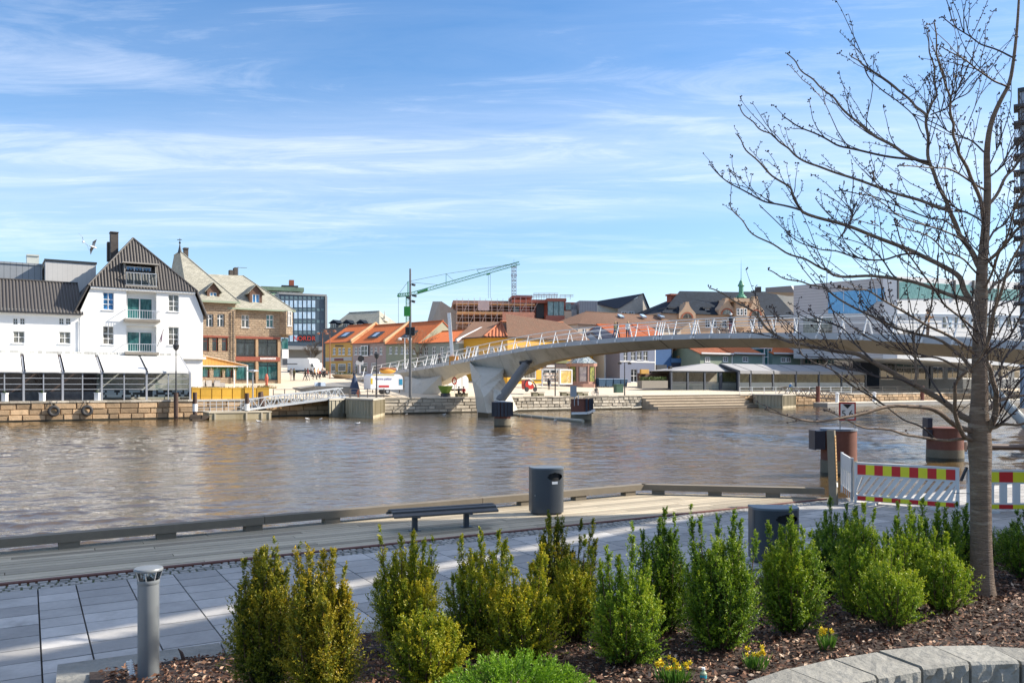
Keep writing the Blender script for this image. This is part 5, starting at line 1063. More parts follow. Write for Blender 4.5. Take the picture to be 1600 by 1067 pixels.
# ================================================================ BRIDGE
tab=[(540,128,592.5,613),(564,124,589,613),(622,116,578,612),(669,110,570.6,602),(690,107.5,567,590),(702,106,565,582),(735,101.5,558.5,582),(760,99,553,590),(790,96.3,547.8,589),(814,94,543,574),(835,92,539.8,566),(860,89.8,536.8,561),(900,86,533,555.5),(960,81.7,528,548.5),(1025,78,524,544.2),(1100,72.5,521,542.5),(1200,65.8,519.6,543.5),(1300,59.5,520.2,549),(1350,56,521,553.7),(1450,51.5,525,557.5),(1500,49,527.5,562),(1600,45,533,574),(1700,41.5,540,588),(1780,39,548,600)]
def lerp_tab(px):
    for a,b in zip(tab,tab[1:]):
        if px<=b[0]: f=(px-a[0])/(b[0]-a[0]); return [a[i]+(b[i]-a[i])*f for i in range(4)]
    return list(tab[-1])
raw=[]
for i in range(125):
    px=540+i*10; r_=[0,0,0]
    acc=[lerp_tab(min(max(px+k*9,540),1780)) for k in range(-3,4)]; Y=sum(a[1] for a in acc)/7; yt=sum(a[2] for a in acc[2:5])/3; yk=sum(a[3] for a in acc[2:5])/3
    p=P(px,yt,Y); raw.append((p,CZ-(yk-HY)/F*(Y+1.2)))
# resample by length
pts=[raw[0]]; 
for p,kz in raw[1:]:
    if (p-pts[-1][0]).length>.0: pts.append((p,kz))
cum=[0.]
for a,b in zip(pts,pts[1:]): cum.append(cum[-1]+(V((b[0].x-a[0].x,b[0].y-a[0].y,0))).length)
def at(s):
    s=min(max(s,0),cum[-1]-1e-3)
    for i in range(len(cum)-1):
        if s<=cum[i+1]:
            f=(s-cum[i])/(cum[i+1]-cum[i]); return pts[i][0].lerp(pts[i+1][0],f),pts[i][1]*(1-f)+pts[i+1][1]*f
def tn(s):
    a,b=at(s-2.5)[0],at(s+2.5)[0]; d=V((b.x-a.x,b.y-a.y,0)).normalized(); n=V((-d.y,d.x,0)); 
    if n.dot(V((1,.6,0)))<0: n=-n
    return d,n
def s_of(px):
    lo,hi=0,cum[-1]
    for _ in range(40):
        m_=(lo+hi)/2; p=at(m_)[0]
        if CX+p.x/p.y*F<px: lo=m_
        else: hi=m_
    return lo
BWID=4.2
bconc=mat('bridge_concrete',(.47,.445,.385),.8,.14,.35,bmp=.15,bsc=15,stain=(.23,.205,.155),st=.55,stretch=(1.6,1.6,.35)); fasc=mat('bridge_fascia',(.44,.46,.48),.45,.1,.5,stain=(.33,.35,.37),st=.6)
br=thing('footbridge','long arched concrete footbridge with white slanted railings crossing the canal','bridge',V((at(s_of(770))[0].x,at(s_of(770))[0].y,0)))
st=[i*1.0 for i in range(int(cum[-1]))]
prof=[]
for s in st:
    p,kz=at(s); d,n=tn(s); zt=p.z; kz=min(kz,zt-.75); f=.46; kk=BWID*.3
    prof.append([p,p-Z*f,p+n*kk+Z*(kz-zt),p+n*(BWID-kk)+Z*(kz-zt),p+n*BWID-Z*f,p+n*BWID])
h=MB(); fb=MB(); fb2=MB(); dk=MB(); sj=s_of(733)
for i,(a,b) in enumerate(zip(prof,prof[1:])):
    for k in (1,2,3): h.poly([a[k],b[k],b[k+1],a[k+1]])
    o0,o1=tn(st[i])[1]*.03,tn(st[i+1])[1]*.03
    fb.poly([a[0]-o0,b[0]-o1,b[1]-o1,a[1]-o0]); fb2.poly([a[5]+o0,b[5]+o1,b[4]+o1,a[4]+o0]); fb.poly([a[1]-o0,b[1]-o1,b[1],a[1]]); fb.poly([a[0]-o0,b[0]-o1,b[0]+o1*9,a[0]+o0*9])
    dk.poly([a[0]-Z*.06,b[0]-Z*.06,b[5]-Z*.06,a[5]-Z*.06])
for e in (prof[0],prof[-1]): h.poly(e[1:5])
h.mi=1
for i in range(8,len(st)-2,5):
    a=prof[i]; d=tn(st[i])[0]*.022; e=V((0,0,-.006))
    for k in (1,2): h.poly([a[k]-d+e,a[k]+d+e,a[k+1]+d+e,a[k+1]-d+e])
ho=obj('hull',h,[bconc,mat('pour_line_grey',(.20,.18,.14),.9,.2,2)],br); fo=obj('fascia',fb,fasc,br); obj('fascia',fb2,fasc,br); obj('deck',dk,mat('bridge_deck',(.30,.29,.27),.85,.15,.5),br)
jt=MB()
for px in (1031,1084,735):
    s=s_of(px); a=at(s); d,n=tn(s); pr=[a[0]-n*.04,a[0]-Z*.46-n*.04]; jt.box8([pr[0]-d*.05,pr[0]+d*.05,pr[0]+d*.05+n*.1,pr[0]-d*.05+n*.1,pr[1]-d*.05,pr[1]+d*.05,pr[1]+d*.05+n*.1,pr[1]-d*.05+n*.1])
    kz=min(a[1],a[0].z-.75); q0=a[0]-Z*.46; q1=a[0]+n*BWID*.3+Z*(kz-a[0].z); dn=V((0,0,-.02)); jt.poly([q0-d*.06+dn,q0+d*.06+dn,q1+d*.06+dn,q1-d*.06+dn])
obj('joint',jt,dark,br)
# railing posts : one mesh each side, copied
def postmesh():
    q=MB(); q.box8([(-.05,-.10,-.34),(.05,-.10,-.34),(.05,.02,-.34),(-.05,.02,-.34),(-.025,.42,1.3),(.025,.42,1.3),(.025,.48,1.3),(-.025,.48,1.3)]); q.bx(-.09,.09,-.12,-.03,-.42,-.2); return q
p0=obj('railing_post',postmesh(),wmetal,None,loc=(0,0,0)); C.objects.unlink(p0)
sN=[]; s=s_of(566); s1=s_of(1775)
while s<s1: sN.append(s); s+=2.42
for px in (1027,1030.5,1034,1081,1085,731,737,741,672,675): sN.append(s_of(px))
def addpost(s,far):
    p,_=at(s); d,n=tn(s); o=p0.copy(); C.objects.link(o); o.parent=br
    b=p+(n*BWID if far else V((0,0,0)))-br.location; x=d; y=-n if far else n
    o.matrix_basis=Matrix(((x.x,y.x,0,b.x),(x.y,y.y,0,b.y),(0,0,1,b.z),(0,0,0,1)))
for s in sorted(sN)[:49]: addpost(s,False)
for s in sorted(sN)[:49:1]: addpost(s+.9,True)
for far in (0,1):
    rl=MB(); wr=MB()
    for s0 in st[::2]:
        if s0<s_of(566) or s0>s1: continue
        a,b=at(s0)[0],at(s0+2)[0]; na,nb=tn(s0)[1],tn(s0+2)[1]; f=(lambda p,n,i,z: p+n*(BWID-i)+Z*z) if far else (lambda p,n,i,z: p+n*i+Z*z)
        rl.bar(f(a,na,.45,1.32),f(b,nb,.45,1.32),.12,.07); rl.bar(f(a,na,.30,.82),f(b,nb,.30,.82),.05)
        for z,i in ((.3,.16),(.55,.23),(1.08,.38)): wr.bar(f(a,na,i,z),f(b,nb,i,z),.014)
    obj('handrail',rl,wmetal,br); obj('wire',wr,steel,br)
# abutment of the shore span and the pier
ab=MB(); f=lambda px,py,Y:P(px,py,Y)
A=[f(632,615,108),f(660,615,107.5),f(690,615,108.5),f(688,615,113),f(640,615,115)]
topz=[f(632,588,113),f(660,594,109.5),f(690,586,109),f(692,584,112),f(640,588,117)]
for i in range(5): ab.poly([A[i],A[(i+1)%5],topz[(i+1)%5],topz[i]])
ab.poly(topz); obj('abutment',ab,bconc,br)
pr=MB(); B0=[f(747,655,91.5),f(763,657,88.6),f(809,640,94.5),f(800,640,97),f(752,648,96.5)]
M0=[f(742.5,620,93.5),f(756,621,90.3),f(796,612,95.6),f(791,612,98),f(748,618,98)]
T0=[f(733.5,566,101),f(752,588,95.2),f(781,582,96.5),f(788,575,98),f(738,566,104)]
M1=[f(737,592,97.5),f(750,606,92.6),f(785,590,96.2),f(787,592,98.5),f(743,594,101)]
for a,b in ((B0,M0),(M0,M1),(M1,T0)):
    for i in range(5): pr.poly([a[i],a[(i+1)%5],b[(i+1)%5],b[i]])
pr.poly(T0); obj('pier',pr,bconc,br)
ft=MB(); 
for i in range(5):
    a,b=B0[i],B0[(i+1)%5]; ft.poly([V((a.x,a.y,-.6))*1,V((b.x,b.y,-.6)),V((b.x,b.y,.42)),V((a.x,a.y,.42))])
ftc=sum(B0,V((0,0,0)))/5; ft.v=[ftc+(v-ftc)*1.012+Z*(v.z-(ftc+(v-ftc)*1.012).z) for v in ft.v]; obj('wet_footing',ft,wetst,br)
sr=MB(); a,b=f(779,628,90.2),f(824,567,93.6); sr.tube([a,a.lerp(b,.93)],.52,16); sr.mi=1; sr.tube([a.lerp(b,.9),a.lerp(b,1.02)],.36,12); sr.tube([b+V((-.9,0,.0)),b+V((.5,0,.15))],.2,8)
obj('strut',sr,[mat('grey_strut_steel',(.13,.13,.13),.5,.1,.8),dark],br); smooth_angle(br.children[-1])
bx=MB(); bx.pbox if 0 else None
bx.prism([f(771,626,89.8),f(783,626,89.8),f(783,612,90.4),f(771,608,91)],V((.3,1,0))); obj('strut_plinth',bx,bconc,br)
# right hand strut (far end of the lifting span)
sr=MB(); a,b=f(1549,606,41.5),f(1640,702,37.5); sr.tube([a,b],.235,16); sr.tube([f(1530,590,42),f(1556,612,41.3)],.16,10); obj('strut',sr,mat('pale_strut_steel',(.26,.285,.28),.45,.08,.8),br,smooth=False); smooth_angle(br.children[-1])
# barrier post with orange box on the bridge
t=thing('signal_barrier','raised white barrier arm on an orange box at the start of the lifting span','barrier',P(709,570,106)); q=MB(); q.bar(P(709,570,106),P(709,556.5,106),1.1,.8); obj('box',q,mat('orange_box',(.62,.25,.04),.5,.1,2),t); q=MB(); q.bar(P(706.5,557,106),P(701.5,489,106),.42,.25); obj('arm',q,wmetal,t)
# ---------------- dolphins, fenders and navigation signs
rust=mat('rusty_pile_steel',(.15,.052,.034),.7,.35,1.2,bmp=.2,bsc=9,stain=(.23,.085,.045),st=.56); band=mat('tide_band',(.16,.14,.10),.8,.3,1.5); bluecap=mat('blue_grey_cap',(.16,.19,.24),.5,.15,2); fendb=mat('black_blue_fender',(.022,.026,.045),.4,.2,3)
def dolphin(label,px,Y,r,py,cap=True,fside=-1,fz=(1.0,2.0),fn=1):
    x=(px-CX)/F*Y; zt=CZ-(py-HY)/F*Y; t=thing('dolphin',label,'mooring dolphin',(x,Y,0),'steel pile dolphins in the canal'); c=V((x,Y,0))
    q=MB(); q.lathe([(r,-.8),(r,zt-.06)],c,40); o=obj('pile',q,rust,t); smooth_angle(o); q=MB(); q.lathe([(r+.012,-.8),(r+.012,zt*.33)],c,40); o=obj('tide_band',q,band,t); smooth_angle(o)
    q=MB(); q.lathe([(r+.015,-.8),(r+.02,.13)],c,40); obj('wet_band',q,wetst,t)
    q=MB(); q.lathe([(r+.03,zt-.08),(r+.03,zt),(.02,zt+.04)],c,40); obj('cap',q,bluecap if cap else rust,t)
    return t,c,zt
t,c,zt=dolphin('dark blue fendered pile dolphin right in front of the bridge pier',785,68.5,.68,627)
q=MB()
for i in range(9): a=math.pi*(1.02+i*.12); q.bar(c+V((math.cos(a)*.78,math.sin(a)*.78,.85)),c+V((math.cos(a)*.78,math.sin(a)*.78,zt-.05)),.22,.16)
obj('fender',q,fendb,t)
t,c,zt=dolphin('rust brown pile dolphin carrying a grey sign plate, right of the bridge pier',908,80,1.0,623,cap=False)
q=MB(); 
for a in (-1.15,-.75,-.3): q.bar(c+V((math.cos(a)*1.08,math.sin(a)*1.08,.7)),c+V((math.cos(a)*1.08,math.sin(a)*1.08,zt+.05)),.2,.14)
obj('fender',q,fendb,t); q=MB(); q.bar(c+V((-1.0,-.95,.72)),c+V((.5,-1.15,.75)),.18,.22); q.bar(c+V((.5,-1.15,.75)),c+V((1.25,-.3,1.0)),.18,.22); q.bar(c+V((-.35,-.9,zt-.6)),c+V((-.35,-.9,zt+.4)),.08); obj('white_walings',q,wmetal,t)
s_=thing('sign_plate','blank grey sign plate on a post on top of the rust brown dolphin','sign',P(896,622,79)); q=MB(); q.prism([P(891,620,79),P(901,620,79),P(901,602.5,79),P(891,602.5,79)],V((0,.06,0))); obj('plate',q,mat('grey_sign_back',(.33,.36,.39),.5,.08,2),s_); q=MB(); q.bar(P(897.5,634,79.05),P(897.5,603,79.05),.07); obj('post',q,steel,s_)
t,c,zt=dolphin('near rust red pile dolphin with blue cap carrying the 5,6 clearance sign',1310.5,32,.655,669)
q=MB(); a=c+V((-.86,-.12,0)); q.bx(a.x-.19,a.x+.19,a.y-.3,a.y+.3,1.02,1.72); q.bx(a.x-.22,a.x-.17,a.y-.32,a.y+.32,1.0,1.74); obj('fender',q,fendb,t)
t2,c2,zt2=dolphin('rust red pile dolphin without sign, left of the tree trunk',1476.5,38.5,.78,667.5,cap=False)
q=MB(); a=c2+V((-.85,-.1,0)); 
for z in (.95,1.5): q.bx(a.x-.12,a.x+.1,a.y-.25,a.y+.25,z,z+.45)
obj('fender',q,fendb,t2)
t=thing('fender_beam','horizontal brown steel pipe beam joined to the unsigned dolphin behind the tree','beam',P(1550,700,38.5)); q=MB(); q.tube([P(1503,697.5,38.4),P(1660,699.5,38.4)],.14,12); q.tube([P(1503,690,38.4),P(1503,705,38.4)],.22,10); obj('pipe',q,mat('brown_pipe',(.16,.11,.085),.5,.15,2),t)
sr=mat('sign_red',(.42,.035,.025),.45,.06,2); sgw=mat('sign_white',(.74,.74,.73),.45,.03,2); blk=mat('sign_black',(.012,.012,.014),.5,.05,2)
t=thing('clearance_sign','square red bordered white navigation sign reading 5,6 under a black triangle','sign',P(1324,668,31.3)); Ys=31.3
q=MB(); q.prism([P(1311,656.8,Ys),P(1337.3,656.8,Ys),P(1337.3,628.3,Ys),P(1311,628.3,Ys)],V((0,.03,0))); so=obj('plate',q,sr,t)
q=MB(); q.prism([P(1313.5,654.4,Ys-.006),P(1334.9,654.4,Ys-.006),P(1334.9,630.8,Ys-.006),P(1313.5,630.8,Ys-.006)],V((0,.004,0))); obj('field',q,sgw,so)
q=MB(); q.prism([P(1316.5,631.2,Ys-.012),P(1331.5,631.2,Ys-.012),P(1324.2,638.4,Ys-.012)],V((0,.005,0))); obj('triangle',q,blk,so)
def text(body,size,loc,rot,m,parent,name='lettering',ext=.003,spacing=1.):
    cu=bpy.data.curves.new(name,'FONT'); cu.body=body; cu.size=size; cu.extrude=ext; cu.align_x='CENTER'; cu.align_y='CENTER'; cu.space_character=spacing
    to=bpy.data.objects.new(name,cu); me=bpy.data.meshes.new_from_object(to); bpy.data.objects.remove(to); o=bpy.data.objects.new(name,me); C.objects.link(o); me.materials.append(m); o.parent=parent
    o0=V((0,0,0)); q=parent
    while q is not None: o0+=q.location; q=q.parent
    o.matrix_basis=Matrix.Translation(V(loc)-o0)@rot; return o
UP=Matrix.Rotation(math.pi/2,4,'X')
text('5,6',.36,P(1324.2,646.6,Ys-.012),UP,blk,so,spacing=1.05)
q=MB(); 
for px in (1312.5,1335.8): q.bar(P(px,670,Ys+.05),P(px,629,Ys+.05),.035)
obj('leg',q,steel,t)
bm_=mat('pale_boom',(.40,.37,.30),.7,.2,2); t=thing('floating_boom','pale floating boom on the water between bridge pier and the rust brown dolphin','boom',P(850,646,84)); q=MB()
for i in range(6): q.t=rnd.random(); a=P(800,648,3.4*F/48+1).lerp(P(912,646.5,76),i/6); b=P(800,648,3.4*F/48+1).lerp(P(912,646.5,76),(i+.95)/6); a.z=b.z=.12; q.tube([a,b],.16,8)
obj('float',q,bm_,t)
t=thing('floating_boom','long thin boom along the foot of the pale granite quay wall','boom',Q(QS(905,-1),-1,0)); q=MB()
for i in range(12): a=Q(QS(808+i*16.2,-1.2),-1.2,.3 if i<11 else .2); b=Q(QS(808+i*16.2+15.8,-1.2),-1.2,.3); q.tube([a,b],.13,8)
obj('float',q,bm_,t)
# ---------------- tall signal mast, lamp posts
t=thing('signal_mast','very tall dark signal mast with traffic lights, cameras and a green box on the quay','mast',QP(641,.5)); b=QP(641,.5,1.9); Y=b.y; zf=lambda y:CZ-(y-HY)/F*Y
q=MB(); q.tube([b,V((b.x,b.y,zf(520))),V((b.x,b.y,zf(420)))],[.17,.15,.11],10); obj('pole',q,mat('mast_grey',(.13,.135,.14),.5,.2,3),t)
q=MB(); q.bar(V((b.x-.35,b.y,zf(494))),V((b.x-.35,b.y,zf(479))),.75,.35); obj('green_box',q,mat('bright_green_box',(.04,.33,.05),.5,.1,2),t)
for s_ in (-1,1):
    q=MB(); x=b.x+s_*.36; q.bar(V((x,b.y,zf(524))),V((x,b.y,zf(511))),.4,.4)
    for y in (513.5,517.5,521.5): q.lathe([(.17,0),(.2,.02)],V((x,b.y-.3,zf(y))),8)
    q.bar(V((x,b.y-.1,zf(517))),V((b.x,b.y,zf(517))),.1); obj('traffic_light',q,dark,t)
q=MB()
for (dx,y,l) in ((.4,444,.5),(.45,461,.7),(-.5,464,.5),(.4,470,.45)): q.bar(V((b.x,b.y,zf(y))),V((b.x+dx,b.y-.1,zf(y-.5))),.06); q.bar(V((b.x+dx*.7,b.y-.2,zf(y+.8))),V((b.x+dx*.7+l*.6,b.y-.4,zf(y+2.2))),.26)
obj('camera',q,dark,t)
def lamp(label,px,d,y0,kind,col=None,pyb=None,Yb=None):
    b=QP(px,d) if Yb is None else P(px,pyb,Yb); Y=b.y; zt=CZ-(y0-HY)/F*Y; t=thing('lamp_post',label,'lamp post',b); m_=col or dark; q=MB(); q.tube([b,V((b.x,b.y,zt))],[.09,.055],8); obj('pole',q,m_,t); q=MB(); c=V((b.x,b.y,zt))
    if kind=='globe': q.lathe([(.05,0),(.26,.2),(.3,.5),(.34,.55),(.1,.75),(.03,.9)],c,10)
    elif kind=='disc': q.lathe([(.1,-.1),(.62,0),(.6,.12),(.05,.2)],c,12)
    elif kind=='twin':
        for s_ in (-1,1): q.bar(c,c+V((s_*.7,0,.05)),.06); q.lathe([(.05,.05),(.28,-.05),(.26,-.28),(.05,-.3)],c+V((s_*.7,0,0)),8)
    else: q.bar(c,c+V((.3,0,0)),.3,.15)
    obj('lantern',q,m_,t); return t
lamp('slender black lamp post on the quay in front of the glazed verandah',275,.3,548,'globe')
lamp('pale lamp post with flat disc lantern rising between ochre planters',395,1.2,580,'disc',steel)
lamp('thin black lamp post in front of the hot dog trailer',588.5,-.5,561,'globe')
lamp('black lamp post on the granite quay in front of the newsstand',867.5,1.5,563,'globe')
lamp('dark lamp post with twin lanterns beside the green utility cabinet',976,2,566,'twin')
lamp('white signal post on the bridge ramp beside the tall mast',632.5,0,528,'twin',wmetal,576,117)
lamp('rust coloured pole on the plaza with twin heads, left of two',504,0,520,'twin',mat('rust_pole',(.25,.11,.07),.7,.2,3),586,140)
lamp('rust coloured pole on the plaza with twin heads, nearest the yellow house',515.5,0,516,'twin',MATS['rust_pole'],592,128)
t=thing('road_sign','round dark road sign on a pale post beside the yellow house','sign',P(564,583,140)); q=MB(); q.bar(P(562,583,140),P(562,562,140),.2); q.bar(P(562,570,139.8),P(562,563.5,139.8),1.2,.1); obj('post',q,wmetal,t); q=MB(); q.tube([P(564,560.5,139.7),P(564,560.5,139.8)],.55,14); obj('plate',q,dark,t)
# ---------------- trailers and vehicles on the quay
k=WQ(574,634,4.2); t=thing('food_trailer','white hot dog trailer with a giant orange hot dog on its roof on the quay','food trailer',k.pt(k.u(604),1.95))
q=MB(); a,b2=k.u(579),k.u(629.5); z0,z1=k.z(608.5,k.u(604)),k.z(585.5,k.u(604)); R_=.45; pr_=[(a,z0),(b2,z0),(b2,z1-.5)]+[(b2-.7+.7*math.cos(i*.314),z1-.5+.6*math.sin(i*.314)) for i in range(1,6)]+[(a+.35,z1+.1),(a+.1,z1-.1),(a,z1-.4)]
q.prism([k.pt(u,z) for u,z in pr_],k.n*2.1); obj('body',q,mat('trailer_white',(.72,.73,.76),.4,.04,1),t)
q=MB(); k.pbox(q,583,585.2,616,586.2,-.02,0); k.pbox(q,579.3,591,582.3,600,-.02,.0); obj('stripe',q,mat('trailer_yellow',(.62,.45,.02),.5,.05,2),t)
q=MB(); a,b2,c,e=k.R(582,586.8,622,591); k.pbox(q,581,584.8,616,586.5,-.015,0); obj('rain_strip',q,steel,t)
q=MB(); k.pbox(q,623.8,592.2,629,601.2,-.03,-.004); obj('blue_panel',q,mat('panel_blue',(.02,.22,.38),.5,.05,2),t)
q=MB(); k.pbox(q,592,602,608,605,-.03,-.004); lo=obj('red_label',q,mat('label_red',(.45,.02,.025),.5,.05,2),t)
ang=Matrix.Rotation(math.atan2(k.t.y,k.t.x),4,'Z')@UP
blt=mat('trailer_blue_text',(.08,.10,.32),.5,.05,2); text('Varme pølser',.40,k.pp(599.5,591.8,-.02),ang,blt,t)
q=MB(); c=k.pp(605.5,579.3,1.0); L=k.u(618)-k.u(593)
q.tube([c+k.t*x for x in np.linspace(-L/2,L/2,9)],[.05,.26,.36,.40,.42,.40,.36,.26,.05],10); ho=obj('hot_dog_bun',q,mat('orange_bun',(.62,.28,.03),.6,.2,2),t,smooth=True); q=MB(); q.tube([c+k.t*x+Z*.22-k.n*.2 for x in np.linspace(-L*.53,L*.53,9)],[.05,.14,.16,.16,.16,.16,.16,.14,.05],8); obj('sausage',q,mat('brown_sausage',(.25,.08,.02),.5,.2,2),ho,smooth=True)
q=MB()
for px in (605.5,): 
    cc=k.pp(px,611.3,.1); q.tube([cc,cc+k.n*.25],.36,14); cc2=cc+k.n*1.6; q.tube([cc2,cc2+k.n*.25],.36,14)
obj('wheel',q,dark,t); q=MB(); q.tube([cc-k.n*.03,cc+k.n*.02],.2,12); obj('hubcap',q,steel,t); q=MB(); k.pbox(q,572,610,580,610.8,.9,1.1); k.pbox(q,582,609,583,614,.2,.3); k.pbox(q,624,609,625,614,.2,.3); obj('drawbar',q,dark,t)
k=WQ(680,740,12); t=thing('dome_trailer','white round topped trailer parked under the bridge behind seated people','trailer',k.pt(k.u(709),2.6)); q=MB(); a,b2,z0,z1=k.R(688,581,732,607); pr_=[(a,z0),(b2,z0),(b2,z1-1.1)]+[((a+b2)/2+(b2-a)/2*math.cos(i*math.pi/12),z1-1.1+1.1*math.sin(i*math.pi/12)) for i in range(1,12)]+[(a,z1-1.1)]
q.prism([k.pt(u,z) for u,z in pr_],k.n*2.4); obj('body',q,mat('trailer_cream',(.70,.70,.68),.45,.05,1),t); q=MB()
for x in (700,713,722): k.pbox(q,x,587,x+.5,606,-.03,-.003)
obj('door_gap',q,steel,t); q=MB()
for x in (700,722): cc=k.pp(x,609,.1); q.tube([cc,cc+k.n*.3],.42,14)
obj('wheel',q,dark,t)
t=thing('life_ring','red life ring on a white post beside the dome trailer','life ring',QP(710,6)); k=WQ(700,720,6); q=MB(); q.bar(k.pp(710.5,613,0),k.pp(710.5,588,0),.1); obj('post',q,wmetal,t); q=MB(); c=k.pp(710,595,-.12)
for i in range(16):
    a0,a1=i*math.pi/8,(i+1)*math.pi/8; q.tube([c+k.t*math.cos(a0)*.28+Z*math.sin(a0)*.42,c+k.t*math.cos(a1)*.28+Z*math.sin(a1)*.42],.09,6)
obj('ring',q,mat('life_ring_red',(.50,.07,.04),.5,.1,2),t)
t=thing('bowl_planter','green bowl shaped planter on a dark base under the bridge','planter',QP(696,4)); q=MB(); c=QP(696,4); q.lathe([(.5,.45),(.75,.9),(.95,1.35),(.9,1.38),(.1,1.2)],c,16); obj('bowl',q,mat('green_bowl',(.16,.26,.03),.5,.15,2),t); q=MB(); q.lathe([(.65,0),(.6,.45)],c,10); obj('base',q,dark,t)
# red cargo trike, cabinet, box truck, umbrella statue
t=thing('cargo_trike','red covered cargo tricycle with dark arched hood on the quay, right of the pier','tricycle',QP(828,6)); k=WQ(815,842,6); red=mat('trike_red',(.48,.03,.02),.4,.1,2); q=MB(); q.prism([k.pp(x,y,0) for x,y in ((820.5,594),(827,593.5),(833,600),(835,605),(831,608),(821.5,608),(820.5,603))],k.n*.9); obj('body',q,red,t)
q=MB(); 
for d in (0,.9): q.tube([k.pp(x,y,d-.03) for x,y in ((821,608),(819.8,600),(822,594),(827,592.6),(833,596),(837,602),(837.5,605.5))],.09,6)
obj('hood_frame',q,dark,t); q=MB(); q.prism([k.pp(x,y,-.03) for x,y in ((825,596),(829,595.5),(832,599),(829,602),(826,601))],k.n*.02); obj('window',q,wmetal,t)
for px,d in ((823,0),(823,.9),(836,.45)): q=MB(); c=k.pp(px,608.3,d); q.tube([c-k.n*.05,c+k.n*.05],.33,14); obj('wheel',q,dark,t)
q=MB(); q.bar(k.pp(836,606,.45),k.pp(846,606.5,.45),.08); q.bar(k.pp(816,602,.45),k.pp(821,602,.45),.08); obj('drawbar',q,dark,t)
tk=P(468,584,150); t=thing('box_truck','white box truck parked on the plaza beside the stone building','truck',V((tk.x,tk.y,CZ+14/F*150))); k=WP(446,150,494,146); q=MB(); pts_=[(449,559.5),(480,559.5),(483.5,562),(484.5,570),(484.5,578),(449,578)]; q.prism([k.pp(x,y,0) for x,y in pts_],k.n*2.4); obj('cargo_box',q,white,t)
q=MB(); q.prism([k.pp(x,y,.1) for x,y in ((485,568),(488.5,567),(491,573),(491.5,582),(485,583))],k.n*2.2); co=obj('cab',q,white,t); q=MB(); q.prism([k.pp(x,y,.07) for x,y in ((486,569),(488.3,568.5),(490,573),(486,573.5))],k.n*.03); obj('window',q,G1,co)
q=MB(); k.pbox(q,449,578,485,580.5,.2,2.2); obj('chassis',q,dark,t)
for x in (455,460,487): q=MB(); c=k.pp(x,583,.1); q.tube([c,c+k.n*.35],.5,12); obj('wheel',q,dark,t); q=MB(); k.pbox(q,449,568,464.5,569.2,-.03,-.003); obj('stripe',q,dark,t)
t=thing('art_panel','blue white panel with a walking figure on the grey granite wedge of the plaza','sign',QP(500,12)); k=WQ(488,512,12); q=MB(); k.pbox(q,491.5,597,508.5,607.5,0,.12); obj('plate',q,mat('pale_blue_panel',(.52,.60,.70),.5,.1,1),t); q=MB(); 
q.tube([k.pp(499.5,597.2,-.06),k.pp(499.5,603,-.06)],.16,6); q.tube([k.pp(499.5,602,-.06),k.pp(496.5,606.8,-.06)],.12,6); q.tube([k.pp(499.3,602,-.06),k.pp(500.2,606.8,-.06)],.12,6); obj('figure',q,mat('figure_blue',(.05,.09,.16),.5,.1,2),t); q=MB(); q.tube([k.pp(500,607,0),k.pp(500,615,0)],.05,6); obj('post',q,steel,t)
gw=MB(); A=[QP(457,17),QP(470,13),QP(492,9.5),QP(548,8),QP(552,12),QP(520,22)]; top=[0.05,.3,.9,.95,1.2,.3]
t=thing('granite_wedge','grey granite wedge shaped plaza wall with a dark striped face','plaza wall',A[2]*1); 
for i in range(6): a,b2=A[i],A[(i+1)%6]; gw.poly([a-Z*.4,b2-Z*.4,b2+Z*top[(i+1)%6],a+Z*top[i]])
gw.poly([p+Z*h_ for p,h_ in zip(A,top)]); obj('stonework',gw,mat('grey_granite_wedge',(.24,.23,.21),.7,.15,.8,pat=('rows',.3,(.15,.15,.14),.1)),t)
t=thing('round_planter','low round stone planter with a little greenery in front of the yellow house','planter',GF(538,591)); c=GF(538,591); q=MB(); q.lathe([(1.5,0),(2.0,.55),(1.85,.6)],c,16); obj('bowl',q,mat('planter_stone',(.36,.28,.19),.8,.15,2),t); q=MB()
for i in range(60): p=c+V((rnd.uniform(-1.2,1.2),rnd.uniform(-1,1),.55)); q.tube([p,p+V((rnd.uniform(-.3,.3),0,rnd.uniform(.1,.5)))],[.08,.02],3)
obj('plant',q,MATS['planter_green'],t)
wbk=thing('folded_parasol','folded dark blue parasol on the quay left of the hot dog trailer','parasol',QP(554,7)); c=QP(554,7); q=MB(); q.lathe([(.75,.1),(.5,1.2),(.2,2.2),(.05,2.5)],c,9); obj('canopy',q,mat('navy_canvas',(.03,.05,.10),.8,.2,2),wbk); q=MB(); q.tube([c,c+Z*2.6],.04,6); obj('pole',q,dark,wbk)
t=thing('red_hydrant','small orange red hydrant beside the hot dog trailer','hydrant',QP(560,3)); c=QP(560,3); q=MB(); q.lathe([(.16,0),(.16,.1),(.11,.15),(.11,.65),(.16,.7),(.13,.85),(.04,.92)],c,10); q.bar(c+V((-.22,0,.55)),c+V((.22,0,.55)),.1); obj('body',q,mat('hydrant_red',(.50,.10,.03),.5,.1,3),t)
rk=QP(416.5,20); t=thing('street_sculpture','red standing sculpture in front of the shop window of the stone building','sculpture',rk); q=MB(); q.tube([rk+Z*z for z in (0,.4,.75,1.1,1.4,1.6)],[.2,.15,.22,.25,.15,.08],8); obj('figure',q,mat('sculpture_red',(.42,.10,.06),.5,.2,2),t,smooth=True)
bt=mat('bench_stone',(.16,.15,.10),.8,.2,2)
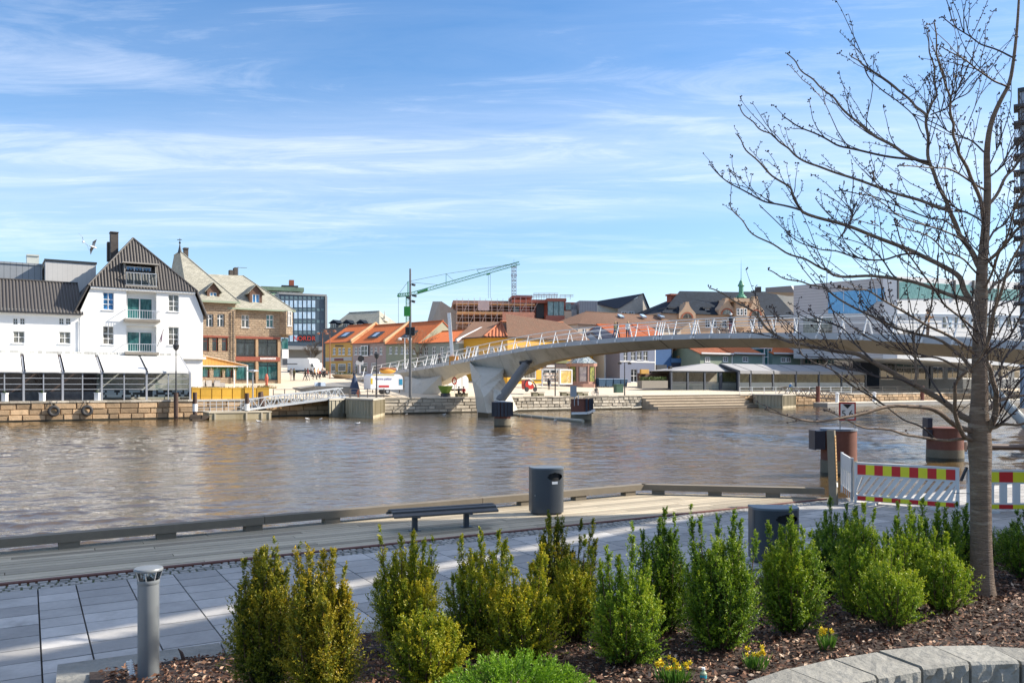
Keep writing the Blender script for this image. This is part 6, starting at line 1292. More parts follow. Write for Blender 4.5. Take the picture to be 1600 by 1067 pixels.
for i,(px,l) in enumerate(((837,'dark stone bench on the granite quay, right of the red tricycle'),(882,'dark stone bench on the granite quay left of the grey sign plate'),(907,'dark stone bench on the granite quay right of the grey sign plate'))):
    k=WQ(px-8,px+10,1.7); t=thing('stone_bench',l,'bench',QP(px,1.7),'dark stone benches on the quay'); q=MB(); u=k.u(px-4); k.box(q,u,u+.8,0,.5,1.9,2.36); k.box(q,u+1.0,u+1.75,0,.5,1.9,2.28); obj('leg',q,bt,t); q=MB(); k.box(q,u-.1,u+1.85,-.05,.6,2.36,2.44); obj('seat',q,bt,t)
# ---------------- people
skin=mat('skin',(.42,.24,.16),.6,.08,5)
CL={}
def cloth(n,c): 
    if n not in CL: CL[n]=mat('cloth_'+n,c,.85,.15,6)
    return CL[n]
navyc=cloth('navy',(.015,.018,.03)); blackc=cloth('black',(.012,.012,.014)); olive=cloth('olive',(.10,.10,.05)); jeans=cloth('denim',(.025,.07,.16)); whitec=cloth('white',(.62,.62,.62)); redc=cloth('red',(.25,.02,.03)); bluec=cloth('blue',(.03,.16,.38)); limec=cloth('lime',(.35,.5,.06)); tan=cloth('tan',(.40,.24,.13)); peach=cloth('peach',(.55,.30,.20)); greyc=cloth('grey',(.2,.2,.21)); brownc=cloth('brown',(.09,.055,.04))
hb=mat('hair_brown',(.05,.03,.02),.7,.2,8); hbl=mat('hair_blond',(.45,.30,.14),.7,.2,8); hw=mat('helmet_white',(.75,.75,.75),.4,.05,4); hk=mat('hair_black',(.015,.012,.011),.7,.2,8)
def person(label,loc,yaw,pose,top,bot,hair,shoe=blackc,h=1.72,group=None,sleeve=None,hood=0,extra=None):
    t=thing('person',label,'person',loc,group); S=h/1.72; J={}
    walk=pose in('walk',); sw=.26 if walk else .0
    J['pel']=(0,0,.95); J['sp']=(0,0,1.15); J['ch']=(0,-.01,1.34); J['nk']=(0,0,1.48); J['hb']=(0,-.015,1.555); J['hd']=(0,-.03,1.64); J['ht']=(0,-.01,1.71)
    for s,k in ((-1,'L'),(1,'R')):
        st_=s*sw; J['hip'+k]=(s*.09,0,.92); J['kn'+k]=(s*.095,-.03-st_*.55,.51); J['an'+k]=(s*.095,-st_*1.05+(.05 if st_<0 else .0),.09 if st_>=0 else .13); J['to'+k]=(s*.105,-st_*1.05-.15,.04)
        J['sh'+k]=(s*.175,0,1.42); J['el'+k]=(s*.225,st_*.35+.02,1.16); J['wr'+k]=(s*.22,st_*.75-.06,.93); J['ha'+k]=(s*.215,st_*.85-.09,.84)
    if pose=='phone': 
        for s,k in ((-1,'L'),(1,'R')): J['el'+k]=(s*.22,-.1,1.17); J['wr'+k]=(s*.1,-.32,1.24); J['ha'+k]=(s*.06,-.38,1.29)
    if pose=='bars':
        for s,k in ((-1,'L'),(1,'R')): J['el'+k]=(s*.23,-.16,1.2); J['wr'+k]=(s*.24,-.38,1.06); J['ha'+k]=(s*.24,-.45,1.02)
    if pose in('sit','ride'):
        dz=-.48 if pose=='sit' else -.05; 
        for k in list(J): J[k]=(J[k][0],J[k][1],J[k][2]+dz)
        for s,k in ((-1,'L'),(1,'R')):
            if pose=='sit': J['kn'+k]=(s*.12,-.42,.48); J['an'+k]=(s*.12,-.44,.09); J['to'+k]=(s*.13,-.6,.04)
            else: J['kn'+k]=(s*.11,-.36,.62+.1*s); J['an'+k]=(s*.11,-.2,.26+.14*s); J['to'+k]=(s*.11,-.36,.2+.14*s)
            J['el'+k]=(s*.22,-.18,1.18+dz); J['wr'+k]=(s*.14,-.40,1.08+dz); J['ha'+k]=(s*.1,-.47,1.05+dz)
        if pose=='ride':
            for k in ('sp','ch','nk','hb','hd','ht','shL','shR'):
                f={'sp':.08,'ch':.17,'nk':.24,'hb':.27,'hd':.3,'ht':.29,'shL':.2,'shR':.2}[k]; J[k]=(J[k][0],J[k][1]-f,J[k][2]-f*.25)
            for s,k in ((-1,'L'),(1,'R')): J['el'+k]=(s*.24,-.42,1.06); J['wr'+k]=(s*.24,-.62,.98); J['ha'+k]=(s*.24,-.68,.95)
    E=[('pel','sp'),('sp','ch'),('ch','nk'),('nk','hb'),('hb','hd'),('hd','ht')]
    for k in 'LR': E+=[('pel','hip'+k),('hip'+k,'kn'+k),('kn'+k,'an'+k),('an'+k,'to'+k),('ch','sh'+k),('sh'+k,'el'+k),('el'+k,'wr'+k),('wr'+k,'ha'+k)]
    R={'pel':(.155,.115),'sp':(.145,.105),'ch':(.165,.115),'nk':(.06,.06),'hb':(.07,.08),'hd':(.082,.1),'ht':(.05,.06)}
    for k in 'LR': R.update({'hip'+k:(.095,.1),'kn'+k:(.062,.062),'an'+k:(.045,.05),'to'+k:(.04,.035),'sh'+k:(.065,.065),'el'+k:(.05,.05),'wr'+k:(.034,.034),'ha'+k:(.04,.025)})
    names=list(J); me=bpy.data.meshes.new('body'); me.from_pydata([V(J[n])*S for n in names],[(names.index(a),names.index(b)) for a,b in E],[])
    o=bpy.data.objects.new('body',me); C.objects.link(o); o.modifiers.new('skin','SKIN'); o.modifiers.new('sub','SUBSURF').levels=1
    for n,v in zip(names,me.skin_vertices[0].data): v.radius=(R[n][0]*S,R[n][1]*S); v.use_root=(n=='pel')
    dg=bpy.context.evaluated_depsgraph_get(); ev=o.evaluated_get(dg); m2=bpy.data.meshes.new_from_object(ev); o.modifiers.clear(); o.data=m2; bpy.data.meshes.remove(me); m2.name='body'; m2.materials.clear()
    for m_ in (skin,top,bot,shoe,sleeve or top): m2.materials.append(m_)
    def seg(e):
        a,b=e
        if 'to' in b[:2] and b!='top': return 3
        if b[:2] in('ha',): return 0
        if b in('hb','hd','ht'): return 0
        if b[:2] in('kn','an') or b[:3]=='hip': return 2
        if b[:2] in('el','wr'): return 4
        return 1
    segs=[(V(J[a])*S,V(J[b])*S,seg((a,b)),(R[a][0]+R[b][0])/2*S) for a,b in E]
    for p in m2.polygons:
        best=None
        for a,b,k,rr in segs:
            d=b-a; f=min(max((p.center-a).dot(d)/d.length_squared,0),1); q=((p.center-a-d*f).length)/rr
            if best is None or q<best[0]: best=(q,k)
        p.material_index=best[1]; p.use_smooth=True
    o.parent=t
    hm=MB(); c=V(J['hd'])*S+V((0,.022,.03))*S; hm.ico(c,.115*S,2,(.92,1.0,1.0 if not hood else 1.25)); hm.v=[v for v in hm.v]
    ho=obj('hair',hm,hair,None,smooth=True,loc=(0,0,0)); ho.parent=t
    fm_=MB(); hd=V(J['hd'])*S; fm_.ico(hd+V((0,-.115,-.01))*S,.016*S,1,(1,1.2,1.5))
    for s in (-1,1): fm_.ico(hd+V((s*.098,.0,-.005))*S,.02*S,1,(.5,1,1.4))
    fo_=obj('face',fm_,skin,None,smooth=True,loc=(0,0,0)); fo_.parent=t
    if extra: extra(t,J,S)
    t.rotation_euler=(0,0,yaw); return t
def on_bridge(px,off,dirn=1):
    s=s_of(px); p,_=at(s); d,n=tn(s); q=p+n*off; q.z=p.z-.06; d=d*dirn; return q,math.atan2(d.x,-d.y)
def bag(col,side,dz=0):
    def f(t,J,S):
        m_=MB(); a=V(J['ha'+side])*S; m_.prism([a+V((-.03,-.14,-.05)),a+V((-.03,.14,-.05)),a+V((-.03,.19,-.42)),a+V((-.03,-.19,-.42))],V((.08,0,0))); m_.bar(a,a+V((0,-.1,-.06)),.02); m_.bar(a,a+V((0,.1,-.06)),.02); b=obj('bag',m_,col,None,loc=(0,0,0)); b.location=t.location; b.rotation_euler=t.rotation_euler
        bagl.append((b,t))
    return f
bagl=[]
p,y=on_bridge(948.5,1.5,1); person('person in black coat and dark trousers on the bridge, left of the couple',p,y,'walk',blackc,blackc,hb)
p,y=on_bridge(951.5,.9,1); person('blond person in olive jacket and blue jeans walking on the bridge',p,y,'walk',olive,jeans,hbl,whitec,1.7)
pinkm=mat('pink_bag',(.62,.34,.58),.6,.1,4); p,y=on_bridge(966,1.4,-1); person('person in white top and dark shorts carrying a pink bag on the bridge',p,y+2.4,'walk',whitec,navyc,hbl,whitec,1.68,extra=bag(pinkm,'R'))
p,y=on_bridge(1123,1.4,-1); cyc=person('person in white helmet, navy vest and red shorts pushing a bicycle on the bridge',p,y-.35,'bars',navyc,redc,hw,blackc,1.78,sleeve=whitec)
p,y=on_bridge(1434,.8,1); person('person in pale top and dark trousers holding a phone, behind the tree branches',p,y+.3,'phone',tan,brownc,hb,blackc,1.72)
p,y=on_bridge(667,2,1); person('person in dark purple coat walking up the bridge ramp',p,y,'walk',navyc,navyc,hb)
for b,t in bagl:
    tag(b,'small pink shopping bag held by the person in white on the bridge','bag'); b.rotation_euler=t.rotation_euler
# bicycles
def bicycle(label,loc,yaw,m_):
    t=thing('bicycle',label,'bicycle',loc); 
    for y_ in (-.52,.52):
        q=MB(); n=20
        for i in range(n): a0,a1=2*math.pi*i/n,2*math.pi*(i+1)/n; q.tube([(0,y_+math.cos(a0)*.33,.35+math.sin(a0)*.33),(0,y_+math.cos(a1)*.33,.35+math.sin(a1)*.33)],.025,5,False)
        wo=obj('wheel',q,dark,None,loc=(0,0,0)); wo.parent=t; q=MB()
        for i in range(8): a=math.pi*i/8; q.bar((0,y_+math.cos(a)*.32,.35+math.sin(a)*.32),(0,y_-math.cos(a)*.32,.35-math.sin(a)*.32),.006)
        so=obj('spoke',q,steel,None,loc=(0,0,0)); so.parent=wo
    q=MB(); A,B,Cc,D_,E_=V((0,.52,.35)),V((0,.1,.33)),V((0,.2,.85)),V((0,-.36,.9)),V((0,-.52,.35))
    for a,b in ((A,B),(A,Cc),(B,Cc),(B,D_),(Cc,D_),(D_,E_)): q.tube([a,b],.02,6)
    q.tube([D_,D_+V((0,.03,.18))],.018,6); q.tube([V((-.28,-.3,1.08)),V((0,-.34,1.08)),V((.28,-.3,1.08))],.016,6); o=obj('frame',q,m_,None,loc=(0,0,0)); o.parent=t
    q=MB(); q.box8([(-.07,.32,.93),(.07,.32,.93),(.02,.06,.93),(-.02,.06,.93),(-.08,.34,.98),(.08,.34,.98),(.025,.05,.97),(-.025,.05,.97)]); o=obj('saddle',q,dark,None,loc=(0,0,0)); o.parent=t; t.rotation_euler=(0,0,yaw); return t
p,y=on_bridge(1117.5,1.0,-1); bicycle('dark bicycle pushed across the bridge by the person in the white helmet',p,y+.15,dark)
q_=QP(930,2.2); bicycle('dark bicycle held by the person sitting on the granite quay',q_,.9+math.pi/2,dark)
q2=QP(1232,2.4); bicycle('bicycle ridden past the conservatory by the rider in blue and lime',q2,.56+math.pi/2,steel)
person('rider in blue jacket, lime shorts and white helmet cycling past the conservatory',q2+V((.2,.1,.12)),.56+math.pi/2,'ride',bluec,limec,hw,whitec)
person('person in dark clothes sitting on the granite quay by a bicycle',QP(931.5,2.6),.2,'sit',navyc,greyc,hk)
person('person in dark jacket browsing at the newsstand',QP(857.5,12.5),2.6,'stand',navyc,blackc,hk)
st2=thing('stone_bench','low stone bench under the bridge with two people sitting on it','bench',QP(722,3.4)); k=WQ(712,732,3.2); q=MB(); a,b2=k.u(714),k.u(731); k.box(q,a,b2,0,.5,1.9,2.27); k.box(q,a-.05,b2+.05,-.05,.55,2.27,2.34); obj('seat',q,bt,st2)
person('seated person in black jacket and pale top on the bench under the bridge',k.pt(k.u(718.5),1.93,.25),.5,'sit',blackc,blackc,hk)
person('seated person in black and red on the bench under the bridge, right of two',k.pt(k.u(726),1.93,.25),.1,'sit',redc,blackc,hb)
for (px,py,l,ps_,tp,bo,hr,yw) in ((455,595,'person in white trousers standing by the corner of the stone building','stand',greyc,whitec,hb,.3),(459.5,595,'person in green top and black trousers standing by the corner of the stone building','stand',olive,blackc,hb,-.5),(477,595,'person in black walking left across the plaza','walk',blackc,blackc,hk,-1.4),(481,594.5,'person in pale grey trousers walking across the plaza','walk',redc,greyc,hb,-1.4),(492,593,'person in yellow brown jacket walking on the plaza','walk',tan,blackc,hb,1.2),(497,593,'person in peach coloured coat walking on the plaza','walk',peach,navyc,hbl,1.0),(553.5,598,'person in dark blue standing left of the hot dog trailer','stand',navyc,navyc,hb,1.)):
    person(l,GF(px,py),yw,ps_,tp,bo,hr,h=1.74)
# outdoor cafe
ct=thing('cafe_table','round cafe table on the plaza','table',(0,0,0),'cafe tables on the plaza'); x=MB(); x.lathe([(.38,.7),(.4,.73),(.1,.74)],n=12); obj('tabletop',x,wmetal,ct); x=MB(); x.lathe([(.25,0),(.04,.04),(.04,.7)],n=8); obj('leg',x,dark,ct)
for i,(px,py,l) in enumerate(((488,588,'round cafe table on the plaza behind the person in yellow brown'),(500,588.5,'round cafe table on the plaza right of the person in peach'),(508,589,'round cafe table on the plaza nearest the rust coloured poles'))):
    p=GF(px,py)
    if i==0: ct.location=p; ct['label']=l
    else: dup(ct,p,0,l)
cs_=[('person in black sitting at the leftmost cafe table',486,588.5,blackc),('person in white sitting at the leftmost cafe table',490.5,588,whitec),('person in red sitting at the cafe left of the poles',498.5,589,redc),('person in grey sitting at the middle cafe table',502.5,588.5,greyc),('person in navy sitting at the cafe table by the rust poles',506,589.5,navyc),('person in pale top sitting at the right end of the cafe',510.5,589.5,peach)]
for i,(l,px,py,tp) in enumerate(cs_):
    p=GF(px,py); person(l,p,rnd.uniform(-1,1),'sit',tp,navyc,hk if i%2 else hb); x=MB(); x.bx(p.x-.22,p.x+.22,p.y-.15,p.y+.28,p.z+.36,p.z+.41); x.bx(p.x-.22,p.x+.22,p.y+.25,p.y+.29,p.z+.36,p.z+.85)
    c_=thing('cafe_chair','dark cafe chair under the '+l.replace(' sitting',''),'chair',p,'cafe chairs on the plaza'); obj('seat',x,dark,c_); x=MB()
    for sx in (-.19,.19):
        for sy in (-.12,.25): x.bx(p.x+sx-.015,p.x+sx+.015,p.y+sy-.015,p.y+sy+.015,p.z,p.z+.36)
    obj('leg',x,dark,c_)
# gulls
gw_=mat('gull_white',(.72,.72,.72),.7,.05,6); gg=mat('gull_grey',(.30,.32,.34),.7,.1,6)
def gull(label,loc,fly=False,yaw=0.,roll=0.):
    t=thing('gull',label,'gull',loc,None); q=MB(); q.tube([(0,-.24,.16 if not fly else 0),(0,-.2,.17 if not fly else 0),(0,-.12,.1 if not fly else 0),(0,0,.07 if not fly else 0),(0,.15,.08 if not fly else 0),(0,.28,.09 if not fly else 0)],[.012,.045,.06,.085,.06,.012],8); o=obj('body',q,gw_,None,smooth=True,loc=(0,0,0)); o.parent=t
    for s in (-1,1):
        q=MB()
        if fly: q.prism([(s*.04,-.08,.02),(s*.32,-.12,.14),(s*.68,.06,.02),(s*.36,.08,.12),(s*.04,.1,.02)],(0,0,.015))
        else: q.prism([(s*.07,-.08,.1),(s*.085,.1,.13),(s*.03,.34,.12),(s*.06,.05,.06)],(s*.012,0,0))
        o=obj('wing',q,gg,None,loc=(0,0,0)); o.parent=t
    t.rotation_euler=(roll*.5,roll,yaw); return t
gull('gull in flight with raised wings above the white building, left of two',P(130,378,62),True,.9,1.0); gull('gull in flight above the white building, right of two and nearer the chimney',P(145,386,60),True,-.6,-.9)
for px,py,l in ((404,659.5,'gull floating on the water below the pontoon'),(480,655.5,'gull floating on the water left of the gangway landing, left of two'),(501,656,'gull floating on the water left of the gangway landing, right of two'),(558.5,663,'gull floating on the water in front of the streaked jetty'),(635,648.5,'gull floating near the quay wall in the bridge shadow'),(694,648.5,'gull floating left of the bridge pier'),(867.5,658,'gull floating between pier and rust brown dolphin')):
    g_=G(px,py,0.02); gull(l,g_,False,rnd.uniform(-2,2))
# ================================================================ NEAR BANK
def clip(poly,p0,nrm):
    out=[]
    for a,b in zip(poly,poly[1:]+poly[:1]):
        da,db=(a-p0).dot(nrm),(b-p0).dot(nrm)
        if da>=0: out.append(a)
        if da*db<0: out.append(a+(b-a)*(da/(da-db)))
    return out
def slab(mb,poly,z0,z1):
    if len(poly)<3: return
    mb.prism([V((p.x,p.y,z0)) for p in poly],Z*(z1-z0))
iA=G(0,912,.9); iC=G(1287,779.5,.9); tD=(iC-iA).normalized(); nD=V((-tD.y,tD.x,0))   # nD away from the camera
oA=G(0,862,.9); oB=G(1000,770,.9); tO=(oB-oA).normalized(); nO=V((-tO.y,tO.x,0))
planks=mat('weathered_deck_boards',(.38,.325,.235),.8,.14,1.2,tv=.32,bmp=.3,bsc=30,bd=.004,stain=(.28,.245,.19),st=.6,stretch=(1,1,1))
timb=mat('bull_rail_timber',(.165,.14,.105),.8,.18,1.5,tv=.15,bmp=.3,bsc=25,bd=.006,stain=(.22,.18,.12),st=.58)
dk=MB(); r=random.Random(11); cR=dC-oB; nR=V((-cR.y,cR.x,0)).normalized()
s0=(oA-iA).dot(tD)-32; 
for k in range(-1,16):
    d0=k*.185; s=-30-r.uniform(0,4)
    while s<22:
        L=4.35; a=max(s,-26); b=s+L-.012
        if b>a:
            poly=[iA+tD*a+nD*(d0+.008),iA+tD*b+nD*(d0+.008),iA+tD*b+nD*(d0+.171),iA+tD*a+nD*(d0+.171)]
            poly=clip(poly,oA,-nO); poly=clip(poly,oB,-nR) if len(poly)>2 else []; poly=clip(poly,iA,nD) if len(poly)>2 else []
            if len(poly)>2: dk.t=r.random(); slab(dk,poly,.86,.9+r.uniform(-.002,.002))
        s+=L
    
do=structure(obj('deck',dk,planks,loc=(0,0,0)))
# bolt plates / section joints
es=MB(); es.prism([iA+tD*-30-nD*.12+Z*(-.9),iA+tD*30*.0+iC-iA-nD*.12+Z*(-.9),iC-nD*.01+Z*(-.9),iA+tD*-30-nD*.01+Z*(-.9)],Z*.0001) if 0 else None
p0_,p1_=iA-tD*30,iC
es.box8([p0_-nD*.10+Z*(.845-.9),p1_-nD*.10+Z*(.845-.9),p1_-nD*.004+Z*(.845-.9),p0_-nD*.004+Z*(.845-.9),p0_-nD*.10+Z*.018,p1_-nD*.10+Z*.018,p1_-nD*.004+Z*.018,p0_-nD*.004+Z*.018])
structure(obj('edging',es,mat('rust_brown_edging',(.13,.05,.035),.75,.25,2),loc=(0,0,0)))
# bull rails
def bull(label,a,b,step,off,nn):
    t=thing('bull_rail',label,'rail',a.lerp(b,.5)); d=(b-a).normalized(); L=(b-a).length; q=MB(); s=0
    n=max(1,round(L/4.35)); 
    for i in range(n):
        q.t=rnd.random(); q.fbox(V((a.x,a.y,.9))-nn*off,d,nn,L*i/n+.006,L*(i+1)/n-.006,-.11,.11,.10,.235) if 0 else q.box8([a-nn*.12+d*(L*i/n+.006)+Z*.1,a-nn*.12+d*(L*(i+1)/n-.006)+Z*.1,a+nn*.1+d*(L*(i+1)/n-.006)+Z*.1,a+nn*.1+d*(L*i/n+.006)+Z*.1,a-nn*.12+d*(L*i/n+.006)+Z*.235,a-nn*.12+d*(L*(i+1)/n-.006)+Z*.235,a+nn*.1+d*(L*(i+1)/n-.006)+Z*.235,a+nn*.1+d*(L*i/n+.006)+Z*.235])
    obj('beam',q,timb,t); x=step*.3
    while x<L-.1:
        q=MB(); q.t=rnd.random(); c=a+d*x; q.box8([c-d*.15-nn*.10,c+d*.15-nn*.10,c+d*.15+nn*.09,c-d*.15+nn*.09,c-d*.15-nn*.10+Z*.098,c+d*.15-nn*.10+Z*.098,c+d*.15+nn*.09+Z*.098,c-d*.15+nn*.09+Z*.098]); obj('block',q,timb,t); x+=step
    return t
bull('weathered timber bull rail on blocks along the left deck edge, past the bench',oA-tO*14-nO*.14,oB-nO*.14,1.45,.14,nO)
bull('weathered timber bull rail on blocks on the short right deck edge',oB-nR*.14+(dC-oB)*.01,dC-nR*.14-(dC-oB)*.02,1.3,.14,nR)
q=MB()
for i in range(40):
    s=-14+i*.6; 
# setts strip
sett=mat('granite_setts',(.30,.285,.26),.8,.2,3,tv=.3,bmp=.3,bsc=20,bd=.006); moss=mat('mossy_joints',(.07,.09,.03),.9,.5,5)
q=MB(); 
for rw in range(4):
    s=-22.+.05*rw; o=-.115-.105*rw
    while s<17.2:
        l=r.uniform(.09,.15); q.t=r.random(); c=iA+tD*s+nD*o; z=.9+r.uniform(-.004,.006); w_=.09; 
        if (c+tD*l-iC).dot(tD)<1.5: q.box8([c+Z*-.05,c+tD*(l-.02)+Z*-.05,c+tD*(l-.02)-nD*w_+Z*-.05,c-nD*w_+Z*-.05]+[p+Z*(z-.9+.0) for p in (c+tD*.006-nD*.006,c+tD*(l-.026)-nD*.006,c+tD*(l-.026)-nD*(w_-.008),c+tD*.006-nD*(w_-.008))])
        s+=l
structure(obj('setts',q,sett,loc=(0,0,0)))
q=MB(); q.poly([iA-tD*24-nD*.105-Z*.018,iC+tD*2-nD*.105-Z*.018,iC+tD*2-nD*.56-Z*.018,iA-tD*24-nD*.56-Z*.018]); structure(obj('sett_bed',q,moss,loc=(0,0,0)))
# slab paving
slabm=mat('pale_granite_slab',(.36,.35,.335),.75,.22,2.2,tv=.26,bmp=.15,bsc=60,bd=.004,stain=(.28,.27,.255),st=.54)
q=MB(); s=-24.; ws=[.56,.43,.60,.58]; i=0; r=random.Random(3)
while s<24:
    w_=ws[i%4]; i+=1; d=-.54-r.uniform(0,.3)-.0; first=True; d=-.535
    L0=r.choice((.2,.35,.42))
    while d>-8.5:
        L=L0 if first else (.40 if i%3 else .46); first=False
        c=iA+tD*s+nD*d
        if not(c.y<3 or c.x>16): 
            q.t=r.random(); z=r.uniform(-.0015,.0015); q.box8([c-Z*.05,c+tD*(w_-.016)-Z*.05,c+tD*(w_-.016)-nD*(L-.022)-Z*.05,c-nD*(L-.022)-Z*.05]+[p+Z*z for p in (c,c+tD*(w_-.016),c+tD*(w_-.016)-nD*(L-.022),c-nD*(L-.022))])
        d-=L
    s+=w_
structure(obj('pavement',q,slabm,loc=(0,0,0)))
# paving to the right of the deck tip (towards the barriers)
q=MB(); q.poly([V((iC.x-1.5,iC.y-.7,.893)),V((iC.x+.2,dC.y-.05,.893)),V((dD.x,dD.y-.05,.893)),V((16,13.,.893)),V((9,12,.893))]); structure(obj('pavement_apron',q,slabm,loc=(0,0,0)))
# ---------------- planting bed
kA=G(90,1040,1.0); kB=G(1600,835,1.0); tK=(kB-kA).normalized(); nK=V((-tK.y,tK.x,0))
def bed(x,y):
    dd=-(V((x,y,0))-V((kA.x,kA.y,0))).dot(nK); return 1.0+.095*max(min(dd,5),-.5)
def B(px,py):
    z=1.2
    for _ in range(12):
        p=G(px,py,z); z=bed(p.x,p.y)
    p=G(px,py,z); return V((p.x,p.y,bed(p.x,p.y)))
soil=mat('dark_soil',(.035,.022,.016),.95,.4,6,bmp=.6,bsc=30,bd=.02)
q=MB(); nx,ny=160,60
def bp(i,j):
    p=V((kA.x,kA.y,0))+tK*(.25+16*i/nx)-nK*(.42+5.2*j/ny); return V((p.x,p.y,bed(p.x,p.y)-.012+.012*math.sin(p.x*7+p.y*3)))
soilq=[(i,j) for i in range(nx) for j in range(ny)]; qs=q
# retaining wall arc (front of the bed)
inn=[(1000,1140),(1090,1095),(1165,1067),(1232,1045),(1302,1029),(1372,1017.6),(1457,1009),(1546,1007.5),(1640,1012),(1740,1024),(1850,1045)]
out=[(1040,1180),(1140,1128),(1225,1095),(1300,1072),(1371,1056),(1441,1043.5),(1516,1035),(1595,1032),(1680,1035),(1770,1046),(1870,1070)]
zW=1.44
I_=[G(*p,zW) for p in inn]; O_=[G(*p,zW) for p in out]
rw=thing('retaining_wall','curved retaining wall of rough grey granite blocks at the bottom right','wall',V((I_[6].x,I_[6].y,.86)))
gr=mat('rough_granite',(.235,.23,.205),.85,.3,3.5,tv=.22,bmp=.8,bsc=22,bd=.02,stain=(.36,.345,.30),st=.56); q=MB(); rr=random.Random(2)
def gridquad(mb,a,b,c,d,n,m,nrm,amp,rg):
    P_=[[None]*(m+1) for _ in range(n+1)]
    for i in range(n+1):
        for j in range(m+1):
            u,v=i/n,j/m; p=(a*(1-u)+b*u)*(1-v)+(d*(1-u)+c*u)*v
            if 0<i<n and 0<j<m: p=p+nrm*rg.uniform(-amp,amp)
            P_[i][j]=p
    for i in range(n):
        for j in range(m): mb.poly([P_[i][j],P_[i+1][j],P_[i+1][j+1],P_[i][j+1]])
for i in range(len(I_)-1):
    a,b,c,d=O_[i],O_[i+1],I_[i+1],I_[i]; g=.012; ab_=(b-a).normalized(); dc=(c-d).normalized(); a=a+ab_*g; b=b-ab_*g; d=d+dc*g; c=c-dc*g
    for zt,zb,sh in ((zW+rr.uniform(-.01,.01),1.18,0),(1.165,.86,.0)):
        q.t=rr.random(); A,B_,C_,D_=[V((p.x,p.y,zt)) for p in (a,b,c,d)]; A2,B2,C2,D2=[V((p.x,p.y,zb)) for p in (a,b,c,d)]; fn=((a+b)/2-(c+d)/2).normalized()
        ch=.02; Ai,Bi=A-fn*ch,B_-fn*ch; Al,Bl=A-Z*ch,B_-Z*ch
        gridquad(q,Ai,Bi,C_,D_,8,8,Z,.004,rr); q.poly([Al,Bl,Bi,Ai]); gridquad(q,A2,B2,Bl,Al,10,6,fn,.022,rr); q.poly([B2,C2,C_,Bi,Bl]); q.poly([D2,A2,Al,Ai,D_]); q.poly([C2,D2,D_,C_])
obj('blockwork',q,gr,rw)
# granite kerbs at the back and left of the bed
kb=thing('granite_kerb','broad rough granite kerb between paving and planting bed at lower left','kerb',V((kA.x,kA.y,.88))); q=MB(); s=0.; rr=random.Random(9)
while s<15.5:
    l=rr.uniform(1.1,1.7); q.t=rr.random(); a=V((kA.x,kA.y,1.0))+tK*s; b=a+tK*(l-.012); c=b-nK*.43; d=a-nK*.43; zt=1.02+rr.uniform(-.008,.008)
    f=lambda p,z:V((p.x,p.y,z)); gridquad(q,f(a,zt),f(b,zt),f(c,zt),f(d,zt),12,5,Z,.007,rr); gridquad(q,f(d,.87),f(c,.87),f(c,zt),f(d,zt),4,2,-nK,.006,rr); gridquad(q,f(a,.87),f(b,.87),f(b,zt),f(a,zt),8,3,nK,.012,rr); q.poly([f(a,.87),f(d,.87),f(d,zt),f(a,zt)]); q.poly([f(b,.87),f(c,.87),f(c,zt),f(b,zt)]); s+=l
for j in range(3):
    a=V((kA.x,kA.y,1.0))-nK*(.44+j*1.2); b=a-nK*1.18; c=b+tK*.45; d=a+tK*.45; zt=1.02+.1*j*.0+.0; q.t=rr.random(); gridquad(q,f(a,zt),f(b,zt),f(c,zt),f(d,zt),10,4,Z,.007,rr); gridquad(q,f(a,.87),f(b,.87),f(b,zt),f(a,zt),8,2,-tK,.01,rr); q.poly([f(a,.87),f(d,.87),f(d,zt),f(a,zt)]); gridquad(q,f(d,.87),f(c,.87),f(c,zt),f(d,zt),4,2,tK,.01,rr)
obj('stonework',q,gr,kb)
# ---------------- numpy leaf clouds
rng=np.random.default_rng(5)
def leafmesh(name,base,dirs,wid,length,mats,tint,parent,fold=0.):
    n=len(base); side=np.cross(dirs,rng.normal(size=(n,3))); side/=np.linalg.norm(side,axis=1,keepdims=True)+1e-9
    L=length[:,None]; Wd=wid[:,None]; v=np.empty((n,4,3)); v[:,0]=base; v[:,1]=base+dirs*L*.45+side*Wd; v[:,2]=base+dirs*L; v[:,3]=base+dirs*L*.45-side*Wd
    o0=np.zeros(3)
    if parent is not None: o0=np.array(parent.location)
    me=bpy.data.meshes.new(name); v=(v.reshape(-1,3)-o0).astype(np.float32); me.vertices.add(n*4); me.vertices.foreach_set('co',v.ravel()); me.loops.add(n*4); me.loops.foreach_set('vertex_index',np.arange(n*4,dtype=np.int32)); me.polygons.add(n); me.polygons.foreach_set('loop_start',np.arange(0,n*4,4,dtype=np.int32)); me.update(calc_edges=True)
    a=me.attributes.new('tint','FLOAT','FACE'); a.data.foreach_set('value',tint.astype(np.float32)); me.materials.append(mats); o=bpy.data.objects.new(name,me); C.objects.link(o)
    if parent is not None: o.parent=parent
    return o
def leafmat(name,stops,trans=.32,rough=.5):
    m,nt,b=_nt(name); at=nt.nodes.new('ShaderNodeAttribute'); at.attribute_name='tint'; c=ramp(nt,at.outputs['Fac'],stops); nt.links.new(c,b.inputs['Base Color']); b.inputs['Roughness'].default_value=rough; b.inputs['Specular IOR Level'].default_value=.35
    t=nt.nodes.new('ShaderNodeBsdfTranslucent'); nt.links.new(c,t.inputs[0]); mx=nt.nodes.new('ShaderNodeMixShader'); mx.inputs[0].default_value=trans; nt.links.new(b.outputs[0],mx.inputs[1]); nt.links.new(t.outputs[0],mx.inputs[2]); nt.links.new(mx.outputs[0],nt.nodes['Material Output'].inputs[0]); return m
yewA=leafmat('yew_needles_golden',[(0,(.025,.06,.008)),(.35,(.19,.25,.012)),(.65,(.38,.36,.018)),(1,(.52,.40,.02))])
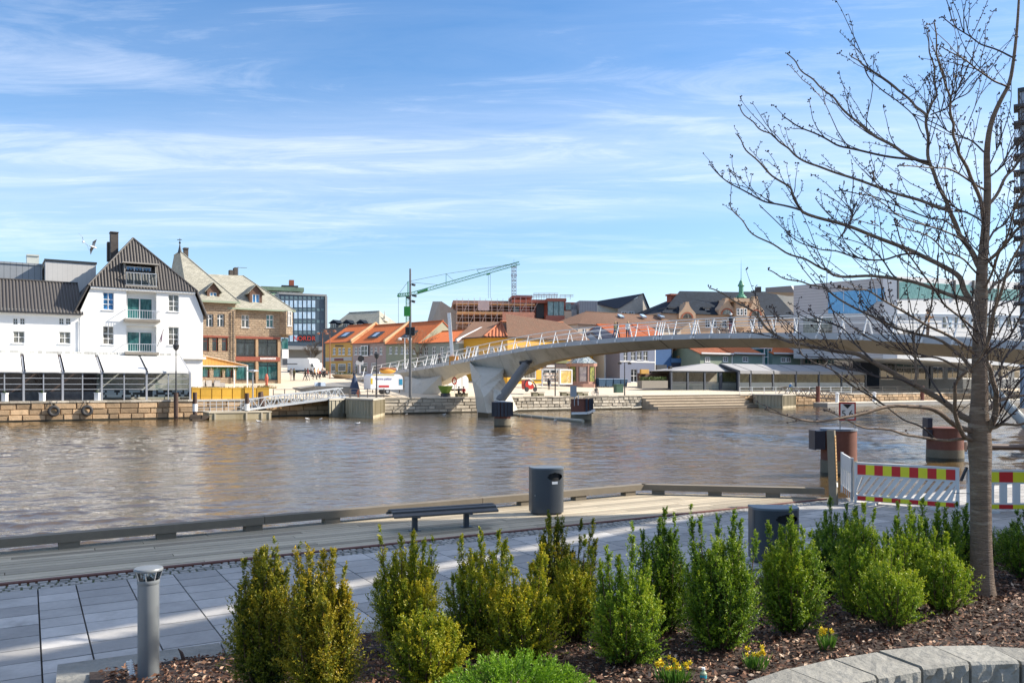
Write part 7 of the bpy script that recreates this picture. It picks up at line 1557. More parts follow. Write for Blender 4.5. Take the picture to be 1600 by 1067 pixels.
yewB=leafmat('yew_needles_bronze',[(0,(.025,.05,.008)),(.35,(.16,.185,.013)),(.65,(.32,.27,.018)),(1,(.47,.32,.02))])
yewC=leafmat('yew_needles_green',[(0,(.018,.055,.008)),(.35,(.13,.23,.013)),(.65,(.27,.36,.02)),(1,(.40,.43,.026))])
twig=mat('yew_twig',(.10,.06,.03),.85,.3,8)
def unit(a): return a/(np.linalg.norm(a,axis=-1,keepdims=True)+1e-9)
def shrub(label,px,py,pyt,hw,m,spikes=(),dense=1.,seed=0,stems=15,gold=.0,group='upright yew shrubs in the mulch bed'):
    """upright conifer: leader stems, side shoots along them and needles along the shoots"""
    global rng
    rng=np.random.default_rng(seed+100); b=B(px,py); sc=b.y/F; H=(py-pyt)*sc*1.03; Rw=hw*sc*1.02
    t=thing('yew_shrub',label,'shrub',b,group); Ls=[]
    for (sx,sy) in spikes: Ls.append(((sx-px)*sc,rng.uniform(-.25,.25)*Rw,(py-sy)*sc,1))
    ns=int(stems*(1 if H<1.1 else 1.15))
    for i in range(ns):
        a=i*2.4+rng.uniform(-.4,.4); rr=math.sqrt((i+.5)/ns); hh=H*rng.uniform(.66,.93)*(1-.30*rr**2); Ls.append((Rw*.82*rr*math.cos(a),Rw*.82*rr*math.sin(a),hh,0))
    sb,sd,sl,sh=[],[],[],[]; tw=MB()
    for (lx,ly,lz,sp) in Ls:
        tip=np.array([lx,ly,lz]); r0=np.array([lx*.35,ly*.35,0.]); bulge=np.array([lx*(1.12 if not sp else .85),ly*1.12,lz*.4]); n=max(10,int(lz/.017*dense))
        f=np.sort(rng.uniform(.04,1,n))[:,None]; pos=(1-f)**2*r0+2*f*(1-f)*bulge+f**2*tip; tg=unit(2*(1-f)*(bulge-r0)+2*f*(tip-bulge))
        rad=unit(rng.normal(size=(n,3))*np.array([1,1,.35])+np.array([lx,ly,0])/max(Rw,.01)*.5)
        d=unit(rad*(1.0-.55*f)+tg*(.75+.6*f)); ln=(.17*(1-f**2.6)+.065)[:,0]*rng.uniform(.6,1.25,n)*(1.05 if not sp else .75)
        sb.append(pos); sd.append(d); sl.append(ln); sh.append(f[:,0])
        pts=[b+V(tuple((1-g)**2*r0+2*g*(1-g)*bulge+g*g*tip)) for g in (0,.3,.6,.9)]; tw.tube(pts,[.011,.008,.006,.003],4,False)
    sb=np.concatenate(sb); sd=np.concatenate(sd); sl=np.concatenate(sl); sh=np.concatenate(sh)
    # keep shoots above the ground and inside a loose envelope
    k=sb[:,2]>.03; sb,sd,sl,sh=sb[k],sd[k],sl[k],sh[k]
    obj('stem',tw,twig,t)
    nl=34; n=len(sb); g=rng.uniform(.05,1,(n,nl)); g[:,0]=1; base=sb[:,None,:]+sd[:,None,:]*(sl[:,None]*g)[:,:,None]
    nd_=unit(rng.normal(size=(n,nl,3))+sd[:,None,:]*.9); ln=rng.uniform(.016,.028,(n,nl))*(1.15-.3*g)
    shoot=rng.normal(0,.12,n)[:,None]; clump=(np.sin(sb[:,0]*9+seed)*np.cos(sb[:,2]*8+seed*2)*.12)[:,None]
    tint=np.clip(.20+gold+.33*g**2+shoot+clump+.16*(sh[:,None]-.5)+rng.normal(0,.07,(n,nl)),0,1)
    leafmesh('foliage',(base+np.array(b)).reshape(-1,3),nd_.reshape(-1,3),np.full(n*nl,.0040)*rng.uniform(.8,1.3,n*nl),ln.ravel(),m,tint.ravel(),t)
    return t
SH=[('tall bronze tipped yew shrub at the left end of the bed',418,1082,850,52,yewB,[(395,872),(431,848),(378,952),(410,862),(383,880)],1,.02),
 ('wide golden bronze yew shrub, second from the left, overlapping the first',503,1092,848,56,yewB,[(468,846),(520,862),(536,890),(545,935),(482,858),(505,868)],2,.14),
 ('tall golden yew with a long curved leader rising to the left towards the bench',637,1015,832,58,yewA,[(596,826),(628,838),(646,832),(676,840),(586,910),(662,846),(612,880)],3,.10),
 ('low broad golden yew in front of the tall one with the curved leader',668,1080,945,54,yewA,[(712,985),(655,945),(690,960),(630,960)],4,.06),
 ('dense yew with forked golden top below the middle of the bench',745,1028,832,48,yewA,[(720,842),(752,834),(778,832),(700,925),(786,856)],5,.03),
 ('golden yew in front of the fork topped one, with several thin leaders',814,1040,868,56,yewA,[(790,850),(801,870),(830,882),(846,852),(770,890),(852,870)],6,.17),
 ('dark tall yew standing just in front of the standing bin',872,985,805,46,yewB,[(858,800),(870,806),(925,815),(908,818),(930,848),(850,830)],7,-.03),
 ('golden slanting yew behind the round green one left of centre',897,1000,862,48,yewA,[(914,842),(880,880),(924,858),(868,930)],8,.08),
 ('round bright green yew with three pale leaders in the middle of the bed',978,1036,885,58,yewC,[(988,820),(950,858),(1014,880),(966,870),(940,880)],9,.12),
 ('dark slender yew behind the round green one, in front of the low bench',1034,990,808,44,yewC,[(1040,796),(1054,806),(1005,835),(1030,815),(1046,830),(1062,885)],10,-.06),
 ('large dense dark green yew with a very thin leader bent to the left',1124,1014,812,58,yewC,[(1078,790),(1092,812),(1122,806),(1146,800),(1160,812),(1178,830),(1150,806)],11,.0),
 ('rounded bright green yew directly in front of the partly hidden bin',1236,988,812,50,yewC,[(1232,796),(1204,822),(1268,838),(1250,820),(1216,826)],12,.10),
 ('small dark yew behind, between the hidden bin and the lettered post',1287,930,836,40,yewC,[(1285,835),(1300,850)],13,-.1),
 ('tall yew at the foot of the lettered post',1316,905,786,50,yewC,[(1300,780),(1320,786),(1338,792),(1292,800)],14,.02),
 ('big golden green yew in front of the plastic barrier',1346,962,806,46,yewC,[(1352,790),(1366,800),(1336,800),(1328,822),(1376,836)],15,.14),
 ('small bright clump of yew at the front of the group by the barrier',1392,980,872,46,yewC,[(1384,856),(1410,866),(1398,850)],16,.2),
 ('tall yew behind, left of the tree trunk in front of the barrier stripes',1456,925,792,46,yewC,[(1445,782),(1462,790),(1428,800),(1476,794),(1496,800)],17,.02),
 ('bright yellow green yew nearest to the foot of the tree trunk',1472,956,846,42,yewC,[(1464,832),(1484,838),(1452,856)],18,.2),
 ('dark yew half hidden directly behind the tree trunk',1506,905,792,36,yewC,[(1500,786),(1512,792)],19,-.08),
 ('dense golden green yew between the barrier group and the tree trunk',1416,945,800,44,yewC,[(1404,786),(1424,790),(1438,806),(1396,812)],31,.10),
 ('low dark spreading shrub right of the tree trunk',1556,880,824,44,yewC,[(1545,820),(1575,822)],20,-.12),
 ('blue green shrub cut by the right edge of the photo',1604,905,800,46,yewC,[(1590,803),(1598,800)],21,-.04)]
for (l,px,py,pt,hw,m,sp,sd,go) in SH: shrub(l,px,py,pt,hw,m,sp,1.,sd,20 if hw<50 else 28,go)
# feathery juniper mound
rng=np.random.default_rng(77); b=B(805,1120); t=thing('juniper_mound','low feathery bright green juniper mound at the bottom edge','shrub',b); base=[];dirs=[];ln=[];ti=[]
for i in range(520):
    a=rng.uniform(0,6.283); rr=math.sqrt(rng.uniform(0,1)); p=np.array(b)+np.array([.56*rr*math.cos(a),.40*rr*math.sin(a),.27*(1-rr**1.8)*rng.uniform(.75,1.05)]); d=unit(np.array([math.cos(a)*rr,math.sin(a)*rr,.45]))
    for k in range(60):
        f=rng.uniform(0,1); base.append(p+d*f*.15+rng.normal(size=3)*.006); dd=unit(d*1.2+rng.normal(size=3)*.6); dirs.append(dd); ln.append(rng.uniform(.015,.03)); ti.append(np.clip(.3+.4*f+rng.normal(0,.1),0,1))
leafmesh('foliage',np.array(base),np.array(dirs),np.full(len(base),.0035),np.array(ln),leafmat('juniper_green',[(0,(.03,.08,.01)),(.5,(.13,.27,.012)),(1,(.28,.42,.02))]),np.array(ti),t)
# mulch chips
rng=np.random.default_rng(8); n=70000; s=rng.uniform(.35,13.5,n); d=rng.uniform(.46,5.0,n); xy=np.array([kA.x,kA.y])+np.outer(s,[tK.x,tK.y])-np.outer(d,[nK.x,nK.y]); k=xy[:,1]>4.3; xy=xy[k]
# not on the far side of the retaining wall
IP=np.array([[p.x,p.y] for p in I_]); 
def inside(x,y):
    for i in range(len(IP)-1):
        if IP[i,0]<=x<=IP[i+1,0]:
            f=(x-IP[i,0])/(IP[i+1,0]-IP[i,0]); return y>IP[i,1]*(1-f)+IP[i+1,1]*f-.02
    return True
k=np.array([inside(*p) for p in xy]); xy=xy[k]; n=len(xy); zz=np.array([bed(*p) for p in xy])+rng.uniform(.0,.028,n)
dirs=unit(np.stack([rng.normal(size=n),rng.normal(size=n),rng.normal(0,.28,n)],1)); ln=rng.uniform(.015,.06,n); 
ti=rng.uniform(0,1,n)**1.6
q=qs
for i,j in soilq:
    ps=[bp(i,j),bp(i+1,j),bp(i+1,j+1),bp(i,j+1)]
    if any(inside(p.x,p.y) for p in ps): q.poly([V((p.x,p.y,p.z if inside(p.x,p.y) else p.z-.09)) for p in ps])
structure(obj('soil',q,soil,loc=(0,0,0)))
mm=leafmat('bark_chip',[(0,(.055,.024,.014)),(.4,(.16,.075,.042)),(.75,(.30,.165,.10)),(1,(.55,.42,.31))],.0,.75)
mo=leafmesh('mulch',np.concatenate([xy,zz[:,None]],1),dirs,ln*rng.uniform(.12,.3,n),ln,mm,ti,None); mo['kind']='stuff'
# daffodils
dl=leafmat('daffodil_leaf',[(0,(.05,.14,.02)),(1,(.14,.26,.03))],.25); dy=mat('daffodil_yellow',(.85,.68,.02),.6,.12,8); do_=mat('daffodil_cup',(.80,.50,.01),.6,.1,8)
for i,(px,py,n,w_,l) in enumerate(((1053,1068,20,28,'largest clump of yellow daffodils at the bottom edge beside the small bottle'),(1180,1046,12,19,'middle clump of yellow daffodils, left of the wall blocks'),(1292,1014,9,14,'smallest clump of yellow daffodils above the wall blocks'))):
    b=B(px,py); sc=b.y/F; t=thing('daffodil_clump',l,'flowers',b,'daffodils in the mulch'); rng=np.random.default_rng(30+i); m_=140 if i==0 else 80; a=rng.uniform(0,6.28,m_); rr=rng.uniform(0,w_*sc*.8,m_); base=np.stack([b.x+np.cos(a)*rr,b.y+np.sin(a)*rr*.6,np.full(m_,b.z-.01)],1); dirs=unit(np.stack([np.cos(a)*.35+rng.normal(0,.15,m_),np.sin(a)*.35,np.ones(m_)],1)); leafmesh('leaves',base,dirs,np.full(m_,.006),rng.uniform(.10,.17,m_),dl,rng.uniform(0,1,m_),t)
    for j in range(n):
        a=rng.uniform(0,6.28); rr=w_*sc*math.sqrt(rng.uniform(0,1)); c=V((b.x+math.cos(a)*rr,b.y+math.sin(a)*rr*.6,b.z+rng.uniform(.11,.17))); f=V((rng.uniform(-.6,.6),-1,rng.uniform(-.2,.5))).normalized(); u=f.cross(Z).normalized(); v=u.cross(f); q=MB()
        for k in range(6): an=k*math.pi/3; e=u*math.cos(an)+v*math.sin(an); e2=u*math.cos(an+.5)+v*math.sin(an+.5); e3=u*math.cos(an-.5)+v*math.sin(an-.5); q.poly([c,c+e3*.011,c+e*.024-f*.004,c+e2*.011])
        o=obj('flower',q,dy,t); q=MB(); q.tube([c,c+f*.012],[.005,.009],7,False); obj('cup',q,do_,o)
bt_=B(1099,1064); t=thing('small_bottle','small clear bottle with blue white label lying upright in the mulch by the daffodils','bottle',bt_); q=MB(); q.lathe([(.022,0),(.025,.02),(.025,.06),(.012,.075),(.012,.085)],bt_,12); obj('glass',q,mat('bottle_green',(.30,.38,.25),.2,.1,5),t); q=MB(); q.lathe([(.0256,.022),(.0256,.05)],bt_,12,False); obj('label',q,mat('label_turquoise',(.05,.35,.42),.5,.1,5),t); q=MB(); q.lathe([(.014,.085),(.014,.1)],bt_,10); obj('cap',q,wmetal,t)
# ---------------- bollard lamp
b=B(232,1056); sc=b.y/F; h=171*sc; t=thing('bollard_lamp','grey cylindrical bollard lamp standing in the mulch at lower left','bollard lamp',b); gm_=mat('bollard_grey',(.17,.185,.195),.4,.06,3,bmp=.06,bsc=90,bd=.002); q=MB(); R_=15.8*sc; zc=b.z
q.lathe([(R_,-.05),(R_,.015),(R_*.985,.018),(R_*.985,.024),(R_,.027),(R_,h*.845),(R_*1.04,h*.85),(R_*1.05,h*.875),(R_*1.03,h*.885),(R_*.6,h*.888)],b,40); o=obj('post',q,gm_,t); smooth_angle(o,35)
q=MB(); q.lathe([(R_*1.0,h*.886),(R_*1.3,h*.965)],b,40,False); o=obj('lens',q,clearglass('lamp_lens',(.85,.9,.92)),t); smooth_angle(o); q=MB(); q.lathe([(R_*.05,h*.888),(R_*.45,h*.892),(R_*.3,h*.91),(R_*.12,h*.915),(R_*.1,h*.97)],b,24); obj('reflector',q,mat('lamp_reflector',(.7,.7,.7),.25,.05,4,metal=.8),t)
for i in range(8):
    q=MB(); a=i*math.pi/4+.2; q.bar(b+V((math.cos(a)*R_*1.01,math.sin(a)*R_*1.01,h*.885)),b+V((math.cos(a)*R_*1.28,math.sin(a)*R_*1.28,h*.965)),.006); obj('rib',q,alu,t)
q=MB(); q.lathe([(R_*1.3,h*.962),(R_*1.36,h*.967),(R_*1.37,h*.98),(R_*1.30,h*.992),(R_*.8,h*1.0),(.002,h*1.004)],b,40); o=obj('lid',q,gm_,t); smooth_angle(o,30)
q=MB()
for i in range(7): c=b+V((-.115-.004*i,-.04+.03*i*.0,.02+.018*i)); q.bx(c.x-.025,c.x+.025,c.y-.006,c.y+.006,c.z,c.z+.011)
q.bx(b.x-.135,b.x-.12,b.y-.045,b.y-.035,b.z,b.z+.15); tag(obj('plant_tag',q,wmetal),'small white toothed plant tag stuck in the mulch beside the bollard lamp','plant tag')
sk=B(287,1030); q=MB(); q.tube([sk,sk+V((-.02,0,.06)),sk+V((-.05,0,.10))],[.018,.014,.004],6); tag(obj('wood_stub',q,pile),'short dark broken wood stub in the mulch right of the bollard lamp','wood stub')
# ---------------- bench on the deck
la=G(648,829,.9); lb=G(728.5,823,.9); dB_=(lb-la).normalized(); nB=V((-dB_.y,dB_.x,0)); mid=(la+lb)/2; slat=mat('dark_bench_slat',(.085,.085,.085),.6,.2,2,bmp=.2,bsc=30,bd=.004); t=thing('bench','dark slatted backless bench on two posts standing on the wooden deck','bench',mid); L=1.95; hs=.405
for i in range(5):
    f=(i-2)/2; q=MB(); zz=.9+hs-.075*f*f; c=mid+nB*(f*.23)+Z*(zz-.9); tl=V((0,0,0))-Z*.0; w_=.10; th=.035; up=(Z+nB*f*.35).normalized(); sd=(nB-Z*f*.35).normalized(); x0,x1=c-dB_*L*.48,c+dB_*L*.52
    q.box8([x0-sd*w_/2-up*th,x1-sd*w_/2-up*th,x1+sd*w_/2-up*th,x0+sd*w_/2-up*th,x0-sd*w_/2,x1-sd*w_/2,x1+sd*w_/2,x0+sd*w_/2]); obj('slat',q,slat,t)
bst=mat('bench_steel',(.055,.065,.08),.45,.1,3)
for p in (la,lb):
    q=MB(); q.box8([p-dB_*.045-nB*.035,p+dB_*.045-nB*.035,p+dB_*.045+nB*.035,p-dB_*.045+nB*.035]+[x+Z*(hs-.12) for x in (p-dB_*.045-nB*.035,p+dB_*.045-nB*.035,p+dB_*.045+nB*.035,p-dB_*.045+nB*.035)]); q.box8([p-dB_*.1-nB*.07,p+dB_*.1-nB*.07,p+dB_*.1+nB*.07,p-dB_*.1+nB*.07]+[x+Z*.012 for x in (p-dB_*.1-nB*.07,p+dB_*.1-nB*.07,p+dB_*.1+nB*.07,p-dB_*.1+nB*.07)]); q.bar(p-nB*.27+Z*(hs-.13),p+nB*.27+Z*(hs-.13),.05,.03); q.bar(p-nB*.27+Z*(hs-.13),p-nB*.0+Z*(hs-.075),.03); obj('leg',q,bst,t)
# low bench between the shrubs
c=G(1085,893,1.34); c=V((c.x,c.y,.9)); t=thing('bench','low slatted bench on the paving, half hidden between two shrubs','bench',c); ps_=mat('pale_bench_slat',(.26,.25,.23),.7,.15,2)
for i in range(5):
    q=MB(); o=c+tD*0+nD*((i-2)*.10)+Z*.44; q.box8([o-tD*.9-nD*.042-Z*.03,o+tD*.9-nD*.042-Z*.03,o+tD*.9+nD*.042-Z*.03,o-tD*.9+nD*.042-Z*.03,o-tD*.9-nD*.042,o+tD*.9-nD*.042,o+tD*.9+nD*.042,o-tD*.9+nD*.042]); obj('slat',q,ps_,t)
for s in (-.55,.55):
    q=MB(); o=c+tD*s; q.box8([o-tD*.06-nD*.2,o+tD*.06-nD*.2,o+tD*.06+nD*.2,o-tD*.06+nD*.2]+[x+Z*.41 for x in (o-tD*.06-nD*.2,o+tD*.06-nD*.2,o+tD*.06+nD*.2,o-tD*.06+nD*.2)]); obj('leg',q,bst,t)
# ---------------- litter bins
binm=mat('bin_charcoal',(.050,.058,.068),.4,.08,2,bmp=.03,bsc=60,bd=.002); 
def litter(label,c,h,w_,yaw,sticker=True):
    t=thing('litter_bin',label,'bin',c); d=V((math.cos(yaw),math.sin(yaw),0)); n=V((math.sin(yaw),-math.cos(yaw),0))   # n towards the camera side
    def outline(k=1.):
        o=[]; 
        for i in range(49):
            a=math.pi*i/48; x=-math.cos(a)*w_*.5*k; y=(math.sin(a)**.62)*w_*.40*k; o.append(c+d*x+n*(y-.12))
        o+= [c+d*(w_*.5*k)+n*(-.3),c-d*(w_*.5*k)+n*(-.3)]; return o
    q=MB(); ring=outline(); zb_=[.04,h]
    hole_c=w_*.18; m=len(ring); zs=[.04]+[h*(.735+.0125*k_) for k_ in range(15)]+[h-.015]
    def skip(i,j):
        p=(ring[i]+ring[(i+1)%m])/2; x=(p-c).dot(d); z=(zs[j]+zs[j+1])/2; return i<48 and ((x-hole_c)/(w_*.235))**2+((z-.82*h)/(h*.085))**2<1
    for i in range(m):
        for j in range(len(zs)-1):
            if skip(i,j): continue
            a,b_=ring[i],ring[(i+1)%m]; q.poly([a+Z*zs[j],b_+Z*zs[j],b_+Z*zs[j+1],a+Z*zs[j+1]])
    o=obj('body',q,binm,t); smooth_angle(o,35)
    q=MB(); top=outline(1.015); q.prism([p+Z*(h-.02) for p in top],Z*.03); obj('lid',q,mat('bin_lid',(.12,.145,.17),.45,.08,3),t)
    q=MB(); inn_=outline(.86); 
    for i in range(m): a,b_=inn_[i],inn_[(i+1)%m]; q.poly([a+Z*.1,b_+Z*.1,b_+Z*(h-.03),a+Z*(h-.03)])
    obj('liner',q,mat('bin_inside',(.008,.008,.009),.8,.1,3),t); q=MB(); q.prism([p for p in outline(.9)],Z*.05); obj('base',q,dark,t)
    for i0 in (5,43):
        q=MB(); e=ring[i0]; o_=(e-c).normalized()*.003; tt_=(ring[i0+1]-ring[i0]).normalized()*.004; q.poly([e+o_-tt_+Z*.06,e+o_+tt_+Z*.06,e+o_+tt_+Z*(h-.04),e+o_-tt_+Z*(h-.04)]); obj('door_seam',q,dark,t)
    q=MB(); e=ring[9]; o_=(e-c).normalized(); q.tube([e+Z*h*.42,e+o_*.008+Z*h*.42],.011,10); obj('lock',q,steel,t)
    if sticker:
        q=MB(); p=lambda x,z:c+d*x+n*(w_*.40*max(0,1-(x/(w_*.5))**2)**.31-.12+.006)+Z*z; q.poly([p(hole_c-.07,h*.665),p(hole_c+.05,h*.665),p(hole_c+.05,h*.72),p(hole_c-.07,h*.72)]); so=obj('sticker',q,mat('sticker_white',(.66,.68,.70),.5,.05,5),t)
        q=MB(); q.poly([c-d*w_*.5+n*(-.05)+Z*.03,c-d*w_*.5+n*(-.08)+Z*.03,c-d*w_*.5+n*(-.08)+Z*.09,c-d*w_*.5+n*(-.05)+Z*.09]) 
        q.v=[v-d*.004 for v in q.v]; obj('tag',q,wmetal,t)
    return t
bc=G(867,806,.9); litter('dark grey litter bin with oval opening and white sticker standing on the deck',bc+nD*.25,.925,.66,math.atan2(tD.y,tD.x)-.35)
b2=P(1220,797,11.9); litter('dark grey litter bin half hidden behind the rounded bright green shrub',V((b2.x,b2.y+.2,.9)),b2.z-.9,.67,-.05,False)
# ---------------- lettered post
p=G(1303,788,.9); t=thing('timber_post','square weathered timber post with a vertical lettered orange plate by the barrier','post',p); q=MB(); hp=116/F*p.y; tp=p+V((-4.5/F*p.y,0,hp)); w_=.085; A=[p+V((x,y,0)) for x,y in ((-w_,.03),(.03,-w_),(w_,-.03),(-.03,w_))]; Tq=[a+(tp-p) for a in A]; q.box8([a-Z*.1 for a in A]+Tq); obj('post',q,mat('grey_post_timber',(.19,.165,.125),.85,.2,3,bmp=.4,bsc=25,bd=.006),t)
f=lambda u,v,o=.004: (A[1]*(1-u)+A[2]*u)*(1-v)+(Tq[1]*(1-u)+Tq[2]*u)*v+V((.006,-.008,0))*(o/.004)
q=MB(); q.poly([f(.12,.33),f(.9,.33),f(.9,.93),f(.12,.93)]); po=obj('plate',q,mat('amber_plate',(.60,.36,.15),.6,.12,4),t)
q=MB(); v=.35; rr=random.Random(4)
while v<.9: hh=rr.uniform(.014,.024); q.poly([f(.35,v,.006),f(.7,v,.006),f(.7,v+hh*.4,.006),f(.35,v+hh*.4,.006)]); q.poly([f(rr.uniform(.35,.5),v,.006),f(.62,v,.006),f(.62,v+hh,.006),f(.45,v+hh,.006)]); v+=.045
obj('lettering',q,blk,po); q=MB(); q.poly([f(.05,.24),f(.95,.24),f(.95,.30),f(.05,.30)]); obj('reflector',q,wmetal,t)
# ---------------- plastic barriers
bw=mat('barrier_white',(.62,.62,.61),.55,.08,2,stain=(.50,.49,.46),st=.6); br_=mat('barrier_red',(.55,.015,.015),.45,.05,2); by_=mat('barrier_yellow',(.72,.66,.02),.45,.05,2)
def barrier(label,a,b,h,slant,nst,first,gap=1.):
    t=thing('plastic_barrier',label,'barrier',(a+b)/2); d=(b-a).normalized(); L=(b-a).length; n=V((d.y,-d.x,0)); 
    if n.y>0: n=-n
    bx=lambda q,u0,u1,z0,z1,o0=-.025,o1=.025: q.fbox(V((a.x,a.y,a.z)),d,n,u0,u1,o0,o1,z0,z1)
    q=MB(); bx(q,0,L,h*.66,h*.985); bx(q,0,L,.04,h*.20); bx(q,0,.05,.0,h,-.03,.03); bx(q,L-.05,L,.0,h,-.03,.03); bx(q,0,L,h*.98,h*1.0,-.035,.035)
    for s in (.3,L-.5): bx(q,s,s+.2,-.0,.05,-.3,.3)
    nb=13 if slant else 8; w_=L/nb
    for i in range(nb+3):
        u=(i-1.5)*w_; sh=.30 if slant else 0.; u0,u1=u,u+w_*(.66 if slant else .55); v0,v1=u0+sh,u1+sh
        if v1<.03 or u0>L-.03: continue
        cl=lambda x:min(max(x,.02),L-.02)
        p=lambda u,z,o:a+d*cl(u)+n*o+Z*z
        q.box8([p(u0,h*.19,-.02),p(u1,h*.19,-.02),p(u1,h*.19,.02),p(u0,h*.19,.02),p(v0,h*.67,-.02),p(v1,h*.67,-.02),p(v1,h*.67,.02),p(v0,h*.67,.02)])
    obj('panel',q,bw,t)
    for (z0,z1) in ((h*.70,h*.945),(.055,h*.165)):
        for i in range(nst):
            q=MB(); u0=.07+(L-.14)*i/nst; u1=.07+(L-.14)*(i+1)/nst; bx(q,u0,u1,z0,z1,.026,.031); obj('reflective_stripe',q,br_ if (i+first)%2==0 else by_,t)
    return t
a=G(1335,784,.9); b=G(1499,797,.9); barrier('white plastic barrier with slanted slots and red yellow stripes, left of the tree',a,b,63*a.y/F*.99,True,11,0)
a2=G(1511,798,.9); b2=V((a2.x+2.05,a2.y-.15,.9)); barrier('white plastic barrier with upright slats and red yellow stripes, behind the tree trunk',a2,b2,65*a2.y/F,False,7,0)
a3=G(1316,774,.9); barrier('short end barrier turned towards the water next to the lettered post',a3,a+V((-.06,.05,0)),.98,False,3,0) if 0 else None
t=thing('plastic_barrier','white barrier seen almost end on between the lettered post and the striped barrier','barrier',a); e0=a+V((-.03,.05,0)); e1=P(1315.5,775,20.0); e1.z=.9; d=(e1-e0).normalized(); n=V((-d.y,d.x,0)); L=(e1-e0).length; q=MB()
q.fbox(e0,d,n,0,L,-.02,.02,.62,.95); q.fbox(e0,d,n,0,.05,-.03,.03,0,.97); q.fbox(e0,d,n,L-.05,L,-.03,.03,0,.97); q.fbox(e0,d,n,0,L,-.02,.02,.05,.2)
for i in range(6): q.fbox(e0,d,n,L*i/6,L*i/6+L*.09,-.015,.015,.2,.62)
obj('panel',q,bw,t); q=MB()
for i in range(4): q.fbox(e0,d,n,.1+L*.2*i,.1+L*.2*i+L*.1,-.026,.026,.06,.19)
obj('reflective_stripe',q,mat('orange_stripe',(.55,.20,.03),.5,.1,2),t)
q=MB(); c=P(1506,742,17.0); q.bar(c+V((-.06,0,-.12)),c+V((.06,0,.16)),.05,.04); q.bar(P(1490,770,17.),P(1520,771,17.),.012); tag(obj('clamp',q,dark),'dark metal clamp joining the two striped barriers','clamp')
# ---------------- bare tree, branch by branch
tb=B(1535,930); Yt=tb.y
bark=mat('cherry_bark',(.19,.13,.088),.8,.55,2.6,bmp=1.,bsc=6,bd=.025,stain=(.36,.285,.21),st=.555,stretch=(2.2,2.2,13)); barkt=mat('twig_bark',(.05,.034,.030),.7,.25,6)
t=thing('cherry_tree','bare budding cherry tree with wide spreading branches at right','tree',tb)
q=MB(); trunk=[(1535,955,66),(1535,940,52),(1535,927,42),(1534,900,36.5),(1533,850,33),(1532.5,790,32),(1532,740,32.5),(1531,700,36),(1530,668,34),(1530,640,28),(1531,600,25),(1530,555,22),(1531,510,20.5),(1533,470,19.5),(1534,430,17.5),(1537,390,15),(1541,340,12.5),(1543,290,11),(1542,240,9.5),(1548,195,8),(1562,160,7),(1577,130,6),(1584,92,5.2),(1589,45,4.4),(1592,0,3.6),(1594,-45,2.6),(1599,-90,1.6)]
wob=random.Random(5)
def dens(pts,k=4):
    """smooth a pixel polyline (Catmull-Rom)"""
    out=[]
    for i in range(len(pts)-1):
        p0,p1,p2,p3=pts[max(i-1,0)],pts[i],pts[i+1],pts[min(i+2,len(pts)-1)]
        for j in range(k):
            f=j/k; out.append(tuple(.5*(2*p1[c]+(p2[c]-p0[c])*f+(2*p0[c]-5*p1[c]+4*p2[c]-p3[c])*f*f+(3*p1[c]-p0[c]-3*p2[c]+p3[c])*f**3) for c in range(len(p1))))
    out.append(pts[-1]); return out
tr=dens(trunk,3); q.tube([P(x,y,Yt) for x,y,w_ in tr],[w_*.94/2/F*Yt for x,y,w_ in tr],16); o=obj('trunk',q,bark,t,smooth=True)
big=MB(); small=MB(); buds=MB(); rt=random.Random(21)
def budat(p,s=.008):
    d=V((rt.uniform(-1,1),rt.uniform(-1,1),rt.uniform(-.2,1))).normalized(); e=p+d*s*2.2
    small.tube([p,e],[s*.45,s*.4],3,False); buds.ico(e+d*s*.5,s*rt.uniform(.6,1.0),1,(1,1,1.25))
def twigs(path,rad,gen=0,dn=1.):
    L=sum((b-a).length for a,b in zip(path,path[1:])); n=int(L/.07*dn)
    for _ in range(n):
        f=rt.uniform(.18,1); i=min(int(f*(len(path)-1)),len(path)-2); g=f*(len(path)-1)-i; p=path[i].lerp(path[i+1],g)
        if rt.random()<.84: budat(p,rt.uniform(.006,.0095)); continue
        d0=(path[i+1]-path[i]).normalized(); d=(d0*.7+V((rt.uniform(-1,1),rt.uniform(-1,1),rt.uniform(-.2,1.1)))*.75).normalized(); l=rt.uniform(.05,.22) if rt.random()<.6 else rt.uniform(.25,.6); pp_=[p]
        for k in range(4): pp_.append(pp_[-1]+(d+V((rt.uniform(-.2,.2),rt.uniform(-.2,.2),.06+rt.uniform(-.15,.2)))).normalized()*l/4)
        small.tube(pp_,[.0042,.004,.0035,.003,.0022],4,False); m_=max(2,int(l/.045))
        for k in range(m_): u=rt.uniform(.2,1)*4; i2=min(int(u),3); budat(pp_[i2].lerp(pp_[i2+1],u-i2),rt.uniform(.0055,.0085))
        budat(pp_[-1],.009)
    for k in range(3): budat(path[-1]+V((rt.uniform(-.01,.01),0,rt.uniform(-.01,.01))),.010)
def branch(pts,w0,w1,dy,dn=1.,base=None):
    """pts: pixel polyline from the parent outwards; dy: depth reached at the tip (m, + away)"""
    b0=base if base is not None else 0.; pl=[]; acc=[0.]
    for a,b in zip(pts,pts[1:]): acc.append(acc[-1]+math.hypot(b[0]-a[0],b[1]-a[1]))
    pts3=[(x,y,b0+(dy-b0)*(s/acc[-1])**.9) for (x,y),s in zip(pts,acc)]; d=dens(pts3,4); path=[]; n=len(d); k=rt.uniform(0,6)
    for i,(x,y,z) in enumerate(d): path.append(P(x+math.sin(i*.9+k)*1.3,y+math.cos(i*.8+k)*1.1,Yt+z))
    w0=w0*.8; w1=w1*.85; rr=[(w0+(w1-w0)*(i/(n-1))**.8)/2/F*(Yt) for i in range(n)]
    (big if w0>4.2 else small).tube(path,rr,10 if w0>5 else 6); twigs(path,w1,0,dn); return path
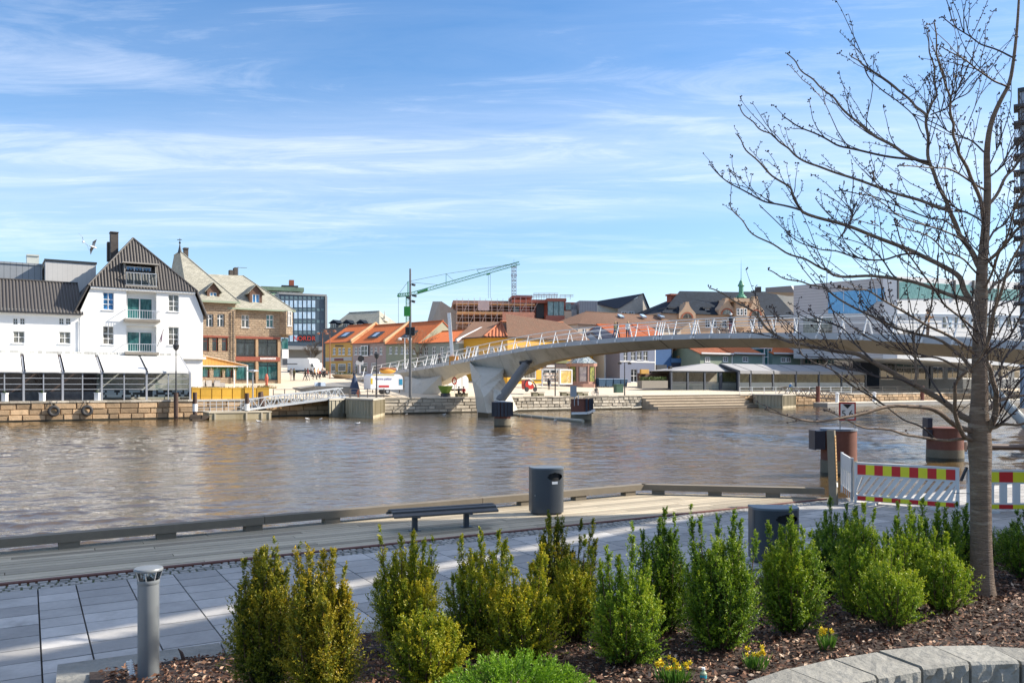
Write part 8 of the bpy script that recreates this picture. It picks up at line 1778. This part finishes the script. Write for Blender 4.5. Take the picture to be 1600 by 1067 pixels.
BR=[([(1524,662),(1505,651),(1475,628),(1430,602),(1362,564),(1332,552),(1287,545),(1239,535),(1201,515),(1175,486),(1141,466),(1108,450)],15,2.2,.9),
([(1522,676),(1490,662),(1460,641),(1425,634),(1389,636),(1340,647),(1305,656),(1265,657),(1224,649),(1200,640)],11,2,-.8),
([(1522,690),(1508,682),(1497,664),(1492,630),(1493,602),(1512,578),(1536,553),(1548,520),(1556,478),(1560,440)],10,2.5,-1.2),
([(1520,688),(1498,686),(1464,687),(1420,680),(1392,672),(1355,669),(1325,657),(1290,640)],6.5,2,-.6),
([(1430,602),(1431,580),(1431,562),(1427,530),(1447,500),(1458,462),(1464,432),(1466,400)],6.5,2.2,.5),
([(1531,505),(1520,480),(1509,458),(1498,432),(1474,417),(1450,404),(1427,394),(1375,372),(1324,354),(1265,335),(1249,327),(1240,305),(1230,291),(1200,268),(1175,244),(1160,225),(1153,212)],13,2,1.1),
([(1249,327),(1215,320),(1186,311),(1158,296),(1131,280),(1110,258)],4.5,2,1.3),
([(1533,425),(1525,405),(1510,382),(1497,362),(1488,338),(1478,315),(1465,285),(1455,262),(1450,236),(1449,205),(1448,181),(1456,163),(1462,150),(1461,125),(1458,102),(1452,75),(1448,51)],12,2,.6),
([(1480,328),(1450,318),(1415,307),(1370,292),(1324,276),(1290,264),(1265,256),(1245,244),(1228,230),(1214,217),(1198,207),(1182,197),(1168,184),(1155,167)],7,2,1.4),
([(1454,256),(1426,248),(1410,238),(1395,228),(1367,213),(1350,200),(1332,185),(1312,165),(1295,146),(1275,130),(1257,114),(1243,99),(1231,83)],7.5,2,.9),
([(1452,254),(1400,246),(1348,237),(1312,228),(1290,217),(1265,205),(1244,196),(1224,183)],5,1.8,-.4),
([(1448,182),(1435,170),(1422,157),(1406,143),(1391,130),(1372,117),(1352,104),(1340,95),(1330,87)],5.5,2,.8),
([(1352,104),(1357,122),(1375,138),(1400,157),(1425,178),(1437,200),(1450,225)],2.4,2.2,1.0),
([(1538,342),(1530,310),(1517,276),(1506,254),(1497,236),(1491,215),(1489,197),(1486,175),(1483,150),(1476,125),(1468,102),(1463,70),(1460,35)],8,2,-.9),
([(1486,150),(1497,138),(1504,124),(1509,108)],3,1.8,-.8),([(1454,181),(1475,170),(1493,157),(1513,143),(1531,122)],3,1.8,-.2),
([(1585,90),(1560,80),(1533,69),(1513,56),(1493,43),(1480,33),(1470,26)],4,1.8,.4),([(1576,138),(1555,127),(1533,114),(1521,104),(1509,95),(1490,84),(1474,75)],4,1.8,-.5),
([(1541,240),(1520,222),(1489,209),(1470,198),(1450,189)],4,1.8,.3),([(1544,322),(1560,298),(1576,272),(1588,256),(1600,240),(1616,218),(1640,196)],7,2.5,.5),
([(1535,418),(1560,392),(1588,362),(1604,344),(1630,318)],8,3,-.6),([(1540,640),(1552,632),(1562,624),(1580,620),(1600,617),(1640,606)],10,4,.6),([(1540,676),(1552,668),(1562,664),(1582,663),(1600,662),(1640,655)],8,3.5,-.7),
([(1538,690),(1550,660),(1557,634),(1556,617),(1552,596),(1546,575),(1540,555),(1545,520),(1556,480),(1572,430),(1590,390),(1612,352)],14,3,-.9),
([(1528,600),(1505,560),(1470,532),(1430,522),(1392,508),(1340,484),(1310,466),(1287,450),(1265,444),(1242,439),(1220,432),(1199,422)],7,2,.7),
([(1529,560),(1508,540),(1480,524),(1452,510),(1420,492),(1385,472),(1362,457),(1340,452),(1310,450)],6.5,2,-.7),
([(1530,478),(1500,466),(1475,457),(1430,442),(1400,435),(1355,432),(1310,431),(1293,424),(1280,416),(1255,405),(1229,394),(1200,379),(1171,360),(1155,340),(1140,320)],9,2,1.5),
([(1437,396),(1415,398),(1385,404),(1358,407),(1335,401),(1310,394),(1290,390),(1272,388),(1250,378),(1225,360),(1190,322)],4.5,1.8,1.2),
([(1532,520),(1512,505),(1480,480),(1462,455),(1440,425),(1420,398),(1405,370),(1398,345)],5,1.8,-1.2),
([(1532,585),(1500,575),(1465,560),(1432,556),(1400,545),(1362,530),(1330,510),(1296,480)],6,1.8,.2),
([(1545,600),(1565,570),(1582,545),(1600,528),(1630,505)],5,2.5,.8),([(1534,470),(1555,445),(1580,425),(1600,405),(1630,380)],6,2.5,.9),([(1536,555),(1560,540),(1580,520),(1604,480),(1625,440)],5,2,-.5),
([(1552,596),(1575,585),(1595,575),(1630,566)],4.5,2,.3),([(1540,380),(1556,360),(1572,345),(1600,300),(1625,270)],5,2,.9),
([(1541,300),(1520,285),(1490,268),(1470,262),(1440,262),(1405,258)],4.5,1.8,-1.),([(1540,350),(1515,335),(1490,322),(1470,300),(1462,285)],4,1.8,-.3),
([(1475,628),(1460,600),(1440,570),(1415,545),(1395,520),(1380,498),(1366,482)],4.5,1.8,.9),([(1389,636),(1360,620),(1330,600),(1300,578),(1272,566),(1250,552)],4,1.6,-.9),([(1464,687),(1440,668),(1412,655),(1380,632),(1345,602),(1322,590)],3.6,1.6,-.5),
([(1362,564),(1340,540),(1318,515),(1296,505),(1268,500),(1245,490)],3.6,1.6,1.),([(1239,535),(1215,530),(1190,522),(1170,518)],2.8,1.6,.9),([(1400,435),(1385,415),(1368,395),(1350,380),(1330,360),(1300,340),(1275,312)],3.6,1.6,1.4),
([(1324,354),(1330,335),(1338,318)],2.5,1.6,1.2),([(1310,376),(1325,352),(1338,322)],2.4,1.6,.9),([(1515,390),(1500,372),(1470,360),(1440,350),(1405,338),(1380,318),(1345,296)],4,1.6,-.9),
([(1535,455),(1552,420),(1566,385),(1580,350),(1592,310),(1610,270)],5.5,2,-1.2),([(1560,520),(1580,490),(1600,455),(1620,420)],3.5,1.8,.4),([(1533,500),(1550,485),(1578,470),(1605,452),(1640,440)],4.5,2,1.),
([(1550,660),(1566,640),(1580,612),(1600,590),(1625,572)],4.5,2,-.4),([(1545,280),(1562,262),(1580,235),(1600,205)],3.5,1.8,-.3),([(1530,430),(1505,405),(1480,395),(1455,372),(1430,362),(1400,352)],4,1.6,-1.3),
([(1532,540),(1515,520),(1500,490),(1490,455),(1478,430),(1472,400)],4,1.6,-.9),([(1560,440),(1548,410),(1530,395),(1512,372),(1500,345)],3,1.6,-1.2),
([(1543,260),(1556,240),(1562,215),(1566,190)],3,1.6,.3),([(1497,362),(1475,345),(1450,340),(1420,330),(1395,318),(1365,308),(1330,300),(1310,298)],3.6,1.6,.2),([(1430,602),(1400,592),(1370,588),(1340,580),(1312,574),(1285,560),(1262,556)],4,1.6,.3)]
paths=[branch(p,w0,w1,dy,.3 if (dy in (-.8,-.6,-.5,-.9) and p[-1][1]>545) else 1.0) for p,w0,w1,dy in BR]
# finer procedural side branches
for path,(p,w0,w1,dy) in zip(paths,BR):
    for _ in range(0 if (dy in (-.8,-.6,-.5) and p[-1][1]>560) else 4 if w0<6 else 6):
        i=rt.randrange(len(path)//5,max(len(path)*3//4,len(path)//5+2)); s=path[i]; d0=(path[i+1]-path[i-1]).normalized(); d=(d0*1.0+V((rt.uniform(-.6,.6),rt.uniform(-.8,.8),rt.uniform(-.05,.6)))).normalized(); l=rt.uniform(.35,.95); pp_=[s]
        for k in range(7): d=(d+V((rt.uniform(-.16,.16),rt.uniform(-.16,.16),rt.uniform(-.08,.18)))).normalized(); pp_.append(pp_[-1]+d*l/7)
        small.tube(pp_,[.0058-.0005*k for k in range(8)],5); twigs(pp_,1.6,1,.7)
obj('limb',big,bark,t,smooth=True); obj('twig',small,barkt,t,smooth=True,uv=False); obj('bud',buds,mat('bud_brown',(.06,.038,.035),.6,.25,9),t,uv=False)
EL=math.radians(35); AZ=math.radians(10)
# ---------------- unseen block added on the right, shaped to shade the paving
hb_=mat('shade_block_render',(.62,.58,.52),.85,.08,.4)
def L45(Y,h): return V((Y-13.05,Y,0))+V((math.cos(AZ),math.sin(AZ),0))*(h/math.tan(EL))     # ground line of the light strip moved up the sun ray
a=L45(6.7,13.2); b=L45(16.9,13.2); t=thing('shade_block','rendered block with tall rooftop screen wall right of the camera, outside the frame','apartment block',(a+b)/2); xx=V((math.cos(AZ),math.sin(AZ),0))*11
q=MB(); q.prism([p+Z*.5 for p in (a,b,b+xx,a+xx)],Z*(.4+12.85)); xt=xx*.03; q.prism([p+Z*(.9+13.45) for p in (a,b,b+xt,a+xt)],Z*9)  # thin rooftop screen above a slot, added to leave a strip of light
for i in range(4): p=a.lerp(b,(i+.35)/4); q.prism([p+V((.05,0,13.7)),p+V((.25,0,13.7)),p+V((.25,.2,13.7)),p+V((.05,.2,13.7))],Z*.7)
obj('wall',q,hb_,t)
q=MB(); q.prism([p+Z*23.35 for p in (a,b,b+xt,a+xt)],Z*.3); obj('coping',q,dark,t)
# ================================================================ CAMERA, SUN, SKY
sc=bpy.context.scene; cam=bpy.data.cameras.new('camera'); co=bpy.data.objects.new('camera',cam); sc.collection.objects.link(co); co.location=(0,0,CZ); co.rotation_euler=(math.pi/2,0,0); cam.sensor_width=36; cam.lens=36*F/1600; cam.shift_y=(HY-533.5)/1600; cam.clip_start=.1; cam.clip_end=5000; sc.camera=co
sd=V((math.cos(EL)*math.cos(AZ),math.cos(EL)*math.sin(AZ),math.sin(EL)))
sl=bpy.data.lights.new('sun','SUN'); so=bpy.data.objects.new('sun',sl); sc.collection.objects.link(so); sl.energy=SUN; sl.angle=math.radians(.53); sl.color=(1,.91,.78); so.rotation_euler=sd.to_track_quat('Z','Y').to_euler()
wd=bpy.data.worlds.new('World'); sc.world=wd; wd.use_nodes=True; nt=wd.node_tree; nt.nodes.clear(); out=nt.nodes.new('ShaderNodeOutputWorld'); bg=nt.nodes.new('ShaderNodeBackground'); nt.links.new(bg.outputs[0],out.inputs[0]); bg.inputs[1].default_value=SKY
sk=nt.nodes.new('ShaderNodeTexSky'); sk.sky_type='NISHITA'; sk.sun_disc=False; sk.sun_elevation=EL; sk.sun_rotation=math.pi/2-AZ; sk.air_density=1.0; sk.dust_density=.8; sk.ozone_density=1.3
tc=nt.nodes.new('ShaderNodeTexCoord'); sp=nt.nodes.new('ShaderNodeSeparateXYZ'); nt.links.new(tc.outputs['Generated'],sp.inputs[0]); x,y,z=sp.outputs
# cirrus on a high flat layer
zz=mth(nt,'MAXIMUM',z,.02); zi=mth(nt,'ADD',zz,.05); cb=nt.nodes.new('ShaderNodeCombineXYZ'); nt.links.new(mth(nt,'DIVIDE',x,zi),cb.inputs[0]); nt.links.new(mth(nt,'DIVIDE',y,zi),cb.inputs[1])
v1=mapping(nt,cb.outputs[0],(.30,1.25,1),.10); c1=noise(nt,v1,1.1,9,.62,.7); v2=mapping(nt,cb.outputs[0],(.75,2.2,1),-.25); c2=noise(nt,v2,1.6,8,.68,1.1)
el=mth(nt,'DIVIDE',z,mth(nt,'MAXIMUM',y,.05))
def band(c,w_,a): 
    e=mth(nt,'DIVIDE',mth(nt,'SUBTRACT',el,c),w_); return mth(nt,'MULTIPLY',mth(nt,'POWER',2.718,mth(nt,'MULTIPLY',mth(nt,'MULTIPLY',e,e),-1.)),a)
tilt=mth(nt,'MULTIPLY',x,.045); el=mth(nt,'SUBTRACT',el,tilt)
bands=mth(nt,'ADD',mth(nt,'ADD',band(.258,.042,.27),band(.205,.016,.16)),mth(nt,'ADD',band(.31,.04,.16),mth(nt,'ADD',band(.42,.10,.10),mth(nt,'MULTIPLY',mth(nt,'GREATER_THAN',el,.30),.0))))
wv=mth(nt,'MULTIPLY',bands,mth(nt,'ADD',mth(nt,'MULTIPLY_ADD',c1,1.5,-.5),mth(nt,'MULTIPLY',c2,1.2)),clamp=False)
gen=mth(nt,'MULTIPLY',mth(nt,'SUBTRACT',mth(nt,'ADD',mth(nt,'MULTIPLY',c1,.6),mth(nt,'MULTIPLY',c2,.5)),.555,clamp=True),1.15)
top=mth(nt,'MULTIPLY',mth(nt,'DIVIDE',mth(nt,'SUBTRACT',z,.46),.3,clamp=True),mth(nt,'MULTIPLY_ADD',c1,.8,.0))  # extra cloud added overhead, out of view, as white fill light
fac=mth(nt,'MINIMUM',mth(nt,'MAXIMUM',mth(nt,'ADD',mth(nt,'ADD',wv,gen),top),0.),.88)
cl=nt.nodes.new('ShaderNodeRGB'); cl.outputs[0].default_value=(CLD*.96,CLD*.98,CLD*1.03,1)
hz=mth(nt,'MULTIPLY',mth(nt,'POWER',2.718,mth(nt,'MULTIPLY',mth(nt,'MAXIMUM',z,0.),-6.5)),.55)
hc=nt.nodes.new('ShaderNodeRGB'); hc.outputs[0].default_value=(CLD*.64,CLD*.77,CLD*1.04,1)
hs=nt.nodes.new('ShaderNodeHueSaturation'); hs.inputs['Hue'].default_value=.503; hs.inputs['Saturation'].default_value=1.5; hs.inputs['Value'].default_value=SKV; nt.links.new(sk.outputs[0],hs.inputs['Color'])
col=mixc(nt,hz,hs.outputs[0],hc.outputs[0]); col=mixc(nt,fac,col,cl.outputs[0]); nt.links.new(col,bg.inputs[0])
sc.view_settings.view_transform='Standard'; sc.view_settings.look='None'; sc.view_settings.exposure=EXPO; sc.view_settings.gamma=1
sc.cycles.max_bounces=6; sc.cycles.transparent_max_bounces=12; sc.cycles.caustics_reflective=False; sc.cycles.caustics_refractive=False; sc.cycles.sample_clamp_indirect=6
